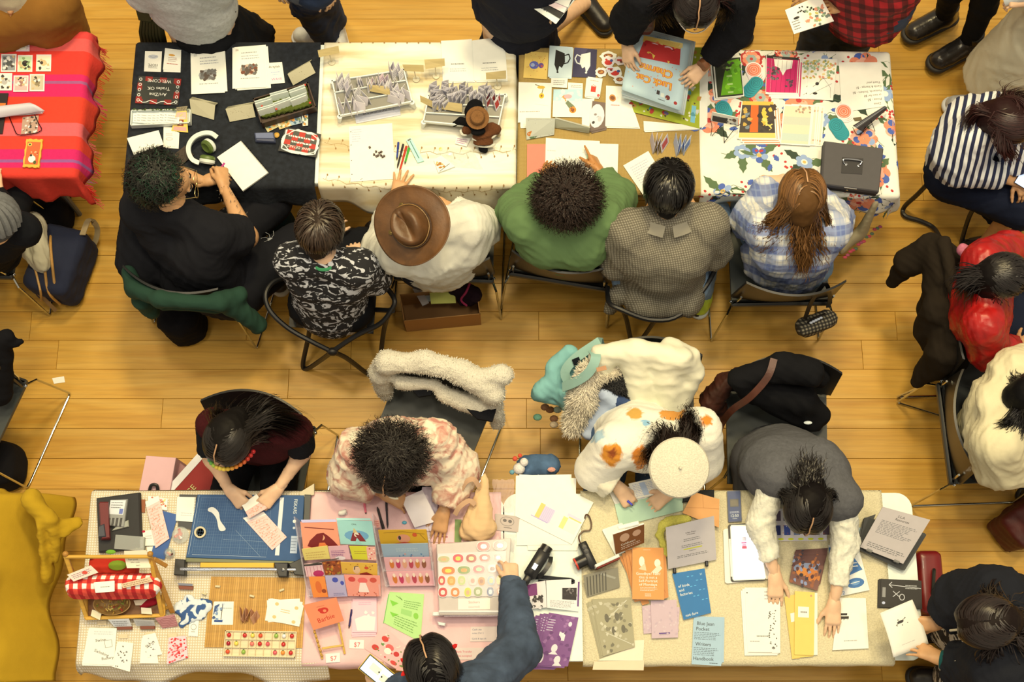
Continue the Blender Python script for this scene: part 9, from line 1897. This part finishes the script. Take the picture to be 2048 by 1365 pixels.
a_,b_=P(330,985,.502),P(402,905,.502);MB().box((a_+b_)/2+V(.008,-.006,0),((b_-a_).length,.035,.004),basis(b_-a_,(0,0,1))).build('white_side',M((236,226,210)),t);prints([('t',.15,.7,.5,'OGE',(206,200,120),'l')],lambda u,v,L:P(352,1000,.504)+basis(b_-a_,(0,0,1))@V(u*.14,.02-v*.08,L),.14,.08,t,'lettering')
ob=hull('floor_bag','black leather bag on the floor behind the green jacket chair','bag',[(318,600),(392,610),(385,650),(345,662),(318,640)],.24,(22,20,20),'cloth',.014);F=Field([P(2030,1045,.1)],.35,.012);F.box(P(2046,1046,.13),(.13,.09,.12),rotz(-35).transposed(),.03,.02);ob=soft('burgundy_bag',F,M((84,22,14),'leather',.6),None,.012,.1,3);tag(ob,'burgundy leather bag on the floor at the right edge','bag');ob=hull('green_bag','dark green bag under the black cloth','bag',[(505,395),(560,405),(568,440),(510,452)],.3,(20,40,38));ob=hull('dark_bag','black bag on the floor at the left edge','bag',[(-20,880),(8,890),(10,960),(-20,970)],.2,(28,26,26))
def coat(name,lbl,caps,col,kind='cloth',amp=.012,fs=.1,h=.0105,k=.03,seed=1,parts=(),mat=None,cat='coat'):
 """garment over a chair back: caps = ((px,py,z),(px,py,z),r0,r1[,flatten])"""
 F=Field([PP(c[i])for c in caps for i in(0,1)],.16,h)
 for c in caps:
  kw=dict(sq=(0,0,1),fl=c[4])if len(c)>4 else{};F.cap(PP(c[0]),PP(c[1]),c[2],c[3],k,**kw)
 o=soft(name,F,mat or M(col,kind),None,amp*.8,fs*1.5,seed);tag(o,lbl,cat);return o
def fuzz(o,n,L,col,seed=0,w=.003):
 me=o.data;rs=np.random.RandomState(seed);v=np.zeros(len(me.vertices)*3);me.vertices.foreach_get('co',v);v=v.reshape(-1,3);nn=np.zeros(len(v)*3);me.vertices.foreach_get('normal',nn);nn=nn.reshape(-1,3);i=rs.randint(0,len(v),n);d=nn[i]+rs.normal(size=(n,3))*.45;d/=np.linalg.norm(d,axis=1,keepdims=True);t_=np.linspace(0,1,4)[None,:,None]
 p=v[i][:,None]+d[:,None]*t_*L*rs.uniform(.5,1.1,n)[:,None,None]+np.array([0,0,-.3])*t_**2*L+np.array(ORG[o.name]);ribbons(p,np.full(n,w),np.array(ORG[o.name])+v.mean(0),strand_cols(rs,n,col,.12),'fur',o,.8)
coat('jacket','dark green jacket draped over the chair of the person in black',[((258,545,.74),(270,580,.7),.035,.045),((270,575,.74),(320,598,.78),.045,.04),((320,598,.8),(440,608,.8),.038,.038),((440,600,.79),(478,590,.74),.04,.04),((455,605,.74),(518,650,.55),.055,.045),((285,600,.62),(305,625,.5),.05,.04),((330,605,.7),(440,612,.66),.04,.04)],(34,62,44),seed=3)
o1=coat('fleece_jacket','white teddy fleece jacket over the chair of the curly haired person',[((762,745,.72),(775,722,.8),.05,.055),((775,728,.82),(850,724,.85),.05,.05),((850,724,.85),(925,745,.84),.05,.05),((925,745,.84),(985,785,.8),.055,.06),((762,750,.7),(770,785,.55),.055,.04),((800,765,.72),(870,770,.72),.035,.03),((890,790,.7),(960,815,.68),.04,.05),((985,790,.75),(995,845,.55),.05,.035),((950,760,.84),(1005,750,.86),.045,.05)],(228,212,176),'fleece',.01,.06,seed=5);fuzz(o1,5000,.01,(228,212,176))
for q in([(820,778),(845,762),(872,772),(862,792),(838,796)],[(925,812),(955,815),(995,812),(985,845),(955,840)]):MB().prism([P(x,y,.7)for x,y in q][::-1],.02).build('black_lining',M((20,20,22),'cloth'),o1)
o1=coat('puffer_coat','cream puffer coat covering the chair of the sweater wearer',[((1200,712,.84),(1270,700,.86),.05,.05),((1270,700,.86),(1360,720,.86),.05,.05),((1205,720,.8),(1215,780,.62),.06,.06),((1270,715,.82),(1280,800,.62),.075,.08),((1330,720,.82),(1340,800,.62),.075,.085),((1365,720,.84),(1385,745,.74),.05,.06),((1340,690,.82),(1385,715,.78),.04,.04),((1375,770,.7),(1350,820,.58),.05,.05)],(244,230,186),'cloth',.014,.1,seed=7)
MB().box(P(1203,738,.93),(.045,.02,.003),rotz(14)).build('leather_patch',M((170,100,40),'leather'),o1)
o1=coat('fur_coat','cream fur coat hanging on the left of the puffer coat',[((1180,745,.78),(1165,800,.66),.05,.055),((1165,800,.66),(1148,850,.55),.055,.05),((1190,750,.76),(1225,745,.76),.04,.035)],(236,214,172),'fleece',.012,.05,seed=8);fuzz(o1,6000,.03,(238,218,178),2,.0035)
coat('fur_collar','dark grey fur collar inside the cream coats',[((1215,775,.72),(1235,762,.74),.035,.035),((1235,765,.74),(1248,790,.68),.035,.03)],(44,42,38),'fleece',.008,.03);fuzz(bpy.data.objects['fur_collar'],2500,.02,(40,38,36),3)
coat('shirt_garment','pale blue shirt tucked inside the coats on the chair',[((1210,790,.72),(1225,800,.7),.035,.035),((1215,800,.68),(1185,860,.56),.045,.05,1.8),((1200,830,.6),(1175,865,.54),.04,.035,1.6)],(190,196,200),'cloth',.012,.06,seed=2,cat='shirt');coat('denim_garment','dark blue garment beside the pale blue shirt',[((1235,800,.7),(1262,815,.66),.03,.035),((1230,820,.64),(1205,875,.52),.04,.04,1.6)],(56,72,100),'denim',.01,.06,seed=4,cat='shirt')
tq=(140,190,172);o1=coat('teal_tote','aqua canvas tote bag hanging from the puffer coat chair',[((1108,735,.62),(1140,705,.66),.045,.04,1.4),((1085,780,.56),(1115,755,.6),.05,.05,1.4),((1120,790,.56),(1180,700,.7),.035,.03,1.6),((1130,790,.6),(1135,815,.5),.03,.03),((1075,790,.52),(1110,800,.5),.035,.03)],tq,'cloth',.01,.06,seed=6,cat='bag')
for pth in([(1125,775,.7),(1150,765,.78),(1178,745,.86),(1192,715,.9),(1185,700,.84)],[(1140,770,.66),(1130,745,.7),(1150,718,.74),(1190,690,.78),(1200,684,.78),(1196,695,.74)]):MB().strap(spl([P(*p)for p in pth],4),.045,.004).build('handle',M((156,186,160),'cloth'),o1,True)
for(a,b)in(((1170,700,.76),(1186,692,.77)),((1146,726,.74),(1160,720,.75))):MB().strap([P(*a),P(*b)],.03,.006).build('opening',M((20,24,26),'cloth'),o1)
for k,(x,y,c_)in enumerate([(1075,835,(130,180,140)),(1100,820,(150,100,60)),(1108,838,(160,110,70)),(1108,850,(226,196,150)),(1090,815,(170,120,80)),(1115,820,(190,196,160))]):ob=MB().ball(P(x,y,.36),(.022,.018,.016),n=10,m=6).build('charm',M(c_,'fleece'),None,True);tag(ob,['mint green','brown','tan','peach','light brown','pale green'][k]+' plush charm hanging from the aqua tote','charm')
coat('black_coat','black coat heaped over the chair of the grey vest wearer',[((1480,760,.8),(1560,735,.86),.06,.06),((1560,735,.86),(1620,745,.84),.07,.07),((1600,735,.8),(1640,755,.7),.06,.05),((1500,775,.74),(1600,800,.68),.07,.075),((1600,800,.68),(1640,830,.58),.065,.055),((1540,800,.66),(1620,845,.56),.06,.05)],(22,21,21),'cloth',.014,.09,seed=4)
o1=coat('leather_bag','brown leather shoulder bag hanging beside the black coat',[((1450,765,.66),(1425,800,.56),.05,.055),((1425,800,.56),(1415,845,.46),.055,.04),((1460,760,.7),(1475,745,.74),.03,.025),((1440,820,.5),(1430,850,.45),.04,.03)],(70,36,24),'leather',.014,.05,seed=9,cat='bag');MB().strap(spl([P(x,y,z)for x,y,z in((1548,718,.93),(1535,755,.91),(1500,795,.84),(1465,820,.72),(1445,845,.58),(1435,870,.5))],5),.032,.006).build('strap',M((84,42,26),'leather'),o1,True)
ob=MB().ball(P(1616,846,.64),(.02,.009,.006),n=12,m=6).build('tag_label',M((226,226,214)),None,True);tag(ob,'white label showing on the black coat','label')
coat('brown_coat','dark brown coat hanging down the chair back of the red jacket wearer',[((1888,485,.84),(1905,560,.86),.03,.03),((1905,560,.86),(1930,660,.86),.03,.03),((1880,495,.78),(1800,545,.5),.055,.045),((1800,545,.5),(1785,565,.42),.045,.035),((1890,560,.74),(1860,620,.5),.07,.07),((1905,620,.74),(1870,690,.48),.07,.06),((1915,670,.74),(1850,745,.44),.06,.05),((1850,745,.44),(1835,765,.38),.05,.035),((1860,500,.7),(1815,525,.6),.08,.07),((1885,620,.7),(1865,660,.52),.1,.09),((1895,700,.66),(1868,735,.5),.09,.07),((1900,600,.6),(1910,720,.5),.07,.07),((1885,520,.74),(1885,580,.66),.09,.09),((1900,560,.7),(1895,700,.62),.08,.09)],(42,33,22),'cloth',.014,.1,seed=5)
coat('black_garment','black garment over the chair at the left edge',[((-10,690,.8),(15,672,.84),.045,.035),((10,690,.8),(44,684,.8),.025,.014),((-5,700,.76),(5,785,.58),.07,.05),((-20,730,.7),(-5,790,.55),.07,.06)],(20,19,20),'cloth',.012,.08)
coat('pink_scarf','pink and cream scarf behind the red jacket wearer',[((1925,500,.9),(1950,510,.92),.03,.03),((1935,520,.9),(1940,540,.88),.02,.02)],(200,110,120),'knit',.008,.05,cat='scarf')
t=thing('checked_bag','small black and cream checked handbag hanging from the plaid wearer\'s chair','bag',P(1632,650,.3));F=Field([P(1632,650,.42)],.16,.008);F.cap(P(1612,655,.4),P(1655,638,.4),.055,.05,sq=(.3,.7,0),fl=1.15);F.cap(P(1608,660,.44),P(1655,645,.44),.03,.028)
soft('body',F,plaid('check_weave',(150,136,104),[((1,.3,0),330,.5,(36,32,28),.85),((-.3,1,.3),330,.5,(36,32,28),.85)]),t,.004,.06);MB().tube(spl([P(1616,645,.47),P(1630,636,.5),P(1650,628,.5)],4),.01,8,flat=.5).build('opening',M((26,24,22),'leather'),t,True)
for pth in([(1610,638,.48),(1622,606,.6),(1640,578,.76),(1650,566,.82)],[(1656,615,.48),(1660,596,.6),(1656,575,.76),(1650,566,.82)]):MB().strap(spl([P(*p)for p in pth],4),.02,.005,up=(0,-1,.3)).build('strap',M((28,26,24),'leather'),t,True)
for k in range(5):MB().ball(P(1622+k*5,646-k*2.5,.495),(.009,.007,.006),n=8,m=5).build('silver_tissue',M((200,200,196),'paper'),t)
t=thing('plush_keychains','pair of small plush toys, white and pink, beside the paper pile','toy',P(1060,940,TT-.1))
for(x,y,z,r_,c_)in((1038,938,.74,.028,(240,226,200)),(1048,925,.76,.02,(240,226,200)),(1030,918,.78,.012,(226,90,60)),(1040,912,.78,.01,(226,90,60)),(1024,945,.74,.012,(120,170,170))):MB().ball(P(x,y,z),r_,n=12,m=8).build('toy_piece',M(c_,'fleece'),t,True)
F=Field([P(1080,930,.68)],.14,.009);F.cap(P(1058,935,.68),P(1100,930,.68),.06,.05,sq=(0,0,1),fl=1.2);ob=soft('denim_pouch',F,M((80,104,124),'denim'),None,.006,.06);tag(ob,'blue denim pouch behind the paper pile','pouch');MB().ball(P(1103,940,.73),(.02,.012,.01),n=8,m=5).build('pink_tassel',M((226,160,130),'fleece'),ob,True)
